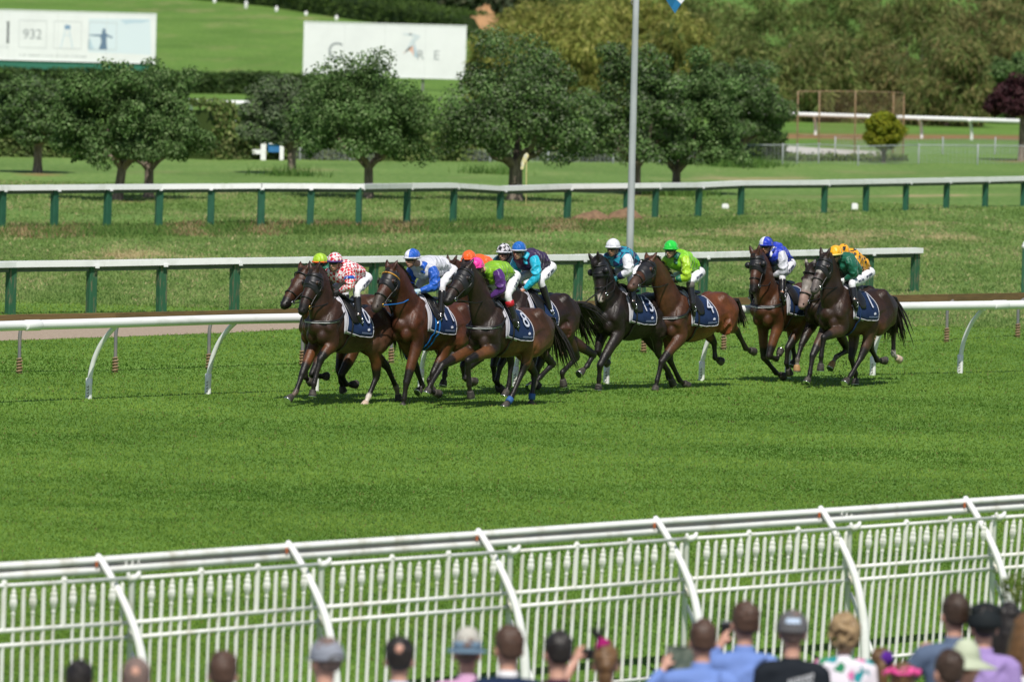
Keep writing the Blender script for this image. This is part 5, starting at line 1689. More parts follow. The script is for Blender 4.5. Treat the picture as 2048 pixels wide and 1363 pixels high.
def jockey(J, S):
    q = S['_']; L0 = q['L']; O, rz = q['O'], q['rz']
    cid = J.get('crop', S['crop'])
    def L(p, w):
        return L0((cid, *p), w) if len(p) == 2 else L0(p, w)
    root = thing('person', J['label'], 'jockey', O, rz, 'jockeys riding in the race')
    X = Vector((1, 0, 0)); Y = Vector((0, 1, 0)); Z = Vector((0, 0, 1))
    wb = J.get('w', 0.0)
    hd = L(J['head'], wb + J.get('wh', .0)) + Vector((.01, 0, .035))
    shm = L(J['sh'], wb + .0) if 'sh' in J else None
    ns = L(J['ns'], wb + .17)
    bt = L(J['butt'], wb + .0)
    if shm is None: shm = Vector((ns.x, wb, ns.z + .02))
    fs = L(J['fs'], wb - .17) if 'fs' in J else Vector((shm.x * 2 - ns.x, wb - .17, shm.z * 2 - ns.z))
    ctr = (ns + fs) / 2
    ne = L(J['ne'], wb + .24); fe = L(J['fe'], wb - .24) if 'fe' in J else Vector((ne.x + fs.x - ns.x, wb - .24, ne.z))
    nh = L(J['nh'], wb + .07); fh = L(J['fh'], wb - .06) if 'fh' in J else nh + Vector((.03, -.14, 0))
    # keep the arms to human lengths
    def fit(a, b, lo, hi):
        d = b - a; l = d.length
        return a + d * (min(hi, max(lo, l)) / max(l, 1e-4))
    ne = fit(ns, ne, .24, .31); fe = fit(fs, fe, .24, .31)
    nh2 = fit(ne, nh, .20, .28); fh2 = fit(fe, fh, .20, .28)
    nh, fh = nh2, fh2
    nk = L(J['nk'], wb + .25); na = L(J['na'], wb + .29); nt_ = L(J['nt'], wb + .29)
    hipn = bt + Vector((0, .10, -.02)); hipf = bt + Vector((0, -.10, -.02))
    nk = fit(hipn, nk, .30, .44); na = fit(nk, na, .28, .42); nt_ = fit(na, nt_, .10, .2)
    fk = Vector((nk.x, 2 * wb - nk.y, nk.z)); fa = Vector((na.x, 2 * wb - na.y, na.z)); ft = Vector((nt_.x, 2 * wb - nt_.y, nt_.z))
    k = J.get('k', 1.0)
    # ---- body (one continuous figure)
    f = (X * math.cos(J.get('yaw', .22)) + Y * math.sin(J.get('yaw', .22)) - Z * J.get('nod', .08)).normalized()
    u = (Z + f * .1).normalized()
    mb = MB()
    neck0 = ctr.lerp(shm, .5) + Vector((.0, 0, .0))
    g, R3 = head_shape(mb, hd, f, u, 1.02 * k)
    mb.loft([neck0, neck0.lerp(hd, .5), hd + (-f * .03 - u * .05)], [.058, .052, .050], up=(1, 0, 0), n=10)
    mb.loft([bt, bt.lerp(ctr, .33) + Z * .03, bt.lerp(ctr, .7) + Z * .03, ctr], [(.125, .095), (.115, .085), (.14, .095), (.12, .07)], up=(0, 0, 1), n=12)
    for s_, e_, h_ in ((ns, ne, nh), (fs, fe, fh)):
        mb.loft([ctr.lerp(s_, .5), s_, s_.lerp(e_, .5), e_, e_.lerp(h_, .5), h_], [.06, .054, .046, .038, .036, .026], up=(.2, .9, .1), n=9)
        dd = (h_ - e_).normalized()
        hand(mb, h_, (dd * .5 + X * .6 - Z * .2), Vector((0, -1 if h_.y > wb else 1, -.25)), 1.0, 1.0, 1)
    for hp_, kn_, an_, to_ in ((hipn, nk, na, nt_), (hipf, fk, fa, ft)):
        mb.loft([hp_, hp_.lerp(kn_, .5), kn_, kn_.lerp(an_, .4), an_], [.072, .060, .044, .040, .032], up=(.3, .9, .1), n=9)
        mb.loft([an_ - (to_ - an_).normalized() * .05, to_], [.036, .028], up=(0, 1, .1), n=8)
    mb.remesh('body', SKIN2 if J.get('tan') else SKIN, root, .0085, 3, False, .2)
    # ---- silks
    mb = MB()
    mb.loft([bt.lerp(ctr, .12) + Z * .02, bt.lerp(ctr, .4) + Z * .045, bt.lerp(ctr, .72) + Z * .045, ctr.lerp(neck0, .25), neck0.lerp(hd, .34)], [(.150, .115), (.172, .130), (.192, .145), (.16, .105), (.066, .062)], up=(0, 0, 1), n=16, sub=4)
    for s_ in (ns, fs): mb.loft([ctr.lerp(s_, .4), s_], [.085, .072], up=(1, 0, 0), n=10)
    mb.loft([bt.lerp(ctr, .45) - Z * .03, ctr - Z * .045 + X * .01], [(.165, .10), (.175, .125)], up=(0, 0, 1), n=14)
    # loose folds
    rnd = random.Random(S['o'][0] + 5)
    for i in range(5):
        t = .25 + .13 * i
        c = bt.lerp(ctr, t) + Z * .045
        pts = [c + Vector((rnd.uniform(-.05, .05) + .04 * math.sin(a * 2 + i), .182 * math.sin(a), .142 * math.cos(a))) for a in np.linspace(-1.7, 1.7, 7)]
        mb.loft(pts, [.016] * 7, n=5, sub=2)
    jk = mb.remesh('jacket', J['jm'], root, .014, 3)
    for i, (s_, e_, h_) in enumerate(((ns, ne, nh), (fs, fe, fh))):
        mb = MB()
        w_ = e_.lerp(h_, .86)
        mb.loft([s_ + (s_ - ctr).normalized() * -.02, s_.lerp(e_, .3), s_.lerp(e_, .65), e_, e_.lerp(w_, .5), w_], [.078, .084, .074, .066, .060, .040], up=(.2, .9, .1), n=12, sub=4)
        for t in (.3, .55, .8):
            c = s_.lerp(e_, t); ax = (e_ - s_).normalized(); o1 = ax.orthogonal().normalized(); o2 = ax.cross(o1)
            mb.loft([c + (o1 * math.cos(a) + o2 * math.sin(a)) * .076 + ax * .035 * math.sin(2 * a + t * 9) for a in np.linspace(0, 5.2, 9)], [.015] * 9, n=5, sub=2)
        mb.remesh('sleeve', J['sm'], root, .012, 2)
        if 'band' in J:
            mb = MB(); a_, b_ = s_.lerp(e_, .45), s_.lerp(e_, .62); mb.loft([a_, b_], [.088, .086], up=(.2, .9, .1), n=12, sub=1, cap=.1); mb.build('armband', J['band'], root)
        if 'cuff' in J:
            mb = MB(); mb.loft([e_.lerp(w_, .55), w_], [.064, .046], up=(.2, .9, .1), n=12, sub=1, cap=.1); mb.build('cuff', J['cuff'], root)
        if J.get('glove'):
            mb = MB(); dd = (h_ - e_).normalized()
            hand(mb, h_, (dd * .5 + X * .6 - Z * .2), Vector((0, -1 if h_.y > wb else 1, -.25)), 1.0, 1.0, 1, 1.25)
            mb.loft([e_.lerp(h_, .84), h_], [.032, .030], up=(.2, .9, .1), n=8)
            mb.build('glove', J['glove'], root)
    if 'sash' in J:
        mb = MB(); a_ = ctr.lerp(ns, .35)
        mb.loft([neck0.lerp(hd, .2) + Y * .05, a_ + Z * .085 + X * .045, a_ + X * .10 - Z * .03, bt.lerp(a_, .45) - Z * .10 + Y * .03], [(.045, .02), (.055, .025), (.055, .03), (.05, .02)], up=(.6, .3, .7), n=10)
        mb.build('sash', J['sash'], root)
    # collar
    mb = MB(); mb.loft([neck0.lerp(hd, .26), neck0.lerp(hd, .46)], [.066, .060], up=(1, 0, 0), n=12, sub=1, cap=.1); mb.build('collar', J.get('collar', J['jm']), root)
    # ---- breeches and boots
    mb = MB()
    mb.loft([bt + (bt - ctr).normalized() * .05 - Z * .01, bt, bt.lerp(ctr, .25) + Z * .01], [(.120, .095), (.140, .108), (.132, .10)], up=(0, 0, 1), n=14)
    for hp_, kn_, an_ in ((hipn, nk, na), (hipf, fk, fa)):
        for t_ in (.12, .3, .55, .8, .93):
            c_ = hp_.lerp(kn_, t_); a_ = (kn_ - hp_).normalized(); o1 = a_.orthogonal().normalized(); o2 = a_.cross(o1); r_ = .094 - .032 * t_
            mb.loft([c_ + (o1 * math.cos(q_) + o2 * math.sin(q_)) * r_ + a_ * .03 * math.sin(q_ * 2 + t_ * 20) for q_ in np.linspace(t_ * 7, t_ * 7 + 3.6, 7)], [.011] * 7, n=5, sub=2)
        mb.loft([hp_ + (hp_ - kn_).normalized() * .03, hp_.lerp(kn_, .35), hp_.lerp(kn_, .7), kn_, kn_.lerp(an_, J.get('boot0', .25))], [.094, .082, .068, .058, .050], up=(.3, .9, .1), n=12)
    br = mb.remesh('breeches', BREECH, root, .013, 3)
    lm = bpy.data.materials.get('slate_lettering') or flat('slate_lettering', (.10, .12, .17), .7)
    rnd = random.Random(S['o'][0]); mb = MB()
    ax = (nk - hipn).normalized()
    for i in range(8):
        if rnd.random() < .15: continue
        c = hipn.lerp(nk, .20 + .062 * i) + Vector((0, .088 - .0022 * i, .012))
        mb.bar(c - Vector((.012, 0, .014)), c + Vector((.012, 0, .014)), .010, .012)
        mb.bar(c - ax * .007, c + ax * .007, .010, .010)
    mb.build('lettering', lm, br, False)
    for kn_, an_, to_ in ((nk, na, nt_), (fk, fa, ft)):
        mb = MB()
        b0 = kn_.lerp(an_, J.get('boot0', .25) - .03)
        mb.loft([b0, kn_.lerp(an_, .55), an_], [.060, .056, .044], up=(.3, .9, .1), n=12, sub=3, cap=.1)
        d = (to_ - an_).normalized()
        mb.loft([an_ - d * .065 - Z * .02, an_ - Z * .015, to_, to_ + d * .05], [(.036, .040), (.042, .044), (.040, .028), (.028, .018)], up=(0, 0, 1), n=10)
        bo = mb.remesh('boot', BOOTM, root, .012, 2)
        if 'boottop' in J:
            mb = MB(); mb.loft([b0, b0.lerp(an_, .24)], [.066, .064], up=(.3, .9, .1), n=12, sub=1, cap=.1); mb.build('boot_top', J['boottop'], bo)
        # stirrup iron
        mb = MB()
        c = an_.lerp(to_, .6)
        pts = [c + Vector((.01, .058 * math.cos(a), .06 * math.sin(a) + .012)) for a in np.linspace(-.5, math.pi + .5, 12)]
        mb.loft(pts + [pts[0]], [.008] * 13, n=5, sub=1)
        top_ = q['tr'](-.14, 40 if an_.y > wb else -40, .07)
        mb.build('stirrup', STEEL, bo)
        tub(bo, 'stirrup_leather', [c + Z * .07, top_], .010, LEATHER, 5)
    # ---- helmet with silk cap
    mb = MB()
    mb.ell(g(0, -.016, .040), (.106 * k, .130 * k, .112 * k), R3, 20, 10, zmin=-.18)
    if J.get('pompon', False): mb.ell(g(0, -.016, .155), (.018, .018, .014), R3, 8, 5)
    cap = mb.build('cap', J['cm'], root)
    mb = MB()
    rows = []
    for a in np.linspace(-1.15, 1.15, 11):
        rows.append([g(.100 * math.sin(a), -.016 + .118 * math.cos(a), .030), g(.110 * math.sin(a), -.016 + (.138 + .022 * math.cos(a)) * math.cos(a), .022 + .002 * math.cos(a))])
    mb.grid(rows)
    pk = mb.build('peak', J.get('pm', J['cm']), cap)
    sol = pk.modifiers.new('t', 'SOLIDIFY'); sol.thickness = .010
    mb = MB(); mb.loft([g(.110 * math.cos(a), -.016 + .134 * math.sin(a), .022) for a in np.linspace(0, 6.283, 25)], [(.006, .010)] * 25, up=tuple(u), n=6, sub=1, cap=0); mb.build('rim', J.get('pm', J['cm']), cap)
    if 'panels' in J:       # contrasting quarters of the cap
        for a0, a1 in J['panels'][1]:
            rows = []
            for th in np.linspace(.04, 1.60, 9):
                rows.append([g(.1085 * math.sin(th) * math.cos(a), -.016 + .1325 * math.sin(th) * math.sin(a), .040 + .1145 * math.cos(th)) for a in np.linspace(a0, a1, 9)])
            mb = MB(); mb.grid(rows); mb.build('cap_panel', J['panels'][0], cap)
    # goggles
    mb = MB()
    rows = []
    for z in (-.018, .014):
        rows.append([g(.078 * math.sin(a), .012 + .092 * math.cos(a), z) for a in np.linspace(-1.25, 1.25, 13)])
    mb.grid(rows)
    gg = mb.build('goggles', GOGG, root)
    sol = gg.modifiers.new('t', 'SOLIDIFY'); sol.thickness = .014; sol.offset = 1
    mb = MB(); mb.loft([g(.0, -.006, -.005) + (R3 @ Vector((.082 * math.cos(a), .094 * math.sin(a), 0))) for a in np.linspace(.4, 2.74, 3)] and [g(-.081, .02, -.002), g(-.09, -.04, .008), g(-.06, -.10, .012), g(.06, -.10, .012), g(.09, -.04, .008), g(.081, .02, -.002)], [.007] * 6, up=tuple(u), n=5, sub=2); mb.build('strap', LEATHER, gg)
    mb = MB(); mb.loft([g(-.078, .01, -.01), g(-.06, .04, -.085), g(0, .055, -.118), g(.06, .04, -.085), g(.078, .01, -.01)], [.006] * 5, n=5, sub=3); mb.build('chin_strap', LEATHER, cap)
    # reins belong to the horse
    for s, h_ in ((1, nh), (-1, fh)):
        b0 = q['hpt'](.83, 1.15 * s, -.35)
        e = h_ + Vector((.05, 0, -.02))
        tub(q['root'], 'rein', [b0, b0.lerp(e, .5) + Vector((0, .06 * s, -.05)), e], .009, STRAPS[J.get('rein', 'black')], 5)
    if J.get('whip'):
        a, b = J['whip']
        A = L(a, .12); B = L(b, .22)
        wh = tub(None, 'whip', [A, B], [.009, .012], CANE, 6)
        wh.parent = None; wh.location = O; wh.rotation_euler = (0, 0, rz)
        tag(wh, J['whiplabel'], 'whip')
    return root
# ---------------------------------------------------------------- the field of twelve
W_, RB, GRY = (.74, .74, .77), (.010, .055, .40), (.55, .57, .62)
M_ = {}
def sk(name, *a, **k):
    if name not in M_: M_[name] = silk(name, *a, **k)
    return M_[name]
REDCHK = sk('red_white_check_silk', (.60, .015, .035), (.78, .70, .72), 'check', 20)
REDCHK2 = sk('fine_red_white_check_silk', (.62, .02, .03), (.78, .72, .74), 'check', 26)
ROYAL = sk('royal_blue_silk', (.012, .10, .50)); SILV = sk('silver_silk', (.56, .57, .63)); LIME = sk('lime_silk', (.20, .42, .015)); PURP = sk('purple_silk', (.075, .018, .16))
PINK = sk('hot_pink_silk', (.80, .035, .32)); TURQ = sk('turquoise_silk', (.012, .42, .60)); DPUR = sk('dark_purple_silk', (.028, .010, .060))
BLUC = sk('cap_blue_silk', (.008, .12, .46)); TEALCHK = sk('teal_navy_check_silk', (.010, .24, .36), (.008, .020, .085), 'check', 11); WHITS = sk('white_silk', (.70, .70, .76))
BGRN = sk('bright_green_silk', (.015, .55, .05)); LIM2 = sk('apple_green_silk', (.19, .50, .012)); DGRN = sk('bottle_green_silk', (.005, .11, .062)); NAVY = sk('navy_silk', (.008, .014, .06))
BLUCHK = sk('blue_white_check_silk', (.012, .045, .42), (.70, .72, .80), 'check', 10); YELL = sk('yellow_silk', (.85, .42, .008)); YBLK = sk('yellow_black_silk', (.80, .36, .010), (.012, .010, .010), 'blotch', 13)
BWCHK = sk('black_white_check_silk', (.02, .02, .025), (.62, .60, .64), 'check', 17); ORNG = sk('orange_silk', (.85, .115, .012)); BLKS = sk('black_silk', (.012, .016, .02)); LIMEY = sk('lime_yellow_silk', (.34, .56, .02)); COBALT = sk('cobalt_silk', (.008, .035, .44))
GLB = flat('black_glove', (.012, .012, .014), .6); GLW = flat('white_glove', (.70, .70, .72), .6); GLC = flat('pale_blue_glove', (.42, .56, .62), .6); GLG = flat('teal_glove', (.02, .16, .20), .6)
REDB = flat('red_boot_top', (.42, .012, .022), .4)

FIELD = []
def add(S, J):
    horse(S); jockey(J, S); FIELD.append((S, J))

# J: far left, behind number 10
add(dict(o=(705, 797), crop=1, label='bay horse mostly hidden behind the dark number 10 horse at the left', coat=BAY, psi=54,
         muz=(82, 535), poll=(232, 275), wi=(415, 470), cr=(745, 455), nf=((310, 1065), (372, 1075), (415, 1075)), ff=((262, 1010), (262, 1085), (300, 1120)), nh=((525, 1065), (560, 1135), (640, 1135)), fh=((505, 1030), (525, 1120), (535, 1170)), neckstrap=None, num='2'),
    dict(label='jockey in lime cap and dark green silks, leftmost of all, half hidden', jm=DGRN, sm=DGRN, cm=LIMEY, pm=ORNG, head=(368, 262), ns=(420, 330), butt=(590, 330), ne=(400, 400), nh=(360, 440), nk=(530, 470), na=(560, 620), nt=(530, 660), glove=GLB))
# A: number 10
add(dict(o=(722, 807), crop=1, label='dark bay horse number 10 with black hood leading at the left', coat=(.034, .015, .009), belly=(1.7, 1.9, 1.9), legc=(.085, .032, .012), psi=55, hood=True, plate=True, neckstrap=None,
         muz=(212, 592), poll=(308, 285), wi=(478, 485), cr=(822, 548), nf=((372, 950), (322, 1140), (312, 1222)), ff=((238, 1060), (190, 1195), (128, 1255)), nh=((785, 1080), (722, 1235), (690, 1300)), fh=((862, 1005), (935, 1170), (950, 1258)),
         sock=dict(nh=WH, fh=(.16, .13, .11), ff=(.16, .12, .10)), hoof=dict(nh='pale'), num='10', brass=True),
    dict(label='jockey in red and white checked silks and cap on the number 10 horse', jm=REDCHK, sm=REDCHK2, cm=REDCHK, pm=sk('violet_silk', (.06, .03, .22)), band=ROYAL, head=(478, 258), ns=(585, 300), butt=(668, 345), fs=(430, 310), ne=(592, 405), fe=(425, 385), nh=(510, 452), fh=(470, 460), nk=(615, 480), na=(655, 640), nt=(672, 700), glove=GLB))
# K: orange cap, hidden
add(dict(o=(960, 790), crop=2, label='dark horse under the orange capped jockey, nearly hidden in the pack', coat=DBAY, psi=54, hood=True,
         muz=(545, 480), poll=(622, 240), wi=(800, 430), cr=(1080, 470), nf=((592, 985), (585, 1070), (575, 1150)), ff=((530, 1000), (470, 1110), (500, 1190)), nh=((760, 1010), (742, 1100), (810, 1115)), fh=((720, 1000), (735, 1090), (790, 1120)), num=None),
    dict(label='jockey in orange cap peeping out behind the pink capped rider', crop=2, jm=ORNG, sm=ORNG, cm=ORNG, head=(765, 240), ns=(860, 270), butt=(960, 320), ne=(850, 380), nh=(770, 430), nk=(930, 470), na=(950, 620), nt=(930, 660), glove=GLB))
# B: number 11, blue and silver
add(dict(o=(852, 806), crop=2, label='bay horse with blue reins and a gold browband, second from the front', coat=(.058, .020, .010), legc=(.075, .028, .012), psi=55, hood=True, hoodl=.47, brow='gold', brass=True, girth='blue',
         muz=(52, 565), poll=(175, 270), wi=(392, 470), cr=(690, 520), nf=((305, 1125), (288, 1245), (275, 1312)), ff=((378, 1015), (425, 1150), (392, 1190)), nh=((500, 1060), (478, 1185), (575, 1215)), fh=((595, 1000), (588, 1070), (575, 1140)), num='11', nose=(.05, .04, .035)),
    dict(label='jockey in silver silks with royal blue sleeves and half blue cap', jm=SILV, sm=ROYAL, sash=ROYAL, cm=WHITS, pm=WHITS, panels=(ROYAL, ((1.95, 4.3),)), head=(345, 232), ns=(500, 285), butt=(600, 290), fs=(345, 275), ne=(520, 415), fe=(335, 380), nh=(395, 450), fh=(345, 440), nk=(535, 450), na=(560, 650), nt=(525, 705), glove=GLC, rein='blue', yaw=-.1))
# D: number 9
add(dict(o=(1088, 790), crop=3, label='near black number 9 horse, its head hidden behind the pink capped jockey', coat=(.020, .010, .007), belly=(1.9, 1.6, 1.4), psi=54,
         muz=(330, 500), poll=(440, 300), wi=(630, 420), cr=(930, 450), nf=((868, 985), (770, 1085), (700, 1170)), ff=((560, 980), (545, 1140), (512, 1225)), nh=((1045, 935), (935, 1050), (948, 1150)), fh=((1170, 915), (1120, 1000), (1062, 1060)), num='9', tail=(-.8, -.25), taill=.6),
    dict(label='jockey in turquoise sleeves, dark purple silks and plain blue cap', jm=DPUR, sm=TURQ, sash=TURQ, cm=BLUC, pm=flat('pale_rim', (.55, .58, .66), .5), head=(618, 175), ns=(735, 205), butt=(812, 265), fs=(595, 225), ne=(748, 345), fe=(588, 330), nh=(640, 455), fh=(600, 400), nk=(745, 415), na=(850, 590), nt=(865, 650)))
# L: black and white check cap, hidden
add(dict(o=(1044, 784), crop=3, label='dark horse under the chequered cap jockey, hidden behind number 9', coat=BLK, psi=54,
         muz=(370, 480), poll=(470, 300), wi=(600, 440), cr=(890, 470), nf=((480, 1000), (455, 1110), (500, 1190)), ff=((430, 1000), (440, 1100), (480, 1180)), nh=((760, 1010), (745, 1100), (690, 1160)), fh=((720, 1000), (725, 1090), (760, 1150)), num=None),
    dict(label='jockey in black and white chequered cap behind the blue capped rider', jm=BLKS, sm=sk('dark_teal_silk', (.004, .06, .075)), cm=BWCHK, pm=WHITS, head=(508, 188), ns=(600, 240), butt=(700, 300), ne=(600, 340), nh=(540, 400), nk=(660, 430), na=(690, 580), nt=(670, 620), glove=GLB))
# C: pink cap, nearest
add(dict(o=(1000, 813), crop=3, label='dark bay horse with blue leg bandages, nearest to the crowd', coat=(.050, .021, .010), fwd=(.022, .013, .010), belly=(2.0, 2.1, 1.9), legc=(.09, .038, .014), psi=56, hood=True, plate=True,
         muz=(68, 505), poll=(218, 250), wi=(445, 520), cr=(735, 560), nf=((242, 960), (252, 1140), (265, 1235)), ff=((52, 995), (-35, 1140), (-55, 1185)), nh=((645, 1040), (558, 1240), (505, 1312)), fh=((735, 1055), (714, 1225), (706, 1300)),
         boots=dict(nh=BLUEB, fh=BLUEB), num='8', tail=(-.45, -.8), taill=.8),
    dict(label='jockey in hot pink cap, lime body and purple sleeves, nearest rider', jm=LIME, sm=PURP, cm=PINK, head=(305, 295), ns=(465, 305), butt=(545, 330), fs=(340, 330), ne=(492, 435), fe=(350, 430), nh=(405, 500), fh=(370, 500), nk=(520, 520), na=(588, 680), nt=(600, 715), boottop=REDB, glove=GLB, nod=.22))
# E: white cap, number 13
add(dict(o=(1268, 778), crop=4, label='black horse with bubble blinkers and a white snip, number 13', coat=(.013, .0085, .007), belly=(1.2, 1.2, 1.2), psi=54, hood=True, bubble=True, hoodl=.42, nose=(.03, .02, .018), blaze=(.86, .99),
         muz=(232, 575), poll=(190, 245), wi=(395, 455), cr=(640, 480), nf=((240, 1085), (232, 1200), (228, 1272)), ff=((222, 970), (262, 1030), (292, 1060)), nh=((705, 985), (790, 1140), (830, 1245)), fh=((690, 960), (765, 1100), (800, 1180)), num='13', wm=.1),
    dict(label='jockey in white cap with teal and navy checked silks', jm=TEALCHK, sm=WHITS, cuff=NAVY, cm=WHITS, head=(345, 165), ns=(460, 215), butt=(520, 280), fs=(290, 215), ne=(470, 310), fe=(295, 300), nh=(375, 385), fh=(340, 375), nk=(455, 425), na=(508, 590), nt=(520, 640), glove=GLG, tan=True,
         whip=((345, 405), (118, 580)), whiplabel='black riding whip held low by the white capped jockey'))
# F: number 4
add(dict(o=(1400, 775), crop=4, label='bright bay number 4 horse looking up, fully in view mid pack', coat=(.105, .034, .012), fwd=(.060, .024, .012), belly=(1.35, 1.4, 1.4), legc=(.075, .030, .013), psi=54, hood=True, hoodl=.55, plate=True, nose=(.06, .035, .028), earf=.3,
         muz=(470, 430), poll=(628, 218), wi=(885, 480), cr=(1135, 478), nf=((735, 1055), (697, 1210), (680, 1292)), ff=((800, 1040), (880, 1205), (960, 1255)), nh=((1338, 805), (1410, 950), (1478, 975)), fh=((1155, 900), (1163, 1025), (1215, 1052)), num='4', tail=(-.35, -.9), taill=.45, wm=.06),
    dict(label='jockey in bright green cap and shiny apple green silks', jm=LIM2, sm=LIMEY, cuff=DGRN, cm=BGRN, collar=DGRN, head=(808, 178), ns=(925, 225), butt=(995, 330), fs=(770, 235), ne=(940, 375), fe=(748, 350), nh=(838, 398), fh=(790, 390), nk=(938, 440), na=(985, 600), nt=(992, 665), glove=GLB, sash=DGRN, boot0=.05, boottop=GREYS))
# G: number 6
add(dict(o=(1578, 762), crop=5, label='bay horse number 6 with dark blinkers galloping head on', coat=(.060, .023, .010), legc=(.09, .036, .013), psi=56, hood=True, bubble=True, plate=True,
         muz=(168, 525), poll=(190, 222), wi=(368, 440), cr=(560, 445), nf=((312, 1050), (375, 1075), (408, 1000)), ff=((272, 1060), (372, 1185), (432, 1212)), nh=((462, 985), (452, 1110), (480, 1195)), fh=((500, 960), (520, 1060), (500, 1120)), num='6', wm=.08, girth='black'),
    dict(label='jockey in blue and white quartered cap with silver sleeves', jm=COBALT, sash=BLUCHK, sm=SILV, cm=COBALT, panels=(WHITS, ((.05, 1.5), (3.6, 4.7))), head=(290, 188), ns=(415, 225), butt=(440, 300), fs=(235, 205), ne=(432, 370), fe=(240, 300), nh=(352, 405), fh=(310, 400), nk=(395, 440), na=(420, 560), nt=(430, 620), tan=True))
# I: pale face
add(dict(o=(1692, 765), crop=5, label='dark horse with a broad white face behind the yellow capped rider', coat=(.022, .012, .008), face=(.27, .25, .235), nose=(.30, .21, .19), psi=54,
         muz=(552, 645), poll=(628, 330), wi=(800, 430), cr=(1090, 470), nf=((945, 1000), (850, 1055), (800, 1150)), ff=((575, 955), (540, 1080), (535, 1170)), nh=((1130, 985), (1180, 1085), (1245, 1085)), fh=((1310, 850), (1310, 1040), (1362, 1080)), hoof=dict(nf='tan', ff='tan', fh='pale'), num=None, sock=dict(nf=(.2, .18, .16), ff=(.2, .18, .16), fh=WH), tail=(-.5, -.8)),
    dict(label='jockey in yellow and black blotched cap and silks, hidden behind a rider', jm=YBLK, sm=YBLK, cm=YBLK, head=(905, 245), ns=(1000, 270), butt=(1075, 370), ne=(1000, 370), nh=(930, 430), nk=(1000, 470), na=(1040, 620), nt=(1030, 660), glove=GLW))
# H: yellow cap
add(dict(o=(1702, 773), crop=5, label='dark brown horse with a small star under the yellow capped jockey', coat=(.026, .013, .008), belly=(2.0, 1.7, 1.5), legc=(.05, .028, .018), psi=55, hood=True, girth='navy', blaze=(.30, .42),
         muz=(652, 520), poll=(745, 235), wi=(905, 470), cr=(1130, 490), nf=((752, 900), (730, 1060), (725, 1165)), ff=((662, 1045), (640, 1195), (615, 1258)), nh=((1048, 1065), (968, 1205), (918, 1268)), fh=((972, 1065), (1008, 1195), (1005, 1258)), num='1', nose=(.09, .08, .08), tail=(-.35, -.95), taill=.75),
    dict(label='jockey in plain yellow cap and bottle green silks at the back', jm=DGRN, sm=DGRN, cm=YELL, pm=flat('pale_yellow_rim', (.75, .60, .20), .5), head=(845, 258), ns=(955, 275), butt=(1005, 420), fs=(830, 290), ne=(1000, 390), fe=(850, 380), nh=(915, 440), fh=(880, 440), nk=(955, 480), na=(1000, 615), nt=(1010, 665), glove=GLW, nod=.2))
# ---------------------------------------------------------------- soil thrown up by hooves
def clods():
    m = bpy.data.materials['earth']
    rnd = random.Random(9)
    mb = MB()
    for cx, cy, n, sp in ((1678, 735, 60, 13), (1690, 722, 40, 10), (1120, 798, 16, 16), (1640, 745, 14, 14), (1500, 760, 5, 20)):
        base = at(cx, 768 if cx > 1400 else 806)
        for _ in range(n):
            p = atd(cx + rnd.gauss(0, sp), cy + rnd.gauss(0, sp), base.y + rnd.gauss(0, .3))
            r = rnd.uniform(.004, .012)
            mb.ell(p, (r * rnd.uniform(.7, 1.4), r, r * rnd.uniform(.6, 1.2)), n=5, m=3)
    o = mb.build('flying_dirt', worn('dark_soil', (.06, .045, .025), (.10, .08, .04), 30, .95, .1, 0), None, False)
    tag(o, 'crumbs of soil kicked up by the hooves', None, None, 'stuff')
clods()

# ================================================================ SPECTATORS
def cloth_mat(name, c, c2=None, scale=3, rough=.8, bmp=.35):
    return worn(name, c, c2 or tuple(x * .82 for x in c), scale, rough, .2, bmp, .4, .7)
HAIRM = {'black': worn('black_hair', (.010, .008, .008), (.03, .024, .02), 30, .45, .4, .4), 'brown': worn('brown_hair', (.085, .046, .030), (.045, .024, .016), 30, .5, .4, .4), 'dark': worn('dark_brown_hair', (.035, .020, .013), (.06, .035, .022), 30, .5, .4, .4),
         'grey': worn('cropped_grey_hair', (.19, .13, .11), (.13, .10, .09), 30, .6, .3, .3), 'blonde': worn('blonde_hair', (.36, .25, .13), (.20, .13, .065), 25, .5, .4, .5), 'gold': worn('light_brown_hair', (.16, .085, .035), (.08, .045, .02), 25, .45, .4, .4)}
SKINP = worn('pale_skin', (.56, .32, .24), (.48, .24, .17), 9, .5, .35, .05)
TROUS = cloth_mat('dark_trousers', (.03, .032, .04)); JEANS = cloth_mat('denim', (.05, .075, .13)); SHOE = flat('shoe', (.02, .016, .014), .4)
PEOPLE = []
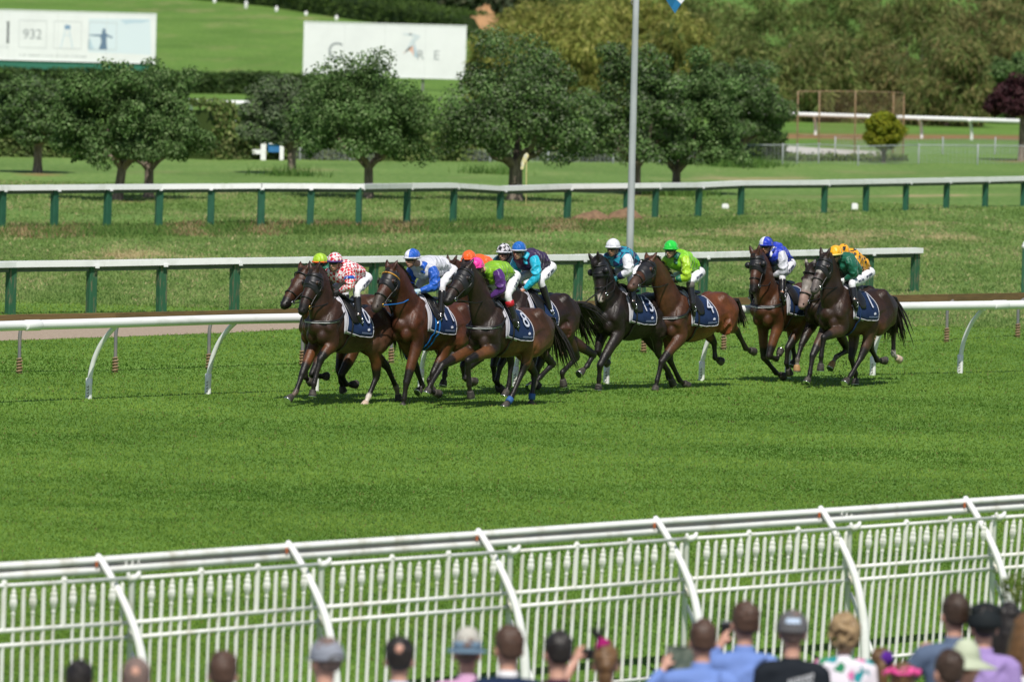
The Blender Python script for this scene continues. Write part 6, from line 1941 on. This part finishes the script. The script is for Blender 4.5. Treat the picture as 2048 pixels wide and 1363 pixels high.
def person(label, px, topy, Ht, hair='dark', style='short', skin=None, top=None, bottom=None, hat=None, yaw=0.0, nod=0.05, collar=None, arms=None, shw=1.0, female=False, build=1.0, long_sleeve=True, extra=None):
    skin = skin or SKINP
    d = pdir(px, topy)
    ztop = .35 + Ht
    y = (ztop - CAM_H) / d.z * d.y
    P = EYE + d * (y / d.y)
    k = Ht / 1.78
    root = thing('person', label, 'spectator', (P.x, P.y, .35), 0, 'spectators along the fence')
    X, Y, Z = Vector((1, 0, 0)), Vector((0, 1, 0)), Vector((0, 0, 1))
    f = (Y * math.cos(yaw) - X * math.sin(yaw) - Z * nod).normalized(); u = (Z + f * nod).normalized()
    hc = Vector((0, .02, Ht - (.150 + (.022 if hat else .014)) * k))
    sw = .185 * k * shw
    sh = hc.z - .225 * k
    mb = MB()
    g, R3 = head_shape(mb, hc, f, u, 1.17 * k)
    mb.loft([Vector((0, -.015, sh + .01)), Vector((0, .0, sh + .09 * k)), hc - u * .06 * k - f * .02], [.062 * k, .056 * k, .056 * k], up=(0, 1, 0), n=12)
    cz, wz, hz = sh - .16 * k, sh - .40 * k, sh - .52 * k
    mb.loft([Vector((0, 0, hz)), Vector((0, 0, wz)), Vector((0, 0, cz)), Vector((0, -.01, sh))], [(.15 * k, .10 * k), (.13 * k, .09 * k), (.16 * k, .105 * k), (.12 * k, .07 * k)], up=(0, 1, 0), n=12)
    hands = []
    armsp = []
    for s in (-1, 1):
        S_ = Vector((sw * s, -.01, sh - .035 * k))
        tgt = (arms or {}).get(s)
        if tgt is None:
            E_ = S_ + Vector((.05 * s, -.02, -.29 * k)); H_ = E_ + Vector((.0, .06, -.25 * k)); hd_ = Vector((0, .15, -1)); pal = Vector((-s, 0, 0))
        else:
            tpx, tpy, fwd = tgt[:3]
            H_ = atd(tpx, tpy, P.y + fwd) - Vector((P.x, P.y, .35))
            v = H_ - S_
            L1, L2 = .30 * k, .27 * k
            if v.length > (L1 + L2) * .98: v = v.normalized() * (L1 + L2) * .98; H_ = S_ + v
            a = (L1 * L1 - L2 * L2 + v.length_squared) / (2 * v.length)
            hh = math.sqrt(max(0, L1 * L1 - a * a))
            pole = Vector((s * .8, -.2, -1)); pole = (pole - v.normalized() * pole.dot(v.normalized())).normalized()
            E_ = S_ + v.normalized() * a + pole * hh
            hd_ = Vector((-.25 * s, .35, .9)); pal = Vector((-s * .6, .5, 0))
        armsp.append((S_, E_, H_))
        mb.loft([Vector((sw * .5 * s, -.01, sh - .02)), S_, S_.lerp(E_, .5), E_, E_.lerp(H_, .5), H_], [.06 * k, .056 * k, .048 * k, .041 * k, .038 * k, .028 * k], up=(.2, .9, .15), n=10)
        hand(mb, H_, hd_, pal, 1.02 * k, .55 if tgt else .35, s)
    legs = []
    for s in (-1, 1):
        h_, kn, an = Vector((.09 * s * k, 0, hz - .02)), Vector((.10 * s * k, .015, hz * .54)), Vector((.105 * s * k, -.02, .085))
        legs.append((h_, kn, an))
        mb.loft([h_, h_.lerp(kn, .5), kn, kn.lerp(an, .35), an], [.088 * k, .075 * k, .054 * k, .052 * k, .036 * k], up=(0, 1, .1), n=10)
        mb.loft([an - Z * .02, an + Vector((0, .06, -.05)), an + Vector((0, .14, -.06))], [.04, .035, .025], up=(0, 0, 1), n=8)
    mb.remesh('body', skin, root, .011, 3, False, .2)
    # clothes
    b = build
    mb = MB()
    mb.loft([Vector((0, 0, hz - .02)), Vector((0, 0, wz)), Vector((0, -.005, cz)), Vector((0, -.012, sh - .02)), Vector((0, -.008, sh + .045 * k))], [(.185 * k * b, .125 * k * b), ((.150 if female else .172) * k * b, .115 * k * b), (.190 * k * b, .135 * k), (.155 * k, .092 * k), (.072 * k, .068 * k)], up=(0, 1, 0), n=18, sub=4)
    for s in (-1, 1):
        S_, E_, H_ = armsp[0 if s < 0 else 1]
        mb.loft([Vector((sw * .35 * s, -.012, sh - .035)), S_], [.086 * k, .074 * k], up=(0, 1, .1), n=10)
        en = H_.lerp(E_, .12) if long_sleeve else E_.lerp(S_, .25)
        mid = [E_, E_.lerp(en, .5), en] if long_sleeve else [en]
        mb.loft([S_, S_.lerp(E_, .5)] + mid, [.076 * k, .068 * k, .062 * k, .054 * k, .044 * k][:2 + len(mid)], up=(.2, .9, .15), n=12)
    rnd = random.Random(px)
    for i in range(6):
        zz = cz + rnd.uniform(-.15, .12); a0 = rnd.uniform(-2.6, -.6)
        mb.loft([Vector((.188 * k * b * math.cos(a0 + q * .25), .128 * k * math.sin(a0 + q * .25), zz + q * rnd.uniform(-.02, .05))) for q in range(4)], [.012] * 4, n=5, sub=2)
    tp = mb.remesh('top', top, root, .015, 3, False, .4)
    if collar:
        mb = MB(); mb.loft([Vector((0, -.006, sh + .015)), Vector((0, .0, sh + .085 * k))], [(.074 * k, .072 * k), (.066 * k, .066 * k)], up=(0, 1, 0), n=14, sub=1, cap=.1); mb.build('collar', collar, root)
    mb = MB()
    mb.loft([Vector((0, 0, hz - .10)), Vector((0, 0, hz + .02))], [(.165 * k, .115 * k), (.16 * k, .11 * k)], up=(0, 1, 0), n=14)
    if female:
        mb.loft([Vector((0, 0, hz + .02)), Vector((0, 0, hz * .75)), Vector((0, 0, hz * .5))], [(.165 * k, .12 * k), (.20 * k, .16 * k), (.25 * k, .21 * k)], up=(0, 1, 0), n=16)
    else:
        for h_, kn, an in legs: mb.loft([h_, h_.lerp(kn, .5), kn, kn.lerp(an, .5), an], [.108 * k, .092 * k, .074 * k, .068 * k, .064 * k], up=(0, 1, .1), n=12)
    mb.remesh('skirt' if female else 'trousers', bottom or TROUS, root, .018, 3, False, .3)
    for h_, kn, an in legs:
        mb = MB(); mb.loft([an + Vector((0, -.04, -.055)), an + Vector((0, .0, -.03)), an + Vector((0, .08, -.05)), an + Vector((0, .16, -.06))], [(.038, .03), (.046, .05), (.046, .032), (.03, .02)], up=(0, 0, 1), n=10); mb.build('shoe', SHOE, root)
    # hair
    hk_ = 1.17 * k
    hm = HAIRM[hair]
    mb = MB()
    def gg(x, yy, z): return hc + R3 @ Vector((x, yy, z)) * hk_
    rnd = random.Random(px + 1)
    if style != 'bald':
        mb.ell(gg(0, -.020, .036), (.082 * hk_, .096 * hk_, .092 * hk_), R3, 16, 10)
        mb.ell(gg(0, -.050, -.008), (.070 * hk_, .056 * hk_, .056 * hk_), R3, 14, 8)
        for s in (-1, 1): mb.ell(gg(.064 * s, -.012, .022), (.014 * hk_, .040 * hk_, .040 * hk_), R3, 8, 6)
        for _ in range(36):
            a, e = rnd.uniform(0, 6.28), rnd.uniform(.1, 1.4)
            mb.ell(gg(.078 * math.sin(e) * math.cos(a), -.022 + .09 * math.sin(e) * math.sin(a), .04 + .088 * math.cos(e)), (.016, .016, .013), None, 6, 4)
    if style == 'curly':
        for _ in range(260):
            v = Vector((rnd.gauss(0, 1), rnd.gauss(0, 1), rnd.gauss(0, 1))).normalized()
            if v.y > .55 and v.z < .3: continue
            mb.ell(gg(v.x * .096, -.025 + v.y * .105, .005 + v.z * .115), (.016, .016, .018), None, 6, 4)
    if style in ('long', 'tail'):
        if style == 'long':
            for q in range(26):
                a = math.pi * (1 + q / 25)
                x0, y0 = .085 * math.cos(a), -.01 + .085 * math.sin(a)
                mb.loft([gg(x0 * .8, y0, .05), gg(x0 * 1.05, y0 * 1.1, -.06), gg(x0 * 1.15 + rnd.uniform(-.015, .015), y0 * 1.05, -.19), gg(x0 + rnd.uniform(-.02, .02), y0 * .9, -.30 - rnd.uniform(0, .06))], [.020, .026, .024, .008], n=6)
        else:
            mb.loft([gg(0, -.10, .04), gg(0, -.13, -.01), gg(.01, -.12, -.10), gg(.02, -.10, -.24), gg(.02, -.09, -.33)], [.028, .034, .036, .028, .01], n=8)
    if style == 'bun': mb.ell(gg(0, -.105, .0), (.05, .045, .05), None, 10, 8); mb.ell(gg(.0, -.09, -.07), (.05, .04, .07), None, 10, 8)
    if style == 'bald':
        for s in (-1, 1): mb.ell(gg(.062 * s, -.03, -.005), (.022 * hk_, .062 * hk_, .050 * hk_), R3, 10, 6)
        mb.ell(gg(0, -.062, -.015), (.068 * hk_, .046 * hk_, .055 * hk_), R3, 12, 8)
    ho = mb.remesh('hair', hm, root, .009, 1, False, .45)
    if style == 'spot':
        mb = MB(); mb.ell(gg(0, -.098, .058), (.032, .024, .036), R3, 12, 8); mb.build('bald_patch', SKINP, ho)
    # hats
    if hat:
        kind, m, m2 = hat
        if kind == 'cap':
            mb = MB(); mb.ell(gg(0, -.016, .030), (.092 * hk_, .110 * hk_, .100 * hk_), R3, 18, 9, zmin=-.12)
            c_ = mb.build('cap', m, root)
            mb = MB(); mb.loft([gg(.088 * math.cos(a), -.018 + .106 * math.sin(a), .016) for a in np.linspace(0, 6.283, 25)], [(.006, .016)] * 25, up=tuple(u), n=6, sub=1, cap=0); mb.build('band', m, c_)
            mb = MB(); rows = [[gg(.08 * math.sin(a), .08 * math.cos(a), .018), gg(.085 * math.sin(a), .08 * math.cos(a) + .085 * math.cos(a), .004)] for a in np.linspace(-1.2, 1.2, 9)]
            mb.grid(rows); pk = mb.build('peak', m, c_); so_ = pk.modifiers.new('t', 'SOLIDIFY'); so_.thickness = .006
            mb = MB(); mb.loft([gg(-.045, -.118, .018), gg(0, -.126, .040), gg(.045, -.118, .018)], [.008] * 3, n=6); mb.loft([gg(-.045, -.116, .014), gg(0, -.124, .010), gg(.045, -.116, .014)], [(.012, .010)] * 3, n=6); mb.build('strap', m2, c_)
        elif kind == 'logo_cap':
            mb = MB(); mb.ell(gg(0, -.016, .030), (.092 * hk_, .110 * hk_, .104 * hk_), R3, 18, 9, zmin=-.12)
            c_ = mb.build('cap', m, root)
            mb = MB(); rows = [[gg(.0935 * math.sin(a) * math.sin(e), -.016 - .1125 * math.cos(a) * math.sin(e), .030 + .106 * math.cos(e)) for a in np.linspace(-.5, .5, 7)] for e in (1.0, 1.15, 1.3)]
            mb.grid(rows); mb.build('logo_patch', m2, c_)
            mb = MB(); mb.loft([gg(.088 * math.cos(a), -.018 + .106 * math.sin(a), .016) for a in np.linspace(0, 6.283, 25)], [(.006, .016)] * 25, up=tuple(u), n=6, sub=1, cap=0); mb.build('band', m, c_)
        elif kind == 'trilby':
            mb = MB(); mb.loft([gg(0, -.016, .02), gg(0, -.016, .06), gg(0, -.016, .11), gg(0, -.02, .14)], [(.094, .108), (.092, .105), (.080, .096), (.055, .075)], up=tuple(f), n=20, sub=3, cap=.3)
            c_ = mb.build('hat', m, root)
            mb = MB(); rows = [[gg(r * .098 * math.cos(a), -.016 + r * .113 * math.sin(a), .022 - (r - 1) * .06 + (.02 if abs(math.sin(a)) < .5 else 0) * (r - 1)) for a in np.linspace(0, 6.283, 29)] for r in (.95, 1.12, 1.26)]
            mb.grid(rows); bm_ = mb.build('brim', m2 if kind == 'trilby' else m, c_); so_ = bm_.modifiers.new('t', 'SOLIDIFY'); so_.thickness = .006
            mb = MB(); mb.loft([gg(0, -.016, .020), gg(0, -.016, .072)], [(.100, .115), (.096, .110)], up=tuple(f), n=20, sub=1, cap=.05); mb.build('hat_band', m2, c_)
        elif kind == 'beanie':
            mb = MB(); mb.ell(gg(0, -.016, .022), (.100 * hk_, .118 * hk_, .104 * hk_), R3, 18, 9, zmin=-.25)
            mb.loft([gg(-.07, -.05, .10), gg(0, -.02, .115), gg(.07, -.05, .10)], [.035, .04, .035], n=8)
            mb.build('cap', m, root)
        elif kind == 'wide':
            t = R3 @ Vector((0, 0, 1))
            mb = MB(); mb.loft([gg(0, -.02, .03), gg(0, -.05, .09), gg(0, -.07, .13)], [(.096, .11), (.09, .10), (.06, .07)], up=tuple(f), n=18, sub=3, cap=.4)
            c_ = mb.build('hat', m, root)
            mb = MB(); rows = [[gg(r * .10 * math.cos(a), -.02 + r * .115 * math.sin(a), .03 - (r - 1) * (.055 - .05 * math.sin(a))) for a in np.linspace(0, 6.283, 33)] for r in (.95, 1.4, 1.9)]
            mb.grid(rows); bm_ = mb.build('brim', m, c_); so_ = bm_.modifiers.new('t', 'SOLIDIFY'); so_.thickness = .008
        elif kind == 'fascinator':
            mb = MB()
            for q in range(26):
                v = Vector((rnd.gauss(0, 1), rnd.gauss(0, 1), rnd.gauss(0, 1))).normalized()
                mb.ell(gg(-.02, -.02, .125) + v * .035, (.026, .020, .022), None, 7, 5)
            c_ = mb.build('fascinator', m, root)
            mb = MB()
            for q in range(9):
                a = rnd.uniform(-.6, .3)
                mb.loft([gg(-.03, -.02, .13), gg(-.05 + a * .05, -.03, .19), gg(-.04 + a * .12, -.05, .24 + rnd.uniform(-.03, .03))], [.010, .012, .003], n=5)
            mb.build('feather', m2, c_)
        elif kind == 'ruffle':
            mb = MB()
            for q in range(120):
                a = rnd.uniform(0, 6.28); r = rnd.uniform(.02, .115)
                mb.ell(gg(r * math.cos(a), -.02 + r * math.sin(a), .10 - r * .35 + rnd.uniform(-.015, .02)), (.022, .018, .014), None, 6, 4)
            mb.build('hat', m, root)
        elif kind == 'flower':
            mb = MB()
            for q in range(30):
                v = Vector((rnd.gauss(0, 1), rnd.gauss(0, 1), rnd.gauss(0, 1))).normalized()
                mb.ell(gg(.035, -.10, .06) + v * .032, (.020, .018, .018), None, 7, 5)
            mb.build('hair_flower', m, root)
    if extra: extra(root, k, sh, cz, gg)
    return root, P, armsp

BLUSH = cloth_mat('blue_shirt', (.16, .25, .56), (.12, .20, .46)); PALEB = cloth_mat('pale_blue_shirt', (.50, .58, .74)); GREYB = cloth_mat('grey_blue_shirt', (.30, .34, .43)); PINKS = cloth_mat('pink_shirt', (.55, .30, .50), (.60, .38, .52))
SUIT = cloth_mat('navy_suit', (.010, .022, .060)); MAROON = cloth_mat('maroon_jacket', (.045, .014, .032)); CORAL = cloth_mat('coral_dress', (.42, .10, .07)); BLKT = cloth_mat('black_tee', (.010, .014, .020)); SLATE = cloth_mat('slate_shirt', (.10, .14, .22))
LILAC = worn('lilac_check_shirt', (.34, .25, .50), (.25, .17, .42), 60, .8, .2, .1); WHITEC = cloth_mat('white_collar', (.72, .72, .74)); HOTP = worn('hot_pink_lace', (.75, .05, .28), (.85, .20, .42), 40, .7, .2, .5)
def floral():
    m, nt, b = newmat('white_floral_top')
    tc = node(nt, 'ShaderNodeTexCoord')
    v = node(nt, 'ShaderNodeTexVoronoi'); v.inputs['Scale'].default_value = 15; nt.links.new(tc.outputs['Object'], v.inputs['Vector'])
    sp = node(nt, 'ShaderNodeSeparateColor'); nt.links.new(v.outputs['Color'], sp.inputs[0])
    r = ramp(nt, sp.outputs[0], [(0, (.70, .66, .72)), (.52, (.72, .68, .74)), (.54, (.03, .22, .10)), (.66, (.02, .25, .28)), (.78, (.55, .16, .34)), (.86, (.70, .66, .72))]); r.color_ramp.interpolation = 'CONSTANT'
    nt.links.new(r.outputs[0], b.inputs['Base Color']); setb(b, None, .8, .2); return m
FLORAL = floral()
GREYCAP = cloth_mat('grey_cap', (.26, .28, .33)); DGCAP = cloth_mat('dark_grey_cap', (.12, .12, .125)); STRAW = cloth_mat('straw_hat', (.50, .48, .42), (.38, .37, .34), 30); BANDB = cloth_mat('blue_grey_band', (.14, .22, .30)); BLKC = cloth_mat('black_cap', (.012, .016, .018)); PALEG = cloth_mat('pale_green_hat', (.50, .55, .40)); MAG = cloth_mat('magenta_petals', (.35, .01, .14), (.22, .008, .09), 30); PURF = cloth_mat('purple_petals', (.11, .025, .30)); BLKF = flat('black_feather', (.012, .012, .014), .7); PALEP = flat('pale_blue_patch', (.42, .52, .66), .7)
HANDS = {}
person('man with black hair, only his head showing at the bottom left', 159, 1316, 1.72, 'black', top=BLKT)
person('man with a cropped greying scalp beside the black haired man', 273, 1312, 1.74, 'grey', 'spot', skin=SKINP, top=GREYB)
person('man with dark brown hair standing alone between grey cap and bald men', 447, 1297, 1.78, 'brown', top=SLATE)
person('man in a pale grey cap and grey blue shirt looking left', 652, 1268, 1.80, 'grey', top=GREYB, hat=('cap', GREYCAP, DGCAP), yaw=.55)
person('man with a bald spot in dark hair and a pale blue shirt', 800, 1268, 1.80, 'black', 'spot', top=PALEB, collar=PALEB)
person('person in a straw trilby with blue band and pink shirt', 936, 1256, 1.74, 'grey', top=PINKS, hat=('trilby', STRAW, BANDB), collar=PINKS, yaw=-.1)
person('brown haired man in a navy suit with white collar', 1018, 1246, 1.83, 'brown', top=SUIT, collar=WHITEC, yaw=.3)
person('black haired man in a dark maroon jacket', 1117, 1256, 1.80, 'black', top=MAROON, yaw=.25)
HANDS['woman'] = person('woman with brown hair and magenta fascinator lifting a camera', 1213, 1282, 1.66, 'gold', 'bun', top=CORAL, bottom=CORAL, hat=('fascinator', MAG, BLKF), female=True, arms={-1: (1150, 1322, .32)}, long_sleeve=False)
HANDS['tab'] = person('short haired man in blue shirt holding up a tablet', 1406, 1233, 1.80, 'brown', top=BLUSH, collar=BLUSH, arms={-1: (1326, 1338, .30)}, yaw=.1)
HANDS['phone'] = person('taller brown haired man in blue shirt filming with a phone', 1491, 1198, 1.86, 'brown', top=BLUSH, collar=BLUSH, arms={-1: (1441, 1290, .30)}, yaw=.2, build=1.08)
def tee_print(root, k, sh, cz, gg):
    rnd = random.Random(12)
    me = MB()
    for row, (x0, x1) in enumerate(((-.02, .17), (.00, .165), (.01, .17))):
        x = x0
        while x < x1 - .02:
            wd = rnd.uniform(.014, .022)
            z = sh - .07 * k - row * .052 + (x - .05) * .28
            def bp(xx): return -.012 - .150 * k * math.sqrt(max(0, 1 - (xx / (.225 * k)) ** 2))
            for sx, sz, ww, hh in ((0, 0, wd * .35, .040), (wd * .6, .012, wd * .35, .016), (wd * .6, -.014, wd * .35, .012), (wd * .3, rnd.choice((.016, -.016, 0)), wd * .7, .009)):
                c = Vector((x + sx, bp(x + sx), z + sz))
                me.box(c, (ww, .012, hh))
            x += wd + .008
    me.build('print', flat('white_print', (.62, .64, .66), .8), root, False)
person('man in a dark grey cap and black tee with white lettering', 1586, 1214, 1.82, 'grey', top=BLKT, hat=('logo_cap', DGCAP, PALEP), long_sleeve=False, build=1.1, extra=tee_print)
person('blonde woman with short curly hair in a white floral top', 1690, 1220, 1.70, 'blonde', 'curly', top=FLORAL, bottom=FLORAL, female=True, long_sleeve=False, build=1.12)
person('girl with a brown ponytail and purple hair flower', 1764, 1290, 1.46, 'gold', 'tail', top=PINKS, hat=('flower', PURF, None), female=True, bottom=PINKS)
person('tall dark haired man in slate shirt reaching his arm left', 1911, 1181, 1.88, 'dark', top=SLATE, collar=SLATE, arms={-1: (1838, 1318, .20)}, yaw=.25)
person('man in a flat black cap and lilac checked shirt', 1969, 1203, 1.82, 'black', top=LILAC, collar=LILAC, hat=('beanie', BLKC, None), yaw=.15, build=1.08)
person('woman with long black hair at the right edge', 2018, 1200, 1.74, 'black', 'long', top=BLKT, female=True)
person('light haired person cut by the right edge of the picture', 2054, 1222, 1.72, 'gold', 'long', top=WHITEC, female=True)
person('person under a wide pale green hat in front of the lilac shirt', 1936, 1283, 1.66, 'gold', top=SLATE, hat=('wide', PALEG, None), female=True, nod=.25, yaw=-.5)
person('dark haired man nearest the camera, close in front of the pale green hat', 1897, 1294, 1.80, 'dark', top=BLKT, yaw=.4)
person('person in a ruffled hot pink hat beside the ponytailed girl', 1806, 1318, 1.60, 'gold', top=HOTP, bottom=HOTP, hat=('ruffle', HOTP, None), female=True)
# things held up
BLACKP = flat('black_plastic', (.010, .010, .012), .3, .5); SCREEN = worn('dark_screen', (.05, .08, .06), (.25, .28, .22), 12, .2, .5, 0); SILVER = flat('silver_edge', (.45, .48, .52), .3, .5, .8)
def held(name, label, cat, key, off, size, mat, back=None, rot=0.0):
    root_, P, armsp = HANDS[key]
    H = armsp[0][2] + Vector((P.x, P.y, .35)) + Vector(off)
    r = thing(name, label, cat, H, rot)
    mb = MB(); mb.box((0, 0, 0), size); bd = mb.build('case', mat, r, False)
    b2 = bd.modifiers.new('b', 'BEVEL'); b2.width = min(size) * .25; b2.segments = 2
    mb = MB(); mb.box((0, -size[1] / 2 - .001, 0), (size[0] * .9, .003, size[2] * .9)); mb.build('screen', back or SCREEN, r, False)
    return r, size
r, s_ = held('camera', 'black compact camera held by the woman with the fascinator', 'camera', 'woman', (.085, .03, .05), (.12, .035, .075), BLACKP, BLACKP)
mb = MB(); mb.loft([(0.01, .015, 0), (.01, .05, 0)], [.03, .028], n=12, sub=1, cap=.1); mb.build('lens', BLACKP, r)
r, s_ = held('tablet', 'dark tablet held up by the man in the blue shirt', 'tablet', 'tab', (.12, .03, .03), (.20, .012, .26), BLACKP)
r, s_ = held('phone', 'black phone with pale top held beside the taller man', 'phone', 'phone', (.035, .03, .08), (.075, .012, .15), BLACKP, BLACKP)
mb = MB(); mb.box((0, -.001, .082), (.07, .014, .012)); mb.build('edge', SILVER, r, False)
# bush by the terrace at the right edge
def corner_bush():
    b = atd(2058, 1250, 64); b.z = -.3
    root = thing('bush', 'yellow green bush top behind the long black hair at right', 'bush', b)
    P, N, tint, rng, _, _ = crown_pts(.55, .45, 1.15, 30, 130, 90, .8, .34)
    P = P + np.array([0, 0, 1.25])
    cc = np.array([(.13, .19, .03), (.10, .16, .025), (.17, .22, .05)])[rng.integers(0, 3, len(P))] * tint[:, None]
    V, F, C = leaves(P, N, rng.uniform(.05, .09, len(P)), cc, .8, rng)
    inst('crown', np_mesh('crown', V, F, SOFT, C), root)
    mb = MB(); mb.loft([(0, 0, 0), (0, 0, .7)], [.04, .03], up=(1, 0, 0), n=7); mb.build('trunk', BARK, root)
corner_bush()
